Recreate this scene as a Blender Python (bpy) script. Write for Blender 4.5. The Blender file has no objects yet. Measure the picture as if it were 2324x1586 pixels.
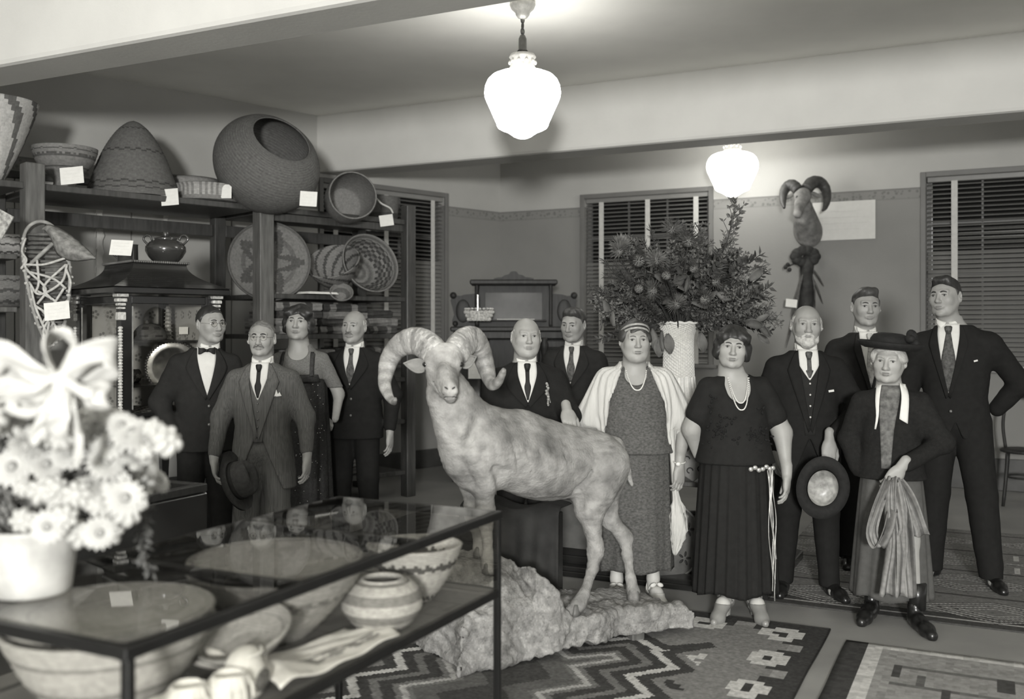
import bpy, math, random
import numpy as np
from mathutils import Vector, Matrix, Euler
random.seed(7)
rng = np.random.default_rng(7)
SC = bpy.context.scene
COL = SC.collection
PI = math.pi

# ------------------------------------------------------------------ camera, world, light, exposure
FPX, CX, HY, EYE = 2220.0, 1162.0, 750.0, 1.5
cam_d = bpy.data.cameras.new('camera')
cam = bpy.data.objects.new('camera', cam_d); COL.objects.link(cam)
cam.location = (0, 0, EYE); cam.rotation_euler = (PI/2, 0, 0)
cam_d.sensor_width = 36.0
cam_d.lens = FPX*36.0/2324.0
cam_d.shift_y = -(793.0-HY)/2324.0
cam_d.clip_start = 0.05
cam_d.dof.use_dof = True
cam_d.dof.focus_distance = 5.6
cam_d.dof.aperture_fstop = 1.75
SC.camera = cam

world = bpy.data.worlds.new('world'); SC.world = world
world.use_nodes = True
world.node_tree.nodes['Background'].inputs[0].default_value = (1.0, 0.99, 0.965, 1)
world.node_tree.nodes['Background'].inputs[1].default_value = 0.58

def area_light(name, loc, target, size, power):
    l = bpy.data.lights.new(name, 'AREA'); l.energy = power; l.shape = 'DISK'; l.size = size
    l.color = (1, .992, .965)
    o = bpy.data.objects.new(name, l); COL.objects.link(o)
    o.location = loc
    o.rotation_euler = (Vector(target)-Vector(loc)).to_track_quat('-Z', 'Y').to_euler()
    return o
# the photographer's flash held up beside the camera
area_light('flash_lamp', (-0.30, -4.6, 2.0), (0.4, 6.5, 1.9), 0.8, 1000)
LAMP_POWER = 13.0          # emission of the pendant glass shades
SC.view_settings.view_transform = 'Standard'
SC.view_settings.look = 'None'
SC.view_settings.gamma = 1.0
SC.view_settings.use_curve_mapping = False
SC.view_settings.exposure = 0.0

# ------------------------------------------------------------------ helpers
def P(px, py, Y):
    """world point seen at pixel (px, py) of the photograph at depth Y"""
    return np.array([(px-CX)/FPX*Y, Y, EYE-(py-HY)/FPX*Y])

def S2L(v):
    v /= 255.0
    return v/12.92 if v <= .04045 else ((v+.055)/1.055)**2.4
def tint(v): return (v*1.0, v*.992, v*.945, 1)

MATS = {}
def mat(key, v, rough=.7, var=.12, scale=12, bump=0.0, bscale=None, spec=.35, stretch=(1,1,1), attr=False,
        metal=0.0, wave=None, sub=0.0, coat=0.0):
    """procedural grey material: base value v, noise variation, optional fine bump; attr multiplies by the colour attribute"""
    if key in MATS: return MATS[key]
    m = bpy.data.materials.new(key); m.use_nodes = True
    nt = m.node_tree; N = nt.nodes; L = nt.links
    b = N['Principled BSDF']
    b.inputs['Roughness'].default_value = rough
    b.inputs['Metallic'].default_value = metal
    b.inputs['Specular IOR Level'].default_value = spec
    if coat: b.inputs['Coat Weight'].default_value = coat; b.inputs['Coat Roughness'].default_value = .12
    if sub:
        b.inputs['Subsurface Weight'].default_value = sub
        b.inputs['Subsurface Radius'].default_value = (.012, .011, .010)
    tc = N.new('ShaderNodeTexCoord'); mp = N.new('ShaderNodeMapping')
    mp.inputs['Scale'].default_value = stretch
    L.new(tc.outputs['Object'], mp.inputs['Vector'])
    nz = N.new('ShaderNodeTexNoise'); nz.inputs['Scale'].default_value = scale; nz.inputs['Detail'].default_value = 5
    L.new(mp.outputs[0], nz.inputs['Vector'])
    mr = N.new('ShaderNodeMapRange')
    mr.inputs[1].default_value = .3; mr.inputs[2].default_value = .7
    mr.inputs[3].default_value = 1-var; mr.inputs[4].default_value = 1+var
    L.new(nz.outputs['Fac'], mr.inputs[0])
    mx = N.new('ShaderNodeMix'); mx.data_type = 'RGBA'; mx.blend_type = 'MULTIPLY'; mx.inputs[0].default_value = 1
    if attr:
        at = N.new('ShaderNodeAttribute'); at.attribute_name = 'Col'
        L.new(at.outputs['Color'], mx.inputs[6])
    else:
        mx.inputs[6].default_value = tint(v)
    L.new(mr.outputs[0], mx.inputs[7])
    L.new(mx.outputs[2], b.inputs['Base Color'])
    if bump:
        n2 = N.new('ShaderNodeTexNoise'); n2.inputs['Scale'].default_value = bscale or scale*6; n2.inputs['Detail'].default_value = 3
        L.new(mp.outputs[0], n2.inputs['Vector'])
        src = n2.outputs['Fac']
        if wave:
            w = N.new('ShaderNodeTexWave'); w.inputs['Scale'].default_value = wave[0]; w.bands_direction = wave[1]
            w.inputs['Distortion'].default_value = wave[2] if len(wave) > 2 else 1.0
            L.new(mp.outputs[0], w.inputs['Vector']); src = w.outputs['Fac']
        bp = N.new('ShaderNodeBump'); bp.inputs['Strength'].default_value = min(1, bump); bp.inputs['Distance'].default_value = .004
        L.new(src, bp.inputs['Height']); L.new(bp.outputs[0], b.inputs['Normal'])
    MATS[key] = m
    return m

def glass(key='pane_glass', rough=.02, tr=.93):
    if key in MATS: return MATS[key]
    m = bpy.data.materials.new(key); m.use_nodes = True
    nt = m.node_tree; N = nt.nodes; L = nt.links
    N.remove(N['Principled BSDF'])
    t = N.new('ShaderNodeBsdfTransparent'); t.inputs[0].default_value = (tr, tr*.995, tr*.98, 1)
    g = N.new('ShaderNodeBsdfGlossy'); g.inputs['Roughness'].default_value = rough
    lw_ = N.new('ShaderNodeLayerWeight')
    pw = N.new('ShaderNodeMath'); pw.operation = 'POWER'; pw.inputs[1].default_value = 4.5; L.new(lw_.outputs['Facing'], pw.inputs[0])
    fr = N.new('ShaderNodeMath'); fr.operation = 'MULTIPLY_ADD'; fr.inputs[1].default_value = .75; fr.inputs[2].default_value = .035; L.new(pw.outputs[0], fr.inputs[0])
    mx = N.new('ShaderNodeMixShader')
    L.new(fr.outputs[0], mx.inputs[0]); L.new(t.outputs[0], mx.inputs[1]); L.new(g.outputs[0], mx.inputs[2])
    L.new(mx.outputs[0], N['Material Output'].inputs[0])
    MATS[key] = m
    return m

def emit(key, strength):
    if key in MATS: return MATS[key]
    m = bpy.data.materials.new(key); m.use_nodes = True
    N = m.node_tree.nodes; N.remove(N['Principled BSDF'])
    e = N.new('ShaderNodeEmission'); e.inputs[0].default_value = (1, .985, .94, 1); e.inputs[1].default_value = strength
    m.node_tree.links.new(e.outputs[0], N['Material Output'].inputs[0])
    MATS[key] = m
    return m

def mesh_fast(name, V, Q, smooth=True, col=None):
    """V (n,3), Q (m,3|4) int array or list of faces"""
    me = bpy.data.meshes.new(name)
    V = np.asarray(V, dtype=np.float32)
    if isinstance(Q, np.ndarray):
        m, k = Q.shape
        me.vertices.add(len(V)); me.vertices.foreach_set('co', V.ravel())
        me.loops.add(m*k); me.loops.foreach_set('vertex_index', Q.astype(np.int32).ravel())
        me.polygons.add(m); me.polygons.foreach_set('loop_start', np.arange(0, m*k, k, dtype=np.int32))
        me.update(calc_edges=True)
    else:
        me.from_pydata(V.tolist(), [], [list(f) for f in Q]); me.update()
    if smooth: me.polygons.foreach_set('use_smooth', np.ones(len(me.polygons), dtype=bool))
    if col is not None:
        a = me.attributes.new('Col', 'FLOAT_COLOR', 'FACE')
        c = np.asarray(col, dtype=np.float32).ravel()
        rgba = np.stack([c, c*.988, c*.950, np.ones_like(c)], 1)
        a.data.foreach_set('color', rgba.ravel())
    return me

class MB:
    """collects simple solids into one mesh"""
    def __init__(s): s.v = []; s.f = []; s.c = []; s.n = 0
    def add(s, V, F, col=None):
        V = np.asarray(V, float); s.v.append(V)
        for f in F: s.f.append([int(i)+s.n for i in f])
        if col is not None:
            s.c += list(col) if hasattr(col, '__len__') else [col]*len(F)
        s.n += len(V); return s
    def box(s, c, d, R=None, ch=0.0, col=None):
        x, y, z = d[0]/2, d[1]/2, d[2]/2
        if ch <= 0:
            V = np.array([(a*x, b*y, e*z) for a in (-1, 1) for b in (-1, 1) for e in (-1, 1)])
            F = [(0,1,3,2),(4,6,7,5),(0,4,5,1),(2,3,7,6),(0,2,6,4),(1,5,7,3)]
        else:   # chamfered box
            ch = min(ch, x*.8, y*.8, z*.8); V = []
            for a in (-1, 1):
                for b in (-1, 1):
                    for e in (-1, 1):
                        V += [(a*x, b*(y-ch), e*(z-ch)), (a*(x-ch), b*y, e*(z-ch)), (a*(x-ch), b*(y-ch), e*z)]
            V = np.array(V)
            def q(a, b, e, k): return ((a+1)//2*4+(b+1)//2*2+(e+1)//2)*3+k
            F = []
            for a in (-1, 1):
                F.append([q(a,-1,-1,0), q(a,1,-1,0), q(a,1,1,0), q(a,-1,1,0)][::a])
                F.append([q(-1,a,-1,1), q(-1,a,1,1), q(1,a,1,1), q(1,a,-1,1)][::a])
                F.append([q(-1,-1,a,2), q(1,-1,a,2), q(1,1,a,2), q(-1,1,a,2)][::a])
            for a in (-1, 1):
                for b in (-1, 1):
                    F.append([q(a,b,-1,0), q(a,b,-1,1), q(a,b,1,1), q(a,b,1,0)])
                    F.append([q(a,-1,b,0), q(a,-1,b,2), q(a,1,b,2), q(a,1,b,0)])
                    F.append([q(-1,a,b,1), q(-1,a,b,2), q(1,a,b,2), q(1,a,b,1)])
                    for e in (-1, 1): F.append([q(a,b,e,0), q(a,b,e,1), q(a,b,e,2)])
        if R is not None: V = V @ np.asarray(R).T
        return s.add(V+np.asarray(c, float), F, col)
    def loft(s, rings, closed=True, caps=True, col=None):
        rings = [np.asarray(r, float) for r in rings]; n = len(rings[0]); F = []
        for i in range(len(rings)-1):
            for j in range(n if closed else n-1):
                k = (j+1) % n
                F.append((i*n+j, i*n+k, (i+1)*n+k, (i+1)*n+j))
        if caps and closed:
            F.append(list(range(n))[::-1]); F.append([(len(rings)-1)*n+j for j in range(n)])
        return s.add(np.concatenate(rings), F, col)
    def tube(s, pts, r, n=8, caps=True, flat=1.0, col=None):
        pts = np.asarray(pts, float); m = len(pts)
        r = np.full(m, r) if np.isscalar(r) else np.asarray(r, float)
        T = np.gradient(pts, axis=0) if m > 2 else np.repeat((pts[1:]-pts[:1]), m, 0)
        T /= np.linalg.norm(T, axis=1)[:, None]+1e-12
        up = np.array([0, 0, 1.0]) if abs(T[0][2]) < .9 else np.array([1.0, 0, 0])
        a = np.cross(T[0], up); a /= np.linalg.norm(a)
        rings = []
        th = np.linspace(0, 2*PI, n, endpoint=False)
        for i in range(m):
            a = a - T[i]*a.dot(T[i]); a /= np.linalg.norm(a)+1e-12
            b = np.cross(T[i], a)
            rings.append(pts[i]+r[i]*(np.cos(th)[:, None]*a+flat*np.sin(th)[:, None]*b))
        return s.loft(rings, True, caps, col)
    def lathe(s, prof, n=24, c=(0, 0, 0), R=None, caps=False, col=None, sx=1, sy=1):
        th = np.linspace(0, 2*PI, n, endpoint=False); rings = []
        for r, z in prof:
            ring = np.stack([r*np.cos(th)*sx, r*np.sin(th)*sy, np.full(n, z)], 1)
            if R is not None: ring = ring @ np.asarray(R).T
            rings.append(ring+np.asarray(c, float))
        return s.loft(rings, True, caps, col)
    def ball(s, c, r, n=10, m=7, R=None, col=None):
        r = np.array([r, r, r]) if np.isscalar(r) else np.asarray(r, float)
        V = [(0, 0, -1)]
        for i in range(1, m):
            p = -PI/2+PI*i/m
            V += [(math.cos(p)*math.cos(2*PI*j/n), math.cos(p)*math.sin(2*PI*j/n), math.sin(p)) for j in range(n)]
        V.append((0, 0, 1)); V = np.array(V)*r
        if R is not None: V = V @ np.asarray(R).T
        F = [(0, 1+(j+1) % n, 1+j) for j in range(n)]
        for i in range(m-2):
            for j in range(n):
                k = (j+1) % n
                F.append((1+i*n+j, 1+i*n+k, 1+(i+1)*n+k, 1+(i+1)*n+j))
        e = len(V)-1; o = 1+(m-2)*n
        F += [(o+j, o+(j+1) % n, e) for j in range(n)]
        return s.add(V+np.asarray(c, float), F, col)
    def prism(s, poly, h0, h1, R=None, c=(0, 0, 0), col=None):
        """poly in local (x, y), extruded h0..h1 along local z"""
        n = len(poly)
        V = np.array([(x, y, h0) for x, y in poly]+[(x, y, h1) for x, y in poly], float)
        if R is not None: V = V @ np.asarray(R).T
        F = [list(range(n))[::-1], list(range(n, 2*n))]+[(i, (i+1) % n, n+(i+1) % n, n+i) for i in range(n)]
        return s.add(V+np.asarray(c, float), F, col)
    def sheet(s, G, t=0.0, col=None):
        """G: (a,b,3) grid of points -> sheet; with thickness t along -normal it is a closed slab"""
        G = np.asarray(G, float); a, b, _ = G.shape
        if t:
            du = np.gradient(G, axis=0); dv = np.gradient(G, axis=1)
            n = np.cross(du, dv); n /= np.linalg.norm(n, axis=2)[..., None]+1e-12
            G2 = G-n*t
        idx = np.arange(a*b).reshape(a, b)
        F = [(idx[i, j], idx[i+1, j], idx[i+1, j+1], idx[i, j+1]) for i in range(a-1) for j in range(b-1)]
        V = G.reshape(-1, 3)
        if t:
            o = a*b
            F += [(o+idx[i, j], o+idx[i, j+1], o+idx[i+1, j+1], o+idx[i+1, j]) for i in range(a-1) for j in range(b-1)]
            E = [idx[i, 0] for i in range(a)]+[idx[a-1, j] for j in range(1, b)]+[idx[i, b-1] for i in range(a-2, -1, -1)]+[idx[0, j] for j in range(b-2, 0, -1)]
            for i in range(len(E)):
                p, q = E[i], E[(i+1) % len(E)]
                F.append((p, o+p, o+q, q))
            V = np.concatenate([V, G2.reshape(-1, 3)])
        return s.add(V, F, col)
    def build(s, name, m, parent=None, smooth=False, bevel=0.0, world=False, link=True):
        V = np.concatenate(s.v)
        me = bpy.data.meshes.new(name); me.from_pydata(V.tolist(), [], s.f); me.update()
        if smooth: me.polygons.foreach_set('use_smooth', np.ones(len(me.polygons), dtype=bool))
        if s.c:
            a = me.attributes.new('Col', 'FLOAT_COLOR', 'FACE'); c = np.asarray(s.c, np.float32)
            a.data.foreach_set('color', np.stack([c, c*.988, c*.950, np.ones_like(c)], 1).ravel())
        return obj(name, me, m, parent, world, bevel)

def obj(name, me, m, parent=None, world=False, bevel=0.0):
    o = bpy.data.objects.new(name, me); COL.objects.link(o)
    if m is not None:
        for mm in (m if isinstance(m, (list, tuple)) else [m]): me.materials.append(mm)
    if parent is not None:
        o.parent = parent
        if world:
            p = parent; off = Vector((0, 0, 0)); 
            while p is not None: off += p.location; p = p.parent
            o.location = -off
    if bevel:
        b = o.modifiers.new('Bevel', 'BEVEL'); b.width = bevel; b.segments = 2; b.limit_method = 'ANGLE'
    return o
def tag(o, label, cat, group=None, kind=None):
    o['label'] = label; o['category'] = cat
    if group: o['group'] = group
    if kind: o['kind'] = kind
    return o
def thing(name, label, cat, loc=(0, 0, 0), rz=0.0, group=None, rot=None):
    o = bpy.data.objects.new(name, None); COL.objects.link(o); o.empty_display_size = .1
    o.location = tuple(float(c) for c in loc); o.rotation_euler = rot or (0, 0, rz)
    return tag(o, label, cat, group)
def struct(o): o['kind'] = 'structure'; return o
def copy_tree(o, parent=None):
    c = o.copy(); COL.objects.link(c)
    if parent is not None: c.parent = parent
    for ch in list(o.children): copy_tree(ch, c)
    return c
def Rz(a): c, s = math.cos(a), math.sin(a); return np.array([[c, -s, 0], [s, c, 0], [0, 0, 1.0]])
def Rx(a): c, s = math.cos(a), math.sin(a); return np.array([[1.0, 0, 0], [0, c, -s], [0, s, c]])
def Ry(a): c, s = math.cos(a), math.sin(a); return np.array([[c, 0, s], [0, 1.0, 0], [-s, 0, c]])
def unit(v): v = np.asarray(v, float); return v/np.linalg.norm(v)
def frame(z, x=(0, 0, 1)):
    """columns: x', y', z' with z' along z"""
    z = unit(z); x = np.asarray(x, float); x = x-z*x.dot(z)
    if np.linalg.norm(x) < 1e-6: x = np.array([1.0, 0, 0]); x = x-z*x.dot(z)
    x = unit(x); return np.stack([x, np.cross(z, x), z], 1)
def spline(pts, n):
    """Catmull-Rom through pts (k,d)"""
    pts = np.asarray(pts, float); k = len(pts)
    E = np.concatenate([[2*pts[0]-pts[1]], pts, [2*pts[-1]-pts[-2]]])
    out = []
    for t in np.linspace(0, k-1, n):
        i = min(int(t), k-2); u = t-i
        p0, p1, p2, p3 = E[i], E[i+1], E[i+2], E[i+3]
        out.append(.5*((2*p1)+(p2-p0)*u+(2*p0-5*p1+4*p2-p3)*u*u+(3*p1-p0-3*p2+p3)*u**3))
    return np.array(out)

# ------------------------------------------------------------------ soft solids: distance field + surface nets
class Field:
    def __init__(s, xs, ys, zs, R=None, t=None):
        s.x, s.y, s.z = [np.asarray(a, np.float32) for a in (xs, ys, zs)]
        s.F = np.full((len(s.x), len(s.y), len(s.z)), .3, np.float32)
        s.M = np.eye(3); s.T = np.zeros(3); s.S = 1.0
    def xf(s, R=None, t=None, sc=1.0): s.M = np.eye(3) if R is None else np.asarray(R); s.T = np.zeros(3) if t is None else np.asarray(t, float); s.S = sc
    def w(s, p): return s.M @ (np.asarray(p, float)*s.S)+s.T
    def sl(s, lo, hi):
        r = []
        for a, l, h in zip((s.x, s.y, s.z), lo, hi):
            i = max(0, np.searchsorted(a, l)-1); j = min(len(a), np.searchsorted(a, h)+1)
            if j <= i: return None
            r.append(slice(i, j))
        return tuple(r)
    def pts(s, sl): return s.x[sl[0]][:, None, None], s.y[sl[1]][None, :, None], s.z[sl[2]][None, None, :]
    def comb(s, sl, d, k, sub=False):
        F = s.F[sl]
        if sub:
            d = -d
            if k > 0:
                h = np.clip(.5-.5*(d-F)/k, 0, 1); s.F[sl] = d*(1-h)+F*h+k*h*(1-h)
            else: s.F[sl] = np.maximum(F, d)
        elif k > 0:
            h = np.clip(.5+.5*(d-F)/k, 0, 1); s.F[sl] = d*(1-h)+F*h-k*h*(1-h)
        else: s.F[sl] = np.minimum(F, d)
    def cone(s, a, b, r1, r2=None, k=.02, sub=False):
        r2 = (r1 if r2 is None else r2)*s.S; r1 = r1*s.S; k = k*s.S
        a, b = s.w(a), s.w(b); m = max(r1, r2)+k+.02
        sl = s.sl(np.minimum(a, b)-m, np.maximum(a, b)+m)
        if sl is None: return s
        X, Y, Z = s.pts(sl); d = b-a; L = float(d.dot(d))+1e-12
        h = np.clip(((X-a[0])*d[0]+(Y-a[1])*d[1]+(Z-a[2])*d[2])/L, 0, 1)
        D = np.sqrt((X-a[0]-h*d[0])**2+(Y-a[1]-h*d[1])**2+(Z-a[2]-h*d[2])**2)-(r1+(r2-r1)*h)
        s.comb(sl, D, k, sub); return s
    def ell(s, c, r, k=.02, R=None, sub=False):
        c = s.w(c); R = s.M if R is None else s.M @ np.asarray(R)
        r = np.asarray(r if not np.isscalar(r) else (r, r, r), float)
        r = r*s.S; k = k*s.S
        e = np.sqrt(((R*r)**2).sum(1))+k+.02
        sl = s.sl(c-e, c+e)
        if sl is None: return s
        X, Y, Z = s.pts(sl); X = X-c[0]; Y = Y-c[1]; Z = Z-c[2]
        u = [(R[0, i]*X+R[1, i]*Y+R[2, i]*Z)/r[i] for i in range(3)]
        k0 = np.sqrt(u[0]**2+u[1]**2+u[2]**2)
        k1 = np.sqrt((u[0]/r[0])**2+(u[1]/r[1])**2+(u[2]/r[2])**2)+1e-9
        s.comb(sl, k0*(k0-1)/k1, k, sub); return s
    def half(s, n, c, k=0.0):
        """keep only the points with n.p <= c"""
        n0 = s.M @ unit(n); c = c*s.S+n0.dot(s.T); k = k*s.S
        sl = tuple(slice(0, len(a)) for a in (s.x, s.y, s.z)); X, Y, Z = s.pts(sl)
        s.comb(sl, -(X*n0[0]+Y*n0[1]+Z*n0[2]-c), k, sub=True); return s
    def loft(s, tab, n=2.3, k=.03, sub=False, inset=0.0, zlo=None, zhi=None):
        """tab rows: z, half width, half depth, cx, cy (world axes)"""
        tab = np.asarray(tab, float); o = np.argsort(tab[:, 0]); tab = tab[o]
        zl = tab[0, 0] if zlo is None else zlo; zh = tab[-1, 0] if zhi is None else zhi
        sl = s.sl((-9, -9, zl-k-.03), (9, 9, zh+k+.03))
        if sl is None: return s
        X, Y, Z = s.pts(sl)
        f = lambda i: np.interp(Z, tab[:, 0], tab[:, i]).astype(np.float32)
        A = np.maximum(f(1)-inset, .004); B = np.maximum(f(2)-inset, .004)
        q = ((np.abs(X-f(3))/A)**n+(np.abs(Y-f(4))/B)**n)**(1.0/n)
        D = (q-1)*np.minimum(A, B)
        D = np.maximum(D, np.maximum(Z-zh, zl-Z))
        s.comb(sl, D.astype(np.float32), k, sub); return s
    def mesh(s):
        F = s.F; F[0], F[-1] = np.maximum(F[0], 1e-4), np.maximum(F[-1], 1e-4)
        F[:, 0] = np.maximum(F[:, 0], 1e-4); F[:, -1] = np.maximum(F[:, -1], 1e-4)
        F[:, :, 0] = np.maximum(F[:, :, 0], 1e-4); F[:, :, -1] = np.maximum(F[:, :, -1], 1e-4)
        I = F < 0
        cs = [(a, b, c) for a in (0, 1) for b in (0, 1) for c in (0, 1)]
        nx, ny, nz = F.shape
        def sub(A, o): return A[o[0]:nx-1+o[0], o[1]:ny-1+o[1], o[2]:nz-1+o[2]]
        cnt = np.zeros((nx-1, ny-1, nz-1), np.int8)
        for o in cs: cnt += sub(I, o)
        act = np.argwhere((cnt > 0) & (cnt < 8))
        i, j, k = act.T
        val = {o: F[i+o[0], j+o[1], k+o[2]] for o in cs}
        acc = np.zeros((len(act), 3)); num = np.zeros(len(act))
        for o in cs:
            for ax in range(3):
                if o[ax] == 0:
                    p = list(o); p[ax] = 1; p = tuple(p)
                    f0, f1 = val[o], val[p]; m = (f0 < 0) != (f1 < 0)
                    t = np.where(m, f0/(np.where(m, f0-f1, 1)), 0)
                    e = np.zeros((len(act), 3)); e[:] = o; e[:, ax] = t
                    acc += e*m[:, None]; num += m
        q = acc/num[:, None]
        V = np.stack([ar[ii]+q[:, n]*(ar[ii+1]-ar[ii]) for n, (ar, ii) in enumerate(((s.x, i), (s.y, j), (s.z, k)))], 1)
        idm = np.full((nx-1, ny-1, nz-1), -1, np.int32); idm[i, j, k] = np.arange(len(act))
        Q = []
        for ax in range(3):
            a = [slice(None)]*3; b = [slice(None)]*3; a[ax] = slice(0, -1); b[ax] = slice(1, None)
            ch = np.argwhere(I[tuple(a)] != I[tuple(b)])
            o1, o2 = (ax+1) % 3, (ax+2) % 3
            ok = (ch[:, o1] > 0) & (ch[:, o2] > 0) & (ch[:, o1] < F.shape[o1]-1) & (ch[:, o2] < F.shape[o2]-1)
            ch = ch[ok]
            def g(d1, d2):
                c = ch.copy(); c[:, o1] += d1; c[:, o2] += d2; return idm[c[:, 0], c[:, 1], c[:, 2]]
            quad = np.stack([g(-1, -1), g(0, -1), g(0, 0), g(-1, 0)], 1)
            flip = ~I[tuple(a)][ch[:, 0], ch[:, 1], ch[:, 2]]
            quad[flip] = quad[flip][:, ::-1]
            Q.append(quad)
        Q = np.concatenate(Q); Q = Q[(Q >= 0).all(1)]
        return V, Q

def vnormals(V, Q):
    a = V[Q[:, 2]]-V[Q[:, 0]]; b = V[Q[:, 3]]-V[Q[:, 1]]
    n = np.cross(a, b); N = np.zeros_like(V)
    for c in range(4): np.add.at(N, Q[:, c], n)
    return N/(np.linalg.norm(N, axis=1)[:, None]+1e-12)
def relax(V, Q, it=1, f=.5):
    for _ in range(it):
        S = np.zeros_like(V); C = np.zeros(len(V))
        for c in range(4):
            for d in (1, 3):
                np.add.at(S, Q[:, c], V[Q[:, (c+d) % 4]]); np.add.at(C, Q[:, c], 1)
        V = V*(1-f)+f*S/np.maximum(C, 1)[:, None]
    return V
_W = [(unit(rng.normal(size=3)), rng.uniform(0, 6.28)) for _ in range(24)]
def wob(P_, freq, st=(1, 1, 1), n=8, o=0):
    """cheap smooth pseudo noise from summed sines, about -1..1"""
    Q_ = np.asarray(P_)*np.asarray(st); r = np.zeros(Q_.shape[:-1])
    for i in range(n):
        d, ph = _W[(i+o) % 24]
        fr = freq*(.7+.25*i)
        r += np.sin(Q_ @ d*fr+ph*(1+i))*(1.0/(1+.25*i))
    return r/3.0
def fine(lo, hi, st, rngs, coarse):
    """axis samples: step st inside the ranges, coarse elsewhere"""
    out = []; x = lo
    while x < hi+coarse:
        out.append(x)
        inside = any(a-coarse <= x < b for a, b in rngs)
        x += st if inside else coarse
    return np.array(out)
def tick(msg):
    import time
    global _t0
    t = time.perf_counter(); 
    try: print('  [%6.2fs] %s' % (t-_t0, msg))
    except NameError: pass
    _t0 = t
tick('start')
# ------------------------------------------------------------------ the room
EB = np.array([.897, -.4415, 0]); NB = np.array([.4415, .897, 0])      # along the back wall and beams / away from the camera
EL = np.array([.717, .697, 0]); NL = np.array([-.697, .717, 0])         # along the left wall / out through it
A_B = math.atan2(EB[1], EB[0]); A_L = math.atan2(EL[1], EL[0])
RB, RL = Rz(A_B), Rz(A_L)
CORNER = np.array([-.14, 11.5, 0]); CEIL = 3.64
def bw(t, n=0, z=0): return CORNER+EB*t-NB*n+np.array([0, 0, z])       # t along back wall, n into the room
def lw(s, n=0, z=0): return CORNER-EL*s-NL*n+np.array([0, 0, z])       # s along left wall towards the camera

def wall_material():
    m = bpy.data.materials.new('painted_plaster'); m.use_nodes = True
    nt = m.node_tree; N = nt.nodes; L = nt.links; b = N['Principled BSDF']
    b.inputs['Roughness'].default_value = .75; b.inputs['Specular IOR Level'].default_value = .25
    g = N.new('ShaderNodeNewGeometry'); sp = N.new('ShaderNodeSeparateXYZ'); L.new(g.outputs['Position'], sp.inputs[0])
    cr = N.new('ShaderNodeValToRGB'); cr.color_ramp.interpolation = 'CONSTANT'
    mr = N.new('ShaderNodeMapRange'); mr.inputs[1].default_value = 0; mr.inputs[2].default_value = 4
    L.new(sp.outputs[2], mr.inputs[0]); L.new(mr.outputs[0], cr.inputs[0])
    e = cr.color_ramp.elements
    e[0].position = 0; e[0].color = tint(.235)
    e[1].position = 2.885/4; e[1].color = tint(.42)
    k = e.new(2.775/4); k.color = tint(.20)
    k = e.new(2.79/4); k.color = tint(.215)
    k = e.new(2.87/4); k.color = tint(.18)
    nz = N.new('ShaderNodeTexNoise'); nz.inputs['Scale'].default_value = 1.6; nz.inputs['Detail'].default_value = 6
    L.new(g.outputs['Position'], nz.inputs['Vector'])
    m1 = N.new('ShaderNodeMapRange'); m1.inputs[1].default_value = .3; m1.inputs[2].default_value = .7; m1.inputs[3].default_value = .93; m1.inputs[4].default_value = 1.06
    L.new(nz.outputs[0], m1.inputs[0])
    mx = N.new('ShaderNodeMix'); mx.data_type = 'RGBA'; mx.blend_type = 'MULTIPLY'; mx.inputs[0].default_value = 1
    L.new(cr.outputs[0], mx.inputs[6]); L.new(m1.outputs[0], mx.inputs[7])
    # stencilled leaves inside the frieze
    vo = N.new('ShaderNodeTexVoronoi'); vo.inputs['Scale'].default_value = 26; L.new(g.outputs['Position'], vo.inputs['Vector'])
    st = N.new('ShaderNodeMapRange'); st.inputs[1].default_value = .25; st.inputs[2].default_value = .45; st.inputs[3].default_value = .72; st.inputs[4].default_value = 1.05
    L.new(vo.outputs['Distance'], st.inputs[0])
    lo = N.new('ShaderNodeMath'); lo.operation = 'GREATER_THAN'; lo.inputs[1].default_value = 2.79; L.new(sp.outputs[2], lo.inputs[0])
    hi = N.new('ShaderNodeMath'); hi.operation = 'LESS_THAN'; hi.inputs[1].default_value = 2.87; L.new(sp.outputs[2], hi.inputs[0])
    an = N.new('ShaderNodeMath'); an.operation = 'MULTIPLY'; L.new(lo.outputs[0], an.inputs[0]); L.new(hi.outputs[0], an.inputs[1])
    m2 = N.new('ShaderNodeMix'); m2.data_type = 'RGBA'; m2.blend_type = 'MULTIPLY'
    L.new(an.outputs[0], m2.inputs[0]); L.new(mx.outputs[2], m2.inputs[6]); L.new(st.outputs[0], m2.inputs[7])
    L.new(m2.outputs[2], b.inputs['Base Color'])
    bp = N.new('ShaderNodeBump'); bp.inputs['Strength'].default_value = .25; bp.inputs['Distance'].default_value = .004
    n2 = N.new('ShaderNodeTexNoise'); n2.inputs['Scale'].default_value = 60; L.new(g.outputs['Position'], n2.inputs['Vector'])
    L.new(n2.outputs[0], bp.inputs['Height']); L.new(bp.outputs[0], b.inputs['Normal'])
    return m
M_WALL = wall_material()
M_CEIL = mat('ceiling_paint', .90, .8, .05, 1.5, .2, 50)
M_BEAM = mat('beam_plaster', .60, .75, .05, 2.0, .25, 40)
M_FLOOR = mat('floor_linoleum', .27, .42, .16, 2.2, .15, 90, spec=.4)
M_BASE = mat('baseboard_wood', .06, .45, .25, 6, .2, 40)
M_DARKW = mat('dark_wood', .028, .5, .35, 6, .25, 30, stretch=(6, 6, 1), spec=.3)
M_BLACKW = mat('ebonised_wood', .014, .22, .3, 5, .12, 30, spec=.5, coat=.3)
M_CASEW = mat('display_case_wood', .007, .42, .3, 8, .15, 40, spec=.3)
M_OAK = mat('brown_shelf_wood', .11, .45, .3, 5, .3, 30, stretch=(8, 8, 1))
M_SHELF = mat('stained_shelf_wood', .055, .42, .3, 5, .3, 30, stretch=(8, 8, 1))
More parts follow.
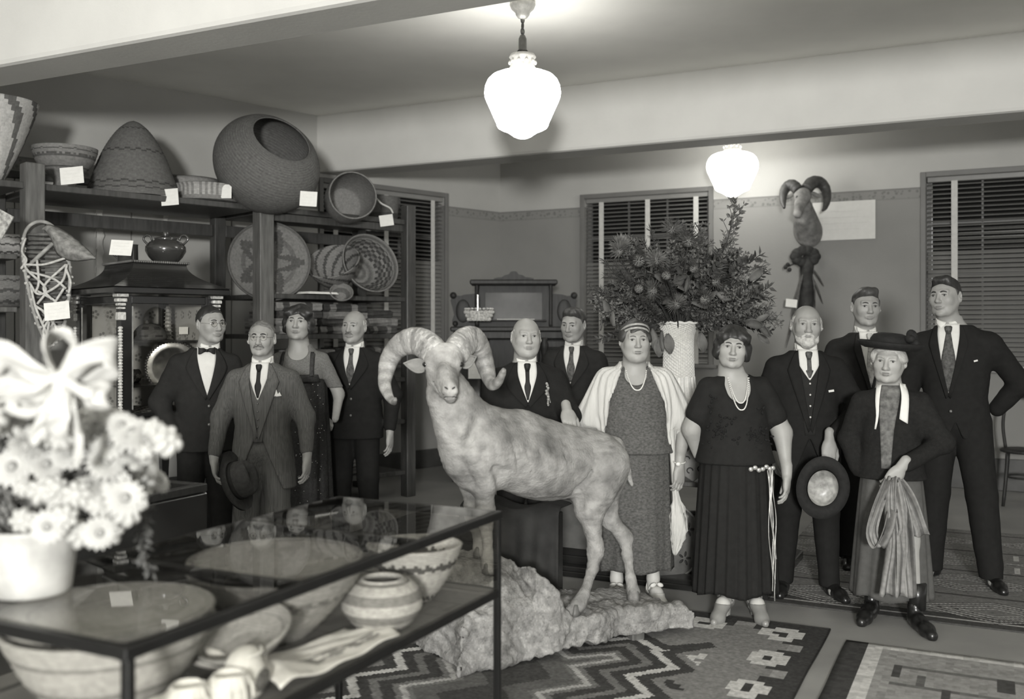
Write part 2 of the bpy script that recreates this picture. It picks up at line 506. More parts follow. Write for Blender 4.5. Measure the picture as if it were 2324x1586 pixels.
M_CASING = mat('window_casing_paint', .15, .5, .08, 5)
M_TAPE = mat('blind_tape', .52, .7, .08, 30)
M_SLAT = mat('blind_slat', .21, .42, .15, 3, spec=.4)
M_NIGHT = mat('night_glass', .012, .06, .1, 2, spec=.5)
M_WHITEP = mat('white_card', .74, .7, .04, 30)
M_BRASS = mat('lamp_metal', .10, .35, .2, 30, metal=.6)
M_FIT = mat('lamp_fitter_metal', .5, .4, .15, 40, .5, 60, metal=.3)

mb = MB(); mb.box((0, 5.5, -.05), (26, 26, .1)); struct(mb.build('floor', M_FLOOR))
mb = MB(); mb.box((0, 5.5, CEIL+.05), (26, 26, .1)); struct(mb.build('ceiling', M_CEIL))

def wall(name, pt, R, s0, s1, sgn, holes):
    """pt(s,n,z); holes: (sa, sb, z0, z1)"""
    mb = MB(); th = .2
    cuts = sorted(holes); x = s0
    def blk(a, b, z0, z1):
        if b-a < 1e-4 or z1-z0 < 1e-4: return
        mb.box(pt((a+b)/2, -th/2, (z0+z1)/2), (b-a, th, z1-z0), R)
    for a, b, z0, z1 in cuts:
        blk(x, a, 0, CEIL); blk(a, b, 0, z0); blk(a, b, z1, CEIL); x = b
    blk(x, s1, 0, CEIL)
    return struct(mb.build(name, M_WALL))
WZ0, WZ1 = 1.14, 2.98
WIN = {1: ('l', .86, 2.45), 2: ('b', 1.07, 2.49), 3: ('b', 4.62, 6.5)}
wall('wall_back', bw, RB, -.25, 9.0, 1, [(WIN[2][1], WIN[2][2], WZ0, WZ1), (WIN[3][1], WIN[3][2], WZ0, WZ1)])
WL = wall('wall_left', lw, RL, -.2, 15.0, -1, [(WIN[1][1], WIN[1][2], WZ0, WZ1)])
mb = MB(); mb.box(bw(4.4, .012, .15), (9.0, .024, .30), RB); struct(mb.build('baseboard_back', M_BASE, bevel=.006))
mb = MB(); mb.box(lw(7.4, .012, .10), (14.8, .024, .20), RL); struct(mb.build('baseboard_left', M_BASE, bevel=.006))

# pale wall boards behind the shelving
M_BOARD = mat('pale_wall_board', .40, .8, .07, 2.2, .15, 40)
for i in range(6):
    mb = MB(); mb.box(lw(2.98+.94*i, .007, 1.455), (.93, .014, 2.51), RL, ch=.003); mb.build('wall_board', M_BOARD, WL)
# ceiling beams
for nm, d0, d1 in (('trim_1', 3.86, 4.22), ('trim_2', 7.89, 8.25)):
    mb = MB(); c = NB*(d0+d1)/2; e0, e1 = (-4.9, 9.0) if nm == 'trim_1' else (-6.6, 9.0)
    # left end runs just into the left wall
    k = (CORNER-c); den = EB[0]*NL[0]+EB[1]*NL[1]; u = (k @ NL)/den
    e0 = u-.1
    mb.box(c+EB*(e0+e1)/2+np.array([0, 0, (3.07+CEIL)/2+.01]), (e1-e0, d1-d0, CEIL-3.07+.02), RB)
    struct(mb.build(nm, M_BEAM, bevel=.03))

# windows with venetian blinds
def window(k, tilt, labels):
    w, a, b = WIN[k]; pt, R, ang = (lw, RL, A_L) if w == 'l' else (bw, RB, A_B)
    L_ = b-a; H_ = WZ1-WZ0; s = (a+b)/2
    o = thing('window_%d' % k, labels[0], 'window', pt(s, 0, WZ0), ang); del o['category']; struct(o)
    mb = MB()      # casing around the reveal
    cw = .05
    mb.box((-L_/2-cw/2, -.012, H_/2), (cw, .03, H_+2*cw), ch=.004); mb.box((L_/2+cw/2, -.012, H_/2), (cw, .03, H_+2*cw), ch=.004)
    mb.box((0, -.012, H_+cw/2), (L_, .03, cw), ch=.004)
    mb.build('casing', M_CASING, o)
    mb = MB(); mb.box((0, -.03, -.02), (L_+.2, .10, .04), ch=.006); mb.build('sill', M_CASING, o)
    mb = MB()
    fw = .045; y = .12
    for x in (-L_/2+fw/2, L_/2-fw/2): mb.box((x, y, H_/2), (fw, .04, H_))
    for z in (fw/2, H_/2, H_-fw/2): mb.box((0, y, z), (L_, .04, fw))
    mb.build('sash_frame', M_CASING, o)
    nx = 3 if L_ < 1.6 else 4
    for r in range(2):
        for c in range(nx):
            z0 = fw+(H_/2-fw)*r if r == 0 else H_/2+fw/2
            pw = (L_-2*fw)/nx
            mb = MB(); mb.box((-L_/2+fw+pw*(c+.5), y+.005, z0+(H_/2-1.5*fw)/2), (pw-.012, .006, H_/2-1.5*fw)); mb.build('pane', M_NIGHT, o)
            if c:
                mb = MB(); mb.box((-L_/2+fw+pw*c, y-.005, z0+(H_/2-1.5*fw)/2), (.018, .03, H_/2-1.5*fw)); mb.build('muntin', M_CASING, o)
    mb = MB(); mb.box((0, y-.005, H_*.76), (L_-2*fw, .03, .018)); mb.build('muntin', M_CASING, o)
    bl = thing('venetian_blind', labels[1], 'blind', pt(s, 0, WZ0), ang)
    mb = MB(); mb.box((0, .035, H_-.025), (L_-.02, .055, .05), ch=.005); mb.build('head_rail', M_SLAT, bl)
    mb = MB(); mb.box((0, .035, .015), (L_-.03, .05, .022), ch=.004); mb.build('bottom_rail', M_SLAT, bl)
    mb = MB(); mb.box((0, 0, 0), (L_-.03, .05, .0035)); sl = mb.build('slat', M_SLAT, bl)
    z = .05; i = 0
    while z < H_-.07:
        c = sl if i == 0 else sl.copy()
        if i: COL.objects.link(c); c.parent = bl
        tl = tilt if z < H_*.62 else min(tilt, .35)
        c.location = (0, .035, z); c.rotation_euler = (tl, 0, 0)
        z += .044; i += 1
    for x in ((-.36, .02, .40) if k == 2 else ((-.55, .33) if k == 3 else (-.6, .0, .6))):
        mb = MB(); mb.box((x*L_ if k == 2 else x*L_/1.5, .0035, H_/2-.02), (.055, .003, H_-.05)); mb.build('ladder_tape', M_TAPE, bl)
    return bl
window(1, .95, ('window in the left wall beside the far corner', 'venetian blind in the narrow window behind the basket shelves'))
window(2, .75, ('window behind the tall flower arrangement', 'venetian blind in the window behind the tall flower arrangement'))
window(3, .75, ('window at the right end of the back wall', 'wide venetian blind behind the tallest young man'))

# pendant lamps
M_GLOW = emit('lamp_opal_glass', LAMP_POWER)
SHADE = [(.12, .432), (.16, .425), (.20, .408), (.228, .38), (.245, .34), (.25, .30), (.246, .27), (.237, .245), (.212, .19), (.19, .14), (.172, .10),
         (.168, .085), (.160, .072), (.140, .06), (.105, .046), (.080, .030), (.058, .014), (.035, .004), (.004, .0)]
def pendant(loc, label):
    o = thing('pendant_lamp', label, 'lamp', loc)
    mb = MB(); mb.lathe(SHADE, 40); mb.build('lamp_shade', M_GLOW, o, smooth=True)
    z = .43
    mb = MB(); mb.lathe([(.075, z-.005), (.088, z+.01), (.086, z+.03), (.078, z+.05), (.078, z+.085), (.088, z+.1), (.08, z+.118), (.03, z+.13)], 28, caps=True)
    for i in range(10):
        a = i*PI/5; mb.ball((.082*math.cos(a), .082*math.sin(a), z+.065), (.012, .012, .016), 6, 5)
    mb.build('fitter', M_FIT, o, smooth=True)
    top = CEIL-loc[2]
    mb = MB(); mb.lathe([(.03, z+.13), (.036, z+.14), (.027, z+.15), (.026, z+.22), (.018, z+.24), (.010, z+.25)], 16, caps=True); mb.build('socket', M_BRASS, o, smooth=True)
    c0 = z+.25; c1 = top-.10; n = max(2, int((c1-c0)/.034))
    for i in range(n):
        th = np.linspace(0, 2*PI, 13); R = Rz(PI/2*(i % 2)+.5)
        pts = np.stack([.011*np.cos(th), 0*th, .022*np.sin(th)], 1) @ R.T+np.array([0, 0, c0+(i+.5)*(c1-c0)/n])
        mb = MB(); mb.tube(pts, .0045, 5, caps=False); mb.build('chain_link', M_BRASS, o, smooth=True)
    mb = MB(); mb.tube([(0, 0, c0), (0, 0, c1)], .004, 6); mb.build('cord', M_BRASS, o)
    mb = MB(); mb.lathe([(.012, top-.115), (.03, top-.105), (.045, top-.085), (.048, top-.07), (.075, top-.045), (.085, top-.02), (.08, top)], 28, caps=True); mb.build('ceiling_canopy', M_FIT, o, smooth=True)
    return o
pendant(P(1186, 315, 6.37), 'nearest glowing pendant lamp hanging in the middle bay above the ram')
pendant(P(1662, 447, 9.6), 'farther glowing pendant lamp seen below the second ceiling beam')
pendant((-2.95, 3.25, 2.75), 'glowing pendant lamp in the first bay outside the picture')
tick('room')
# ------------------------------------------------------------------ rugs
M_RUG = mat('woven_wool', .3, .95, .16, 40, .6, 260, attr=True, spec=.1, stretch=(1, 1, 1))
def rug(name, label, origin, L_, W_, cell, pat, z=.0):
    """origin = far corner; a runs towards the camera (-NB), b runs along bdir; pat(a,b) arrays in metres -> value"""
    o, bdir = origin
    na, nb_ = int(round(L_/cell)), int(round(W_/cell))
    a = np.linspace(0, L_, na+1); b = np.linspace(0, W_, nb_+1)
    A, B = np.meshgrid(a, b, indexing='ij')
    zz = .008+z+.0018*wob(np.stack([A, B, 0*A], -1), 6.0)
    V = o[None, None]-NB*A[..., None]+bdir*B[..., None]; V[..., 2] = zz
    ed = .006*wob(np.stack([A, B, 0*A], -1), 9.0, o=3)
    V[0] -= NB*ed[0][:, None]; V[:, 0] += bdir*ed[:, 0][:, None]; V[:, -1] += bdir*ed[:, -1][:, None]
    idx = np.arange((na+1)*(nb_+1)).reshape(na+1, nb_+1)
    Q = np.stack([idx[:-1, :-1], idx[1:, :-1], idx[1:, 1:], idx[:-1, 1:]], -1).reshape(-1, 4)
    if np.cross(-NB, bdir)[2] < 0: Q = Q[:, ::-1]
    Ac, Bc = np.meshgrid((a[1:]+a[:-1])/2, (b[1:]+b[:-1])/2, indexing='ij')
    col = pat(Ac, Bc).ravel()
    Vt = V.reshape(-1, 3)
    E = list(idx[:, 0])+list(idx[-1, 1:])+list(idx[-2::-1, -1])+list(idx[0, -2:0:-1])
    skirt = Vt[E].copy(); skirt[:, 2] = .0005; n0 = len(Vt)
    sk = np.array([(E[i], n0+i, n0+(i+1) % len(E), E[(i+1) % len(E)]) for i in range(len(E))])
    V2 = np.concatenate([Vt, skirt]); Q2 = np.concatenate([Q, sk]); col = np.concatenate([col, np.full(len(sk), .06)])
    me = mesh_fast(name, V2, Q2, True, col)
    o_ = obj(name, me, M_RUG); return tag(o_, label, 'rug')

RW, RL_ = 2.3, 3.3
def rug1(A, B):
    c = .035; a = np.floor(A/c)*c+c/2; b = np.floor(B/c)*c+c/2
    v = np.full(A.shape, .20)
    wt, dk, md = .50, .05, .27
    e = np.minimum(b, RW-b)                    # distance to the long edges
    et = np.minimum(a, RL_-a)
    ee = np.minimum(e, et)
    # stepped dark border
    ph = np.where(e < et, a, b)
    tri = np.abs(((ph/.40) % 1)-.5)*2           # 0 at motif centre
    step = np.floor((1-tri)*4)/4
    v = np.where(ee < .14+.17*step, dk, v)
    # hollow light boxes in the border
    pc = ((ph/.40) % 1-.5)*.40; q = ee-.19
    box = (np.abs(pc) < .105) & (np.abs(q) < .062) | (np.abs(pc) < .06) & (np.abs(q) < .098)
    hole = (np.abs(pc) < .04) & (np.abs(q) < .028)
    v = np.where(box & (tri < .75), wt, v); v = np.where(hole & (tri < .75), dk, v)
    # small grey tabs on the outside between the boxes
    v = np.where((ee < .13) & (ee > .06) & (tri > .72), md, v)
    # big centre lozenge outlined by white and dark zigzags
    A0, B0_ = A, B
    tri_ = lambda x: np.abs(((x/.36) % 1)-.5)*2
    r = np.maximum(np.abs(B0_-RW/2)-.60+.15*tri_(A0), np.abs(A0-RL_/2-.05)-1.12+.15*tri_(B0_+.07))
    inner = r < .11
    v = np.where(inner & (ee > .34), .055, v)
    v = np.where((r > -.015) & (r < .038), wt, v)
    v = np.where(r < -.08, .16, v)
    v = np.where((r > -.20) & (r < -.13), .055, v)
    v = np.where((r > -.27) & (r < -.235), wt*.75, v)
    v = np.where(r < -.30, .11, v); v = np.where(r < -.42, .06, v)
    r = np.where(r > .16, 1.0, 0.0)
    # crosses and butterflies on the field
    for (ca, cb, k) in ((.75, .52, 0), (1.15, .50, 1), (1.6, .53, 0), (.62, 1.1, 1), (.75, 1.75, 0), (1.2, 1.8, 1)):
        da, db = np.abs(a-ca), np.abs(b-cb)
        if k: cr = (da < .018) & (db < .09) | (db < .018) & (da < .09) | (da < .05) & (db < .05) & (da > .03)
        else: cr = (np.abs(da-db) < .03) & (da < .075) & (db < .075)
        v = np.where(cr & (r > .86), dk if k else wt, v)
    fz = .85+.3*rng.random(A.shape)
    return v*fz
RUGC = P(1886, 1430, 4.90); RUGC[2] = 0
rug('navajo_rug', 'stepped diamond rug with dark border under the ram and its rock', (RUGC, -EB), RL_, RW, .0125, rug1)

def rug2(A, B):
    c = .0105; a = np.floor(A/c)*c; b = np.floor(B/c)*c
    n = A.max(); d = n-a          # distance from the near edge
    v = np.full(A.shape, .19)
    v = np.where(d < .16, .07, v); v = np.where((d > .075) & (d < .10), .42, v)
    v = np.where((d > .16) & (d < .18), .05, v)
    dd = d-.30
    for off, dens in ((0, 1.0), (.62, 1.0), (1.24, 1.0), (1.86, 1)):
        q = np.abs(dd-off)
        p = np.abs(((b/.85+.3*off) % 1)-.5)*2
        lz = q/.20+p
        for l0 in (.40, .60, .80, 1.0):
            v = np.where(np.abs(lz-l0) < .036, .42, v); v = np.where(np.abs(lz-l0-.065) < .028, .07, v)
        bar = (np.abs(q) < .26) & (p > .93) & (q > .1)
        v = np.where(bar & ((b/.033).astype(int) % 2 == 0), .46, v)
        v = np.where(np.abs(dd-off-.31) < .016, .08, v)
    return v*(.85+.3*rng.random(A.shape))
o2 = P(1700, 1358, 5.44); o2[2] = 0
rug('striped_rug', 'long pale diamond patterned rug under the bearded man and old lady', (o2+NB*2.6-EB*.05, EB), 2.6, 5.2, .0105, rug2)

def rug3(A, B):
    c = .034; a = np.floor(A/c)*c; b = np.floor(B/c)*c
    v = np.full(A.shape, .26)
    # broken brick meander in brown
    row = np.floor(a/.24); ph = (b+.21*(row % 2)) % .42
    ar = a % .24
    v = np.where((ar < .035), .13, v); v = np.where((ph < .055) & (ar < .17), .07, v)
    v = np.where((ph > .10) & (ph < .16) & (ar > .12) & (row % 3 == 1), .12, v)
    v = np.where((np.abs(a-.98) < .13) & (np.abs(b-1.02) < .24), .48, v); v = np.where((np.abs(a-.98) < .07) & (np.abs(b-1.02) < .12), .22, v)
    ed = np.minimum(a, b)
    v = np.where(ed < .21, .27, v)
    v = np.where(b < .16, .50, v); v = np.where(a < .045, .50, v)
    v = np.where(b < .10, .055, v)
    return v*(.85+.3*rng.random(A.shape))
o3 = P(1921, 1455, 4.72); o3[2] = 0
rug('brick_patterned_rug', 'grey rug with white edge stripe and brick pattern in the lower right corner', (o3, EB), 3.0, 2.6, .034, rug3)
tick('rugs')

# ------------------------------------------------------------------ the big glass display case in front
CN = np.array([-.739, 1.88, 0]); CU, CWv = NB, -EB      # near corner; u along the long side, w across to the left
CL, CW_ = 1.60, .68; ZT, ZS = .89, .628
def case(u, w, z=0): return CN+CU*u+CWv*w+np.array([0, 0, z])
A_C = math.atan2(CU[1], CU[0]); RC = Rz(A_C)        # local x = u, local y = w
M_CASEFLOOR = mat('case_floor_board', .13, .5, .2, 6, .2, 40)
ca = thing('glass_display_case', 'long glass topped display case on thin dark legs full of baskets', 'display case', case(0, 0), A_C)
bar = .026
def lb(name, c, d, m=M_CASEW, ch=.003):
    mb = MB(); mb.box(c, d, ch=ch); return mb.build(name, m, ca)
for (x, y) in ((bar/2, bar/2), (CL-bar/2, bar/2), (bar/2, CW_-bar/2), (CL-bar/2, CW_-bar/2)):
    w_ = .022
    lb('leg', (x, y, ZT/2-.012), (w_, w_, ZT-.024))
for y in (bar/2, CW_-bar/2): lb('top_rail', (CL/2, y, ZT-.0145), (CL+.01, bar, .026))
for x in (-.002+bar/2, CL-bar/2+.002): lb('top_rail', (x, CW_/2, ZT-.0142), (bar, CW_-bar, .0255))
for x in (.545, 1.085): lb('cross_rail', (x, CW_/2, ZT-.012), (.028, CW_-bar, .02))
for y in (bar/2, CW_-bar/2): lb('lower_rail', (CL/2, y, ZS-.014), (CL-.03, .02, .028))
for x in (bar/2, CL-bar/2): lb('lower_rail', (x, CW_/2, ZS-.014), (.02, CW_-bar-.01, .028))
lb('case_floor', (CL/2, CW_/2, ZS-.008), (CL-.03, CW_-.03, .014), M_CASEFLOOR, 0)
xs_ = [bar, .531, .559, 1.071, 1.099, CL-bar]
for i in range(3):
    a_, b_ = xs_[2*i]-.006, xs_[2*i+1]+.006
    mb = MB(); mb.box(((a_+b_)/2, CW_/2, ZT+.0005), (b_-a_, CW_-bar-.004, .004)); mb.build('top_pane', glass(), ca)
for y in (.006, CW_-.006):
    mb = MB(); mb.box((CL/2, y, (ZS+ZT-.028)/2), (CL-.05, .003, ZT-.028-ZS)); mb.build('side_pane', glass(), ca)
for x in (.006, CL-.006):
    mb = MB(); mb.box((x, CW_/2, (ZS+ZT-.028)/2), (.003, CW_-.05, ZT-.028-ZS)); mb.build('end_pane', glass(), ca)

# ------------------------------------------------------------------ baskets
M_BASK = mat('coiled_basketry', .3, .85, .14, 60, .5, 220, attr=True, spec=.15)
def basket_mesh(name, prof, pat, n=72, rings=40, wall_=.008, coil=.0022, sx=1, sy=1, open_=True, squash=None):
    """prof: outside profile (r,z) bottom -> rim; pat(th 0..1, s 0..1, inside) -> value"""
    prof = np.asarray(prof, float)
    pr = spline(prof, rings)
    d = np.gradient(pr, axis=0); nn = np.stack([d[:, 1], -d[:, 0]], 1); nn /= np.linalg.norm(nn, axis=1)[:, None]+1e-9
    rip = coil*(np.arange(rings) % 2)
    out = pr+nn*rip[:, None]; out[:, 0] = np.maximum(out[:, 0], .001)
    if open_:
        ins = pr-nn*wall_; ins[:, 0] = np.maximum(ins[:, 0], .001); ins = ins+nn*(-coil*(np.arange(rings) % 2))[:, None]
        ins[:, 0] = np.maximum(ins[:, 0], .001); ins[:, 1] = np.maximum(ins[:, 1], ins[0, 1]*0+prof[0, 1]+wall_*.5)
        allp = np.concatenate([out, ins[::-1]])
        sv = np.concatenate([np.linspace(0, 1, rings), np.linspace(1, 0, rings)]); side = np.array([0]*rings+[1]*rings)
    else: allp = out; sv = np.linspace(0, 1, rings); side = np.zeros(rings, int)
    th = np.arange(n)*2*PI/n
    V = np.stack([allp[:, 0][:, None]*np.cos(th)*sx, allp[:, 0][:, None]*np.sin(th)*sy, np.repeat(allp[:, 1][:, None], n, 1)], -1)
    m = len(allp); idx = np.arange(m*n).reshape(m, n)
    Q = np.stack([idx[:-1], np.roll(idx[:-1], -1, 1), np.roll(idx[1:], -1, 1), idx[1:]], -1).reshape(-1, 4)
    TH, S = np.meshgrid((np.arange(n)+.5)/n, (sv[:-1]+sv[1:])/2, indexing='ij')
    I = np.repeat(side[:-1][:, None], n, 1)
    col = np.asarray(pat(TH.T, S.T, I), float)*(.9+.2*rng.random((m-1, n)))
    return mesh_fast(name, V.reshape(-1, 3), Q, True, col.ravel())
def basket(name, label, loc, prof, pat, cat='basket', group=None, rot=(0, 0, 0), **k):
    o = obj(name, basket_mesh(name, prof, pat, **k), M_BASK)
    o.location = tuple(float(c) for c in loc); o.rotation_euler = rot
    return tag(o, label, cat, group)
def pat_zig(base, dark, bands, nz=16, amp=.05):
    def f(t, s, i):
        v = np.full(t.shape, base)
        z = np.abs(((t*nz) % 1)-.5)*2*amp
        for b0, w in bands: v = np.where(np.abs(s-b0-z) < w, dark, v)
        return v
    return f
def pat_rings(base, dark, bands, blocks=0):
    def f(t, s, i):
        v = np.full(t.shape, base)
        for b0, w in bands:
            m = np.abs(s-b0) < w
            if blocks: m &= ((t*blocks).astype(int) % 2 == 0)
            v = np.where(m, dark, v)
        return v
    return f
zc = ZS+.002
bowl = lambda r, h, b=.45: [(.002, 0), (r*b*.8, .001), (r*b, .006), (r*(b+.28), h*.38), (r*.9, h*.75), (r, h)]
basket('coiled_bowl', 'big pale coiled bowl at the near end of the glass case below the vase', case(.27, .355, zc), bowl(.235, .195), pat_rings(.40, .22, [(.35, .012), (.6, .012), (.8, .012)]), coil=.003)
basket('coiled_bowl', 'wide grey bowl basket under the middle pane of the glass case', case(.85, .345, zc), bowl(.245, .195, .38), pat_zig(.30, .16, [(.72, .02)], 26, .04), coil=.0025)
basket('zigzag_bowl', 'pale deep bowl with dark zigzag bands at the far end of the glass case', case(1.36, .20, zc), bowl(.155, .175, .42), pat_zig(.46, .09, [(.40, .03), (.74, .035)], 22, .05), coil=.0025)
basket('round_lidless_jar', 'small round banded basket jar in front of the zigzag bowl', case(1.075, .135, zc),
       [(.002, 0), (.07, .002), (.085, .008), (.112, .04), (.118, .068), (.108, .10), (.085, .125), (.066, .130), (.062, .138)], pat_rings(.47, .23, [(.36, .05), (.6, .05), (.8, .02)]), coil=.003)
basket('shallow_plaque', 'shallow grey basket plaque tilted behind the beaded bag in the glass case', case(.55, .19, zc+.075), bowl(.125, .045, .5), pat_rings(.30, .2, [(.7, .03)]), rot=(.30, -.18, 0))

basket('flat_plaque', 'round pale plaque laid over the big bowl at the near end of the case', case(.27, .355, zc+.198), [(.002, .022), (.10, .020), (.17, .012), (.205, .004), (.232, .016), (.236, .026)], pat_rings(.44, .30, [(.4, .012), (.7, .012)]), coil=.002)
basket('flat_plaque', 'round grey plaque laid over the wide bowl under the middle pane', case(.85, .345, zc+.198), [(.002, .022), (.10, .020), (.17, .012), (.21, .004), (.240, .016), (.246, .026)], pat_zig(.36, .2, [(.72, .03)], 26, .06), coil=.002)
# white embroidered cloth
M_CLOTH = mat('white_linen', .68, .85, .08, 30, .4, 160, attr=True)
g = np.zeros((34, 26, 3)); col = []
for i in range(34):
    for j in range(26):
        u, w = i/33, j/25
        p = case(.47+.52*u+.03*math.sin(5*w), .018+.25*w*(1-.35*u)+.012*math.sin(7*u)*w, zc+.007)
        p[2] += .07*max(0, 1-abs(u-.10)/.25)*(.3+.7*w)+.004*math.sin(u*17+w*4)*math.sin(w*11+1)+.006
        g[i, j] = p
mb = MB(); mb.sheet(g[:, ::-1] if np.cross(CU, CWv)[2] < 0 else g, .004)
nf = (34-1)*(26-1)
vals = []
for i in range(33):
    for j in range(25):
        u, w = i/32, j/24
        v = .80
        if abs(w-.30) < .12 and .22 < u < .9 and (math.sin(u*40)+math.sin(w*50) > -.6): v = .34
        if abs(u-.14) < .07 and .6 < w < .85: v = .28
        vals.append(v)
mb.c = vals+[.78]*(len(mb.f)-nf)
tag(mb.build('embroidered_cloth', M_CLOTH, None, smooth=True), 'crumpled white embroidered cloth on the floor of the glass case', 'cloth')

# white beaded bag and a pair of moccasins at the near end of the case
M_BUCK = mat('white_buckskin', .70, .8, .12, 25, .4, 90)
M_BEAD = mat('dark_beadwork', .12, .4, .4, 90, .5, 200)
def moccasin(loc, rz, label):
    th = thing('moccasin', label, 'moccasin', loc, rz)
    f = Field(np.arange(-.07, .19, .005), np.arange(-.06, .06, .005), np.arange(-.02, .14, .005))
    f.cone((-.03, 0, .035), (.03, 0, .035), .037, .036, .02).cone((.03, 0, .032), (.135, 0, .024), .036, .026, .03)
    f.cone((-.03, 0, .05), (-.03, 0, .065), .036, .044, .02).ell((-.03, 0, .10), (.034, .030, .05), .004, sub=True)
    f.half((0, 0, -1), 0.0)
    V, Q = f.mesh(); obj('shoe_body', mesh_fast('shoe_body', V, Q), M_BUCK, th)
    mb = MB(); mb.ball((.085, 0, .047), (.035, .020, .012), 10, 7); mb.build('bead_panel', M_BEAD, th, smooth=True)
    mb = MB()
    for k in range(9):
        a = k*.7; mb.tube([(-.03+.038*math.cos(a), .040*math.sin(a), .085), (-.03+.05*math.cos(a), .052*math.sin(a), .06), (-.03+.052*math.cos(a), .056*math.sin(a), .035)], .003, 5)
    mb.build('fringe', M_BUCK, th)
    return th
moccasin(case(.33, .085, zc), A_C+2.5, 'white fringed moccasin nearest the front glass of the display case')
moccasin(case(.235, .115, zc), A_C+2.7, 'white fringed moccasin behind its mate at the near end of the case')
th = thing('beaded_bag', 'white drawstring bag with dark beadwork beside the moccasins', 'bag', case(.435, .10, zc), A_C+.4)
f = Field(np.arange(-.11, .11, .006), np.arange(-.08, .08, .006), np.arange(-.02, .14, .006))
f.ell((0, 0, .04), (.085, .055, .045), .02).ell((.02, 0, .085), (.05, .04, .03), .03).half((0, 0, -1), 0)
V, Q = f.mesh(); V += vnormals(V, Q)*(.004*wob(V, 60))[:, None]; V[:, 2] = np.maximum(V[:, 2], 0)
obj('pouch', mesh_fast('pouch', V, Q), M_BUCK, th)
mb = MB(); mb.ball((0, -.046, .045), (.045, .014, .025), 12, 7); mb.build('bead_panel', M_BEAD, th, smooth=True)
mb = MB(); mb.tube(spline([(-.03, -.02, .108), (.0, -.045, .112), (.04, -.03, .11), (.075, -.03, .07), (.09, -.02, .01)], 16), .0035, 6); mb.build('drawstring', M_BUCK, th, smooth=True)

def card(name, label, c, w, h, nrm, up=(0, 0, 1), t=.0015, bend=.0, lines=4, cat='card', group=None, m=None):
    """a slightly bowed paper card facing nrm with faint pencilled lines"""
    n = unit(nrm); up = np.asarray(up, float); up = unit(up-n*up.dot(n)); r = np.cross(up, n)
    th = thing(name, label, cat, c, group=group)
    G = np.zeros((5, 5, 3))
    for i in range(5):
        for j in range(5):
            a, b = (i/4-.5), (j/4-.5)
            G[i, j] = r*w*a+up*h*b+n*bend*(4*a*a-1)*.5
    mb = MB(); mb.sheet(G, t); mb.build('sheet', m or M_WHITEP, th)
    if lines:
        mb = MB()
        for k in range(lines):
            y = h*(.30-.6*k/max(1, lines-1)); x0, x1 = -w*.36, w*(.36 if k < lines-1 else .05)
            P0 = []
            for q in range(13):
                x = x0+(x1-x0)*q/12; P0.append(r*x+up*(y+h*.02*math.sin(q*2.3+k))+n*(bend*(4*(x/w)**2-1)*.5+.0009))
            mb.tube(np.array(P0), h*.006, 4, flat=.3)
        mb.build('pencil_lines', mat('pencil', .42, .8, .1), th)
    return th
card('label_card', 'white card lying on the far side of the glass case floor near the vase', case(.80, .585, zc+.055), .075, .055, unit([.1, -1, .9]), (0, .6, .7))
tick('case')
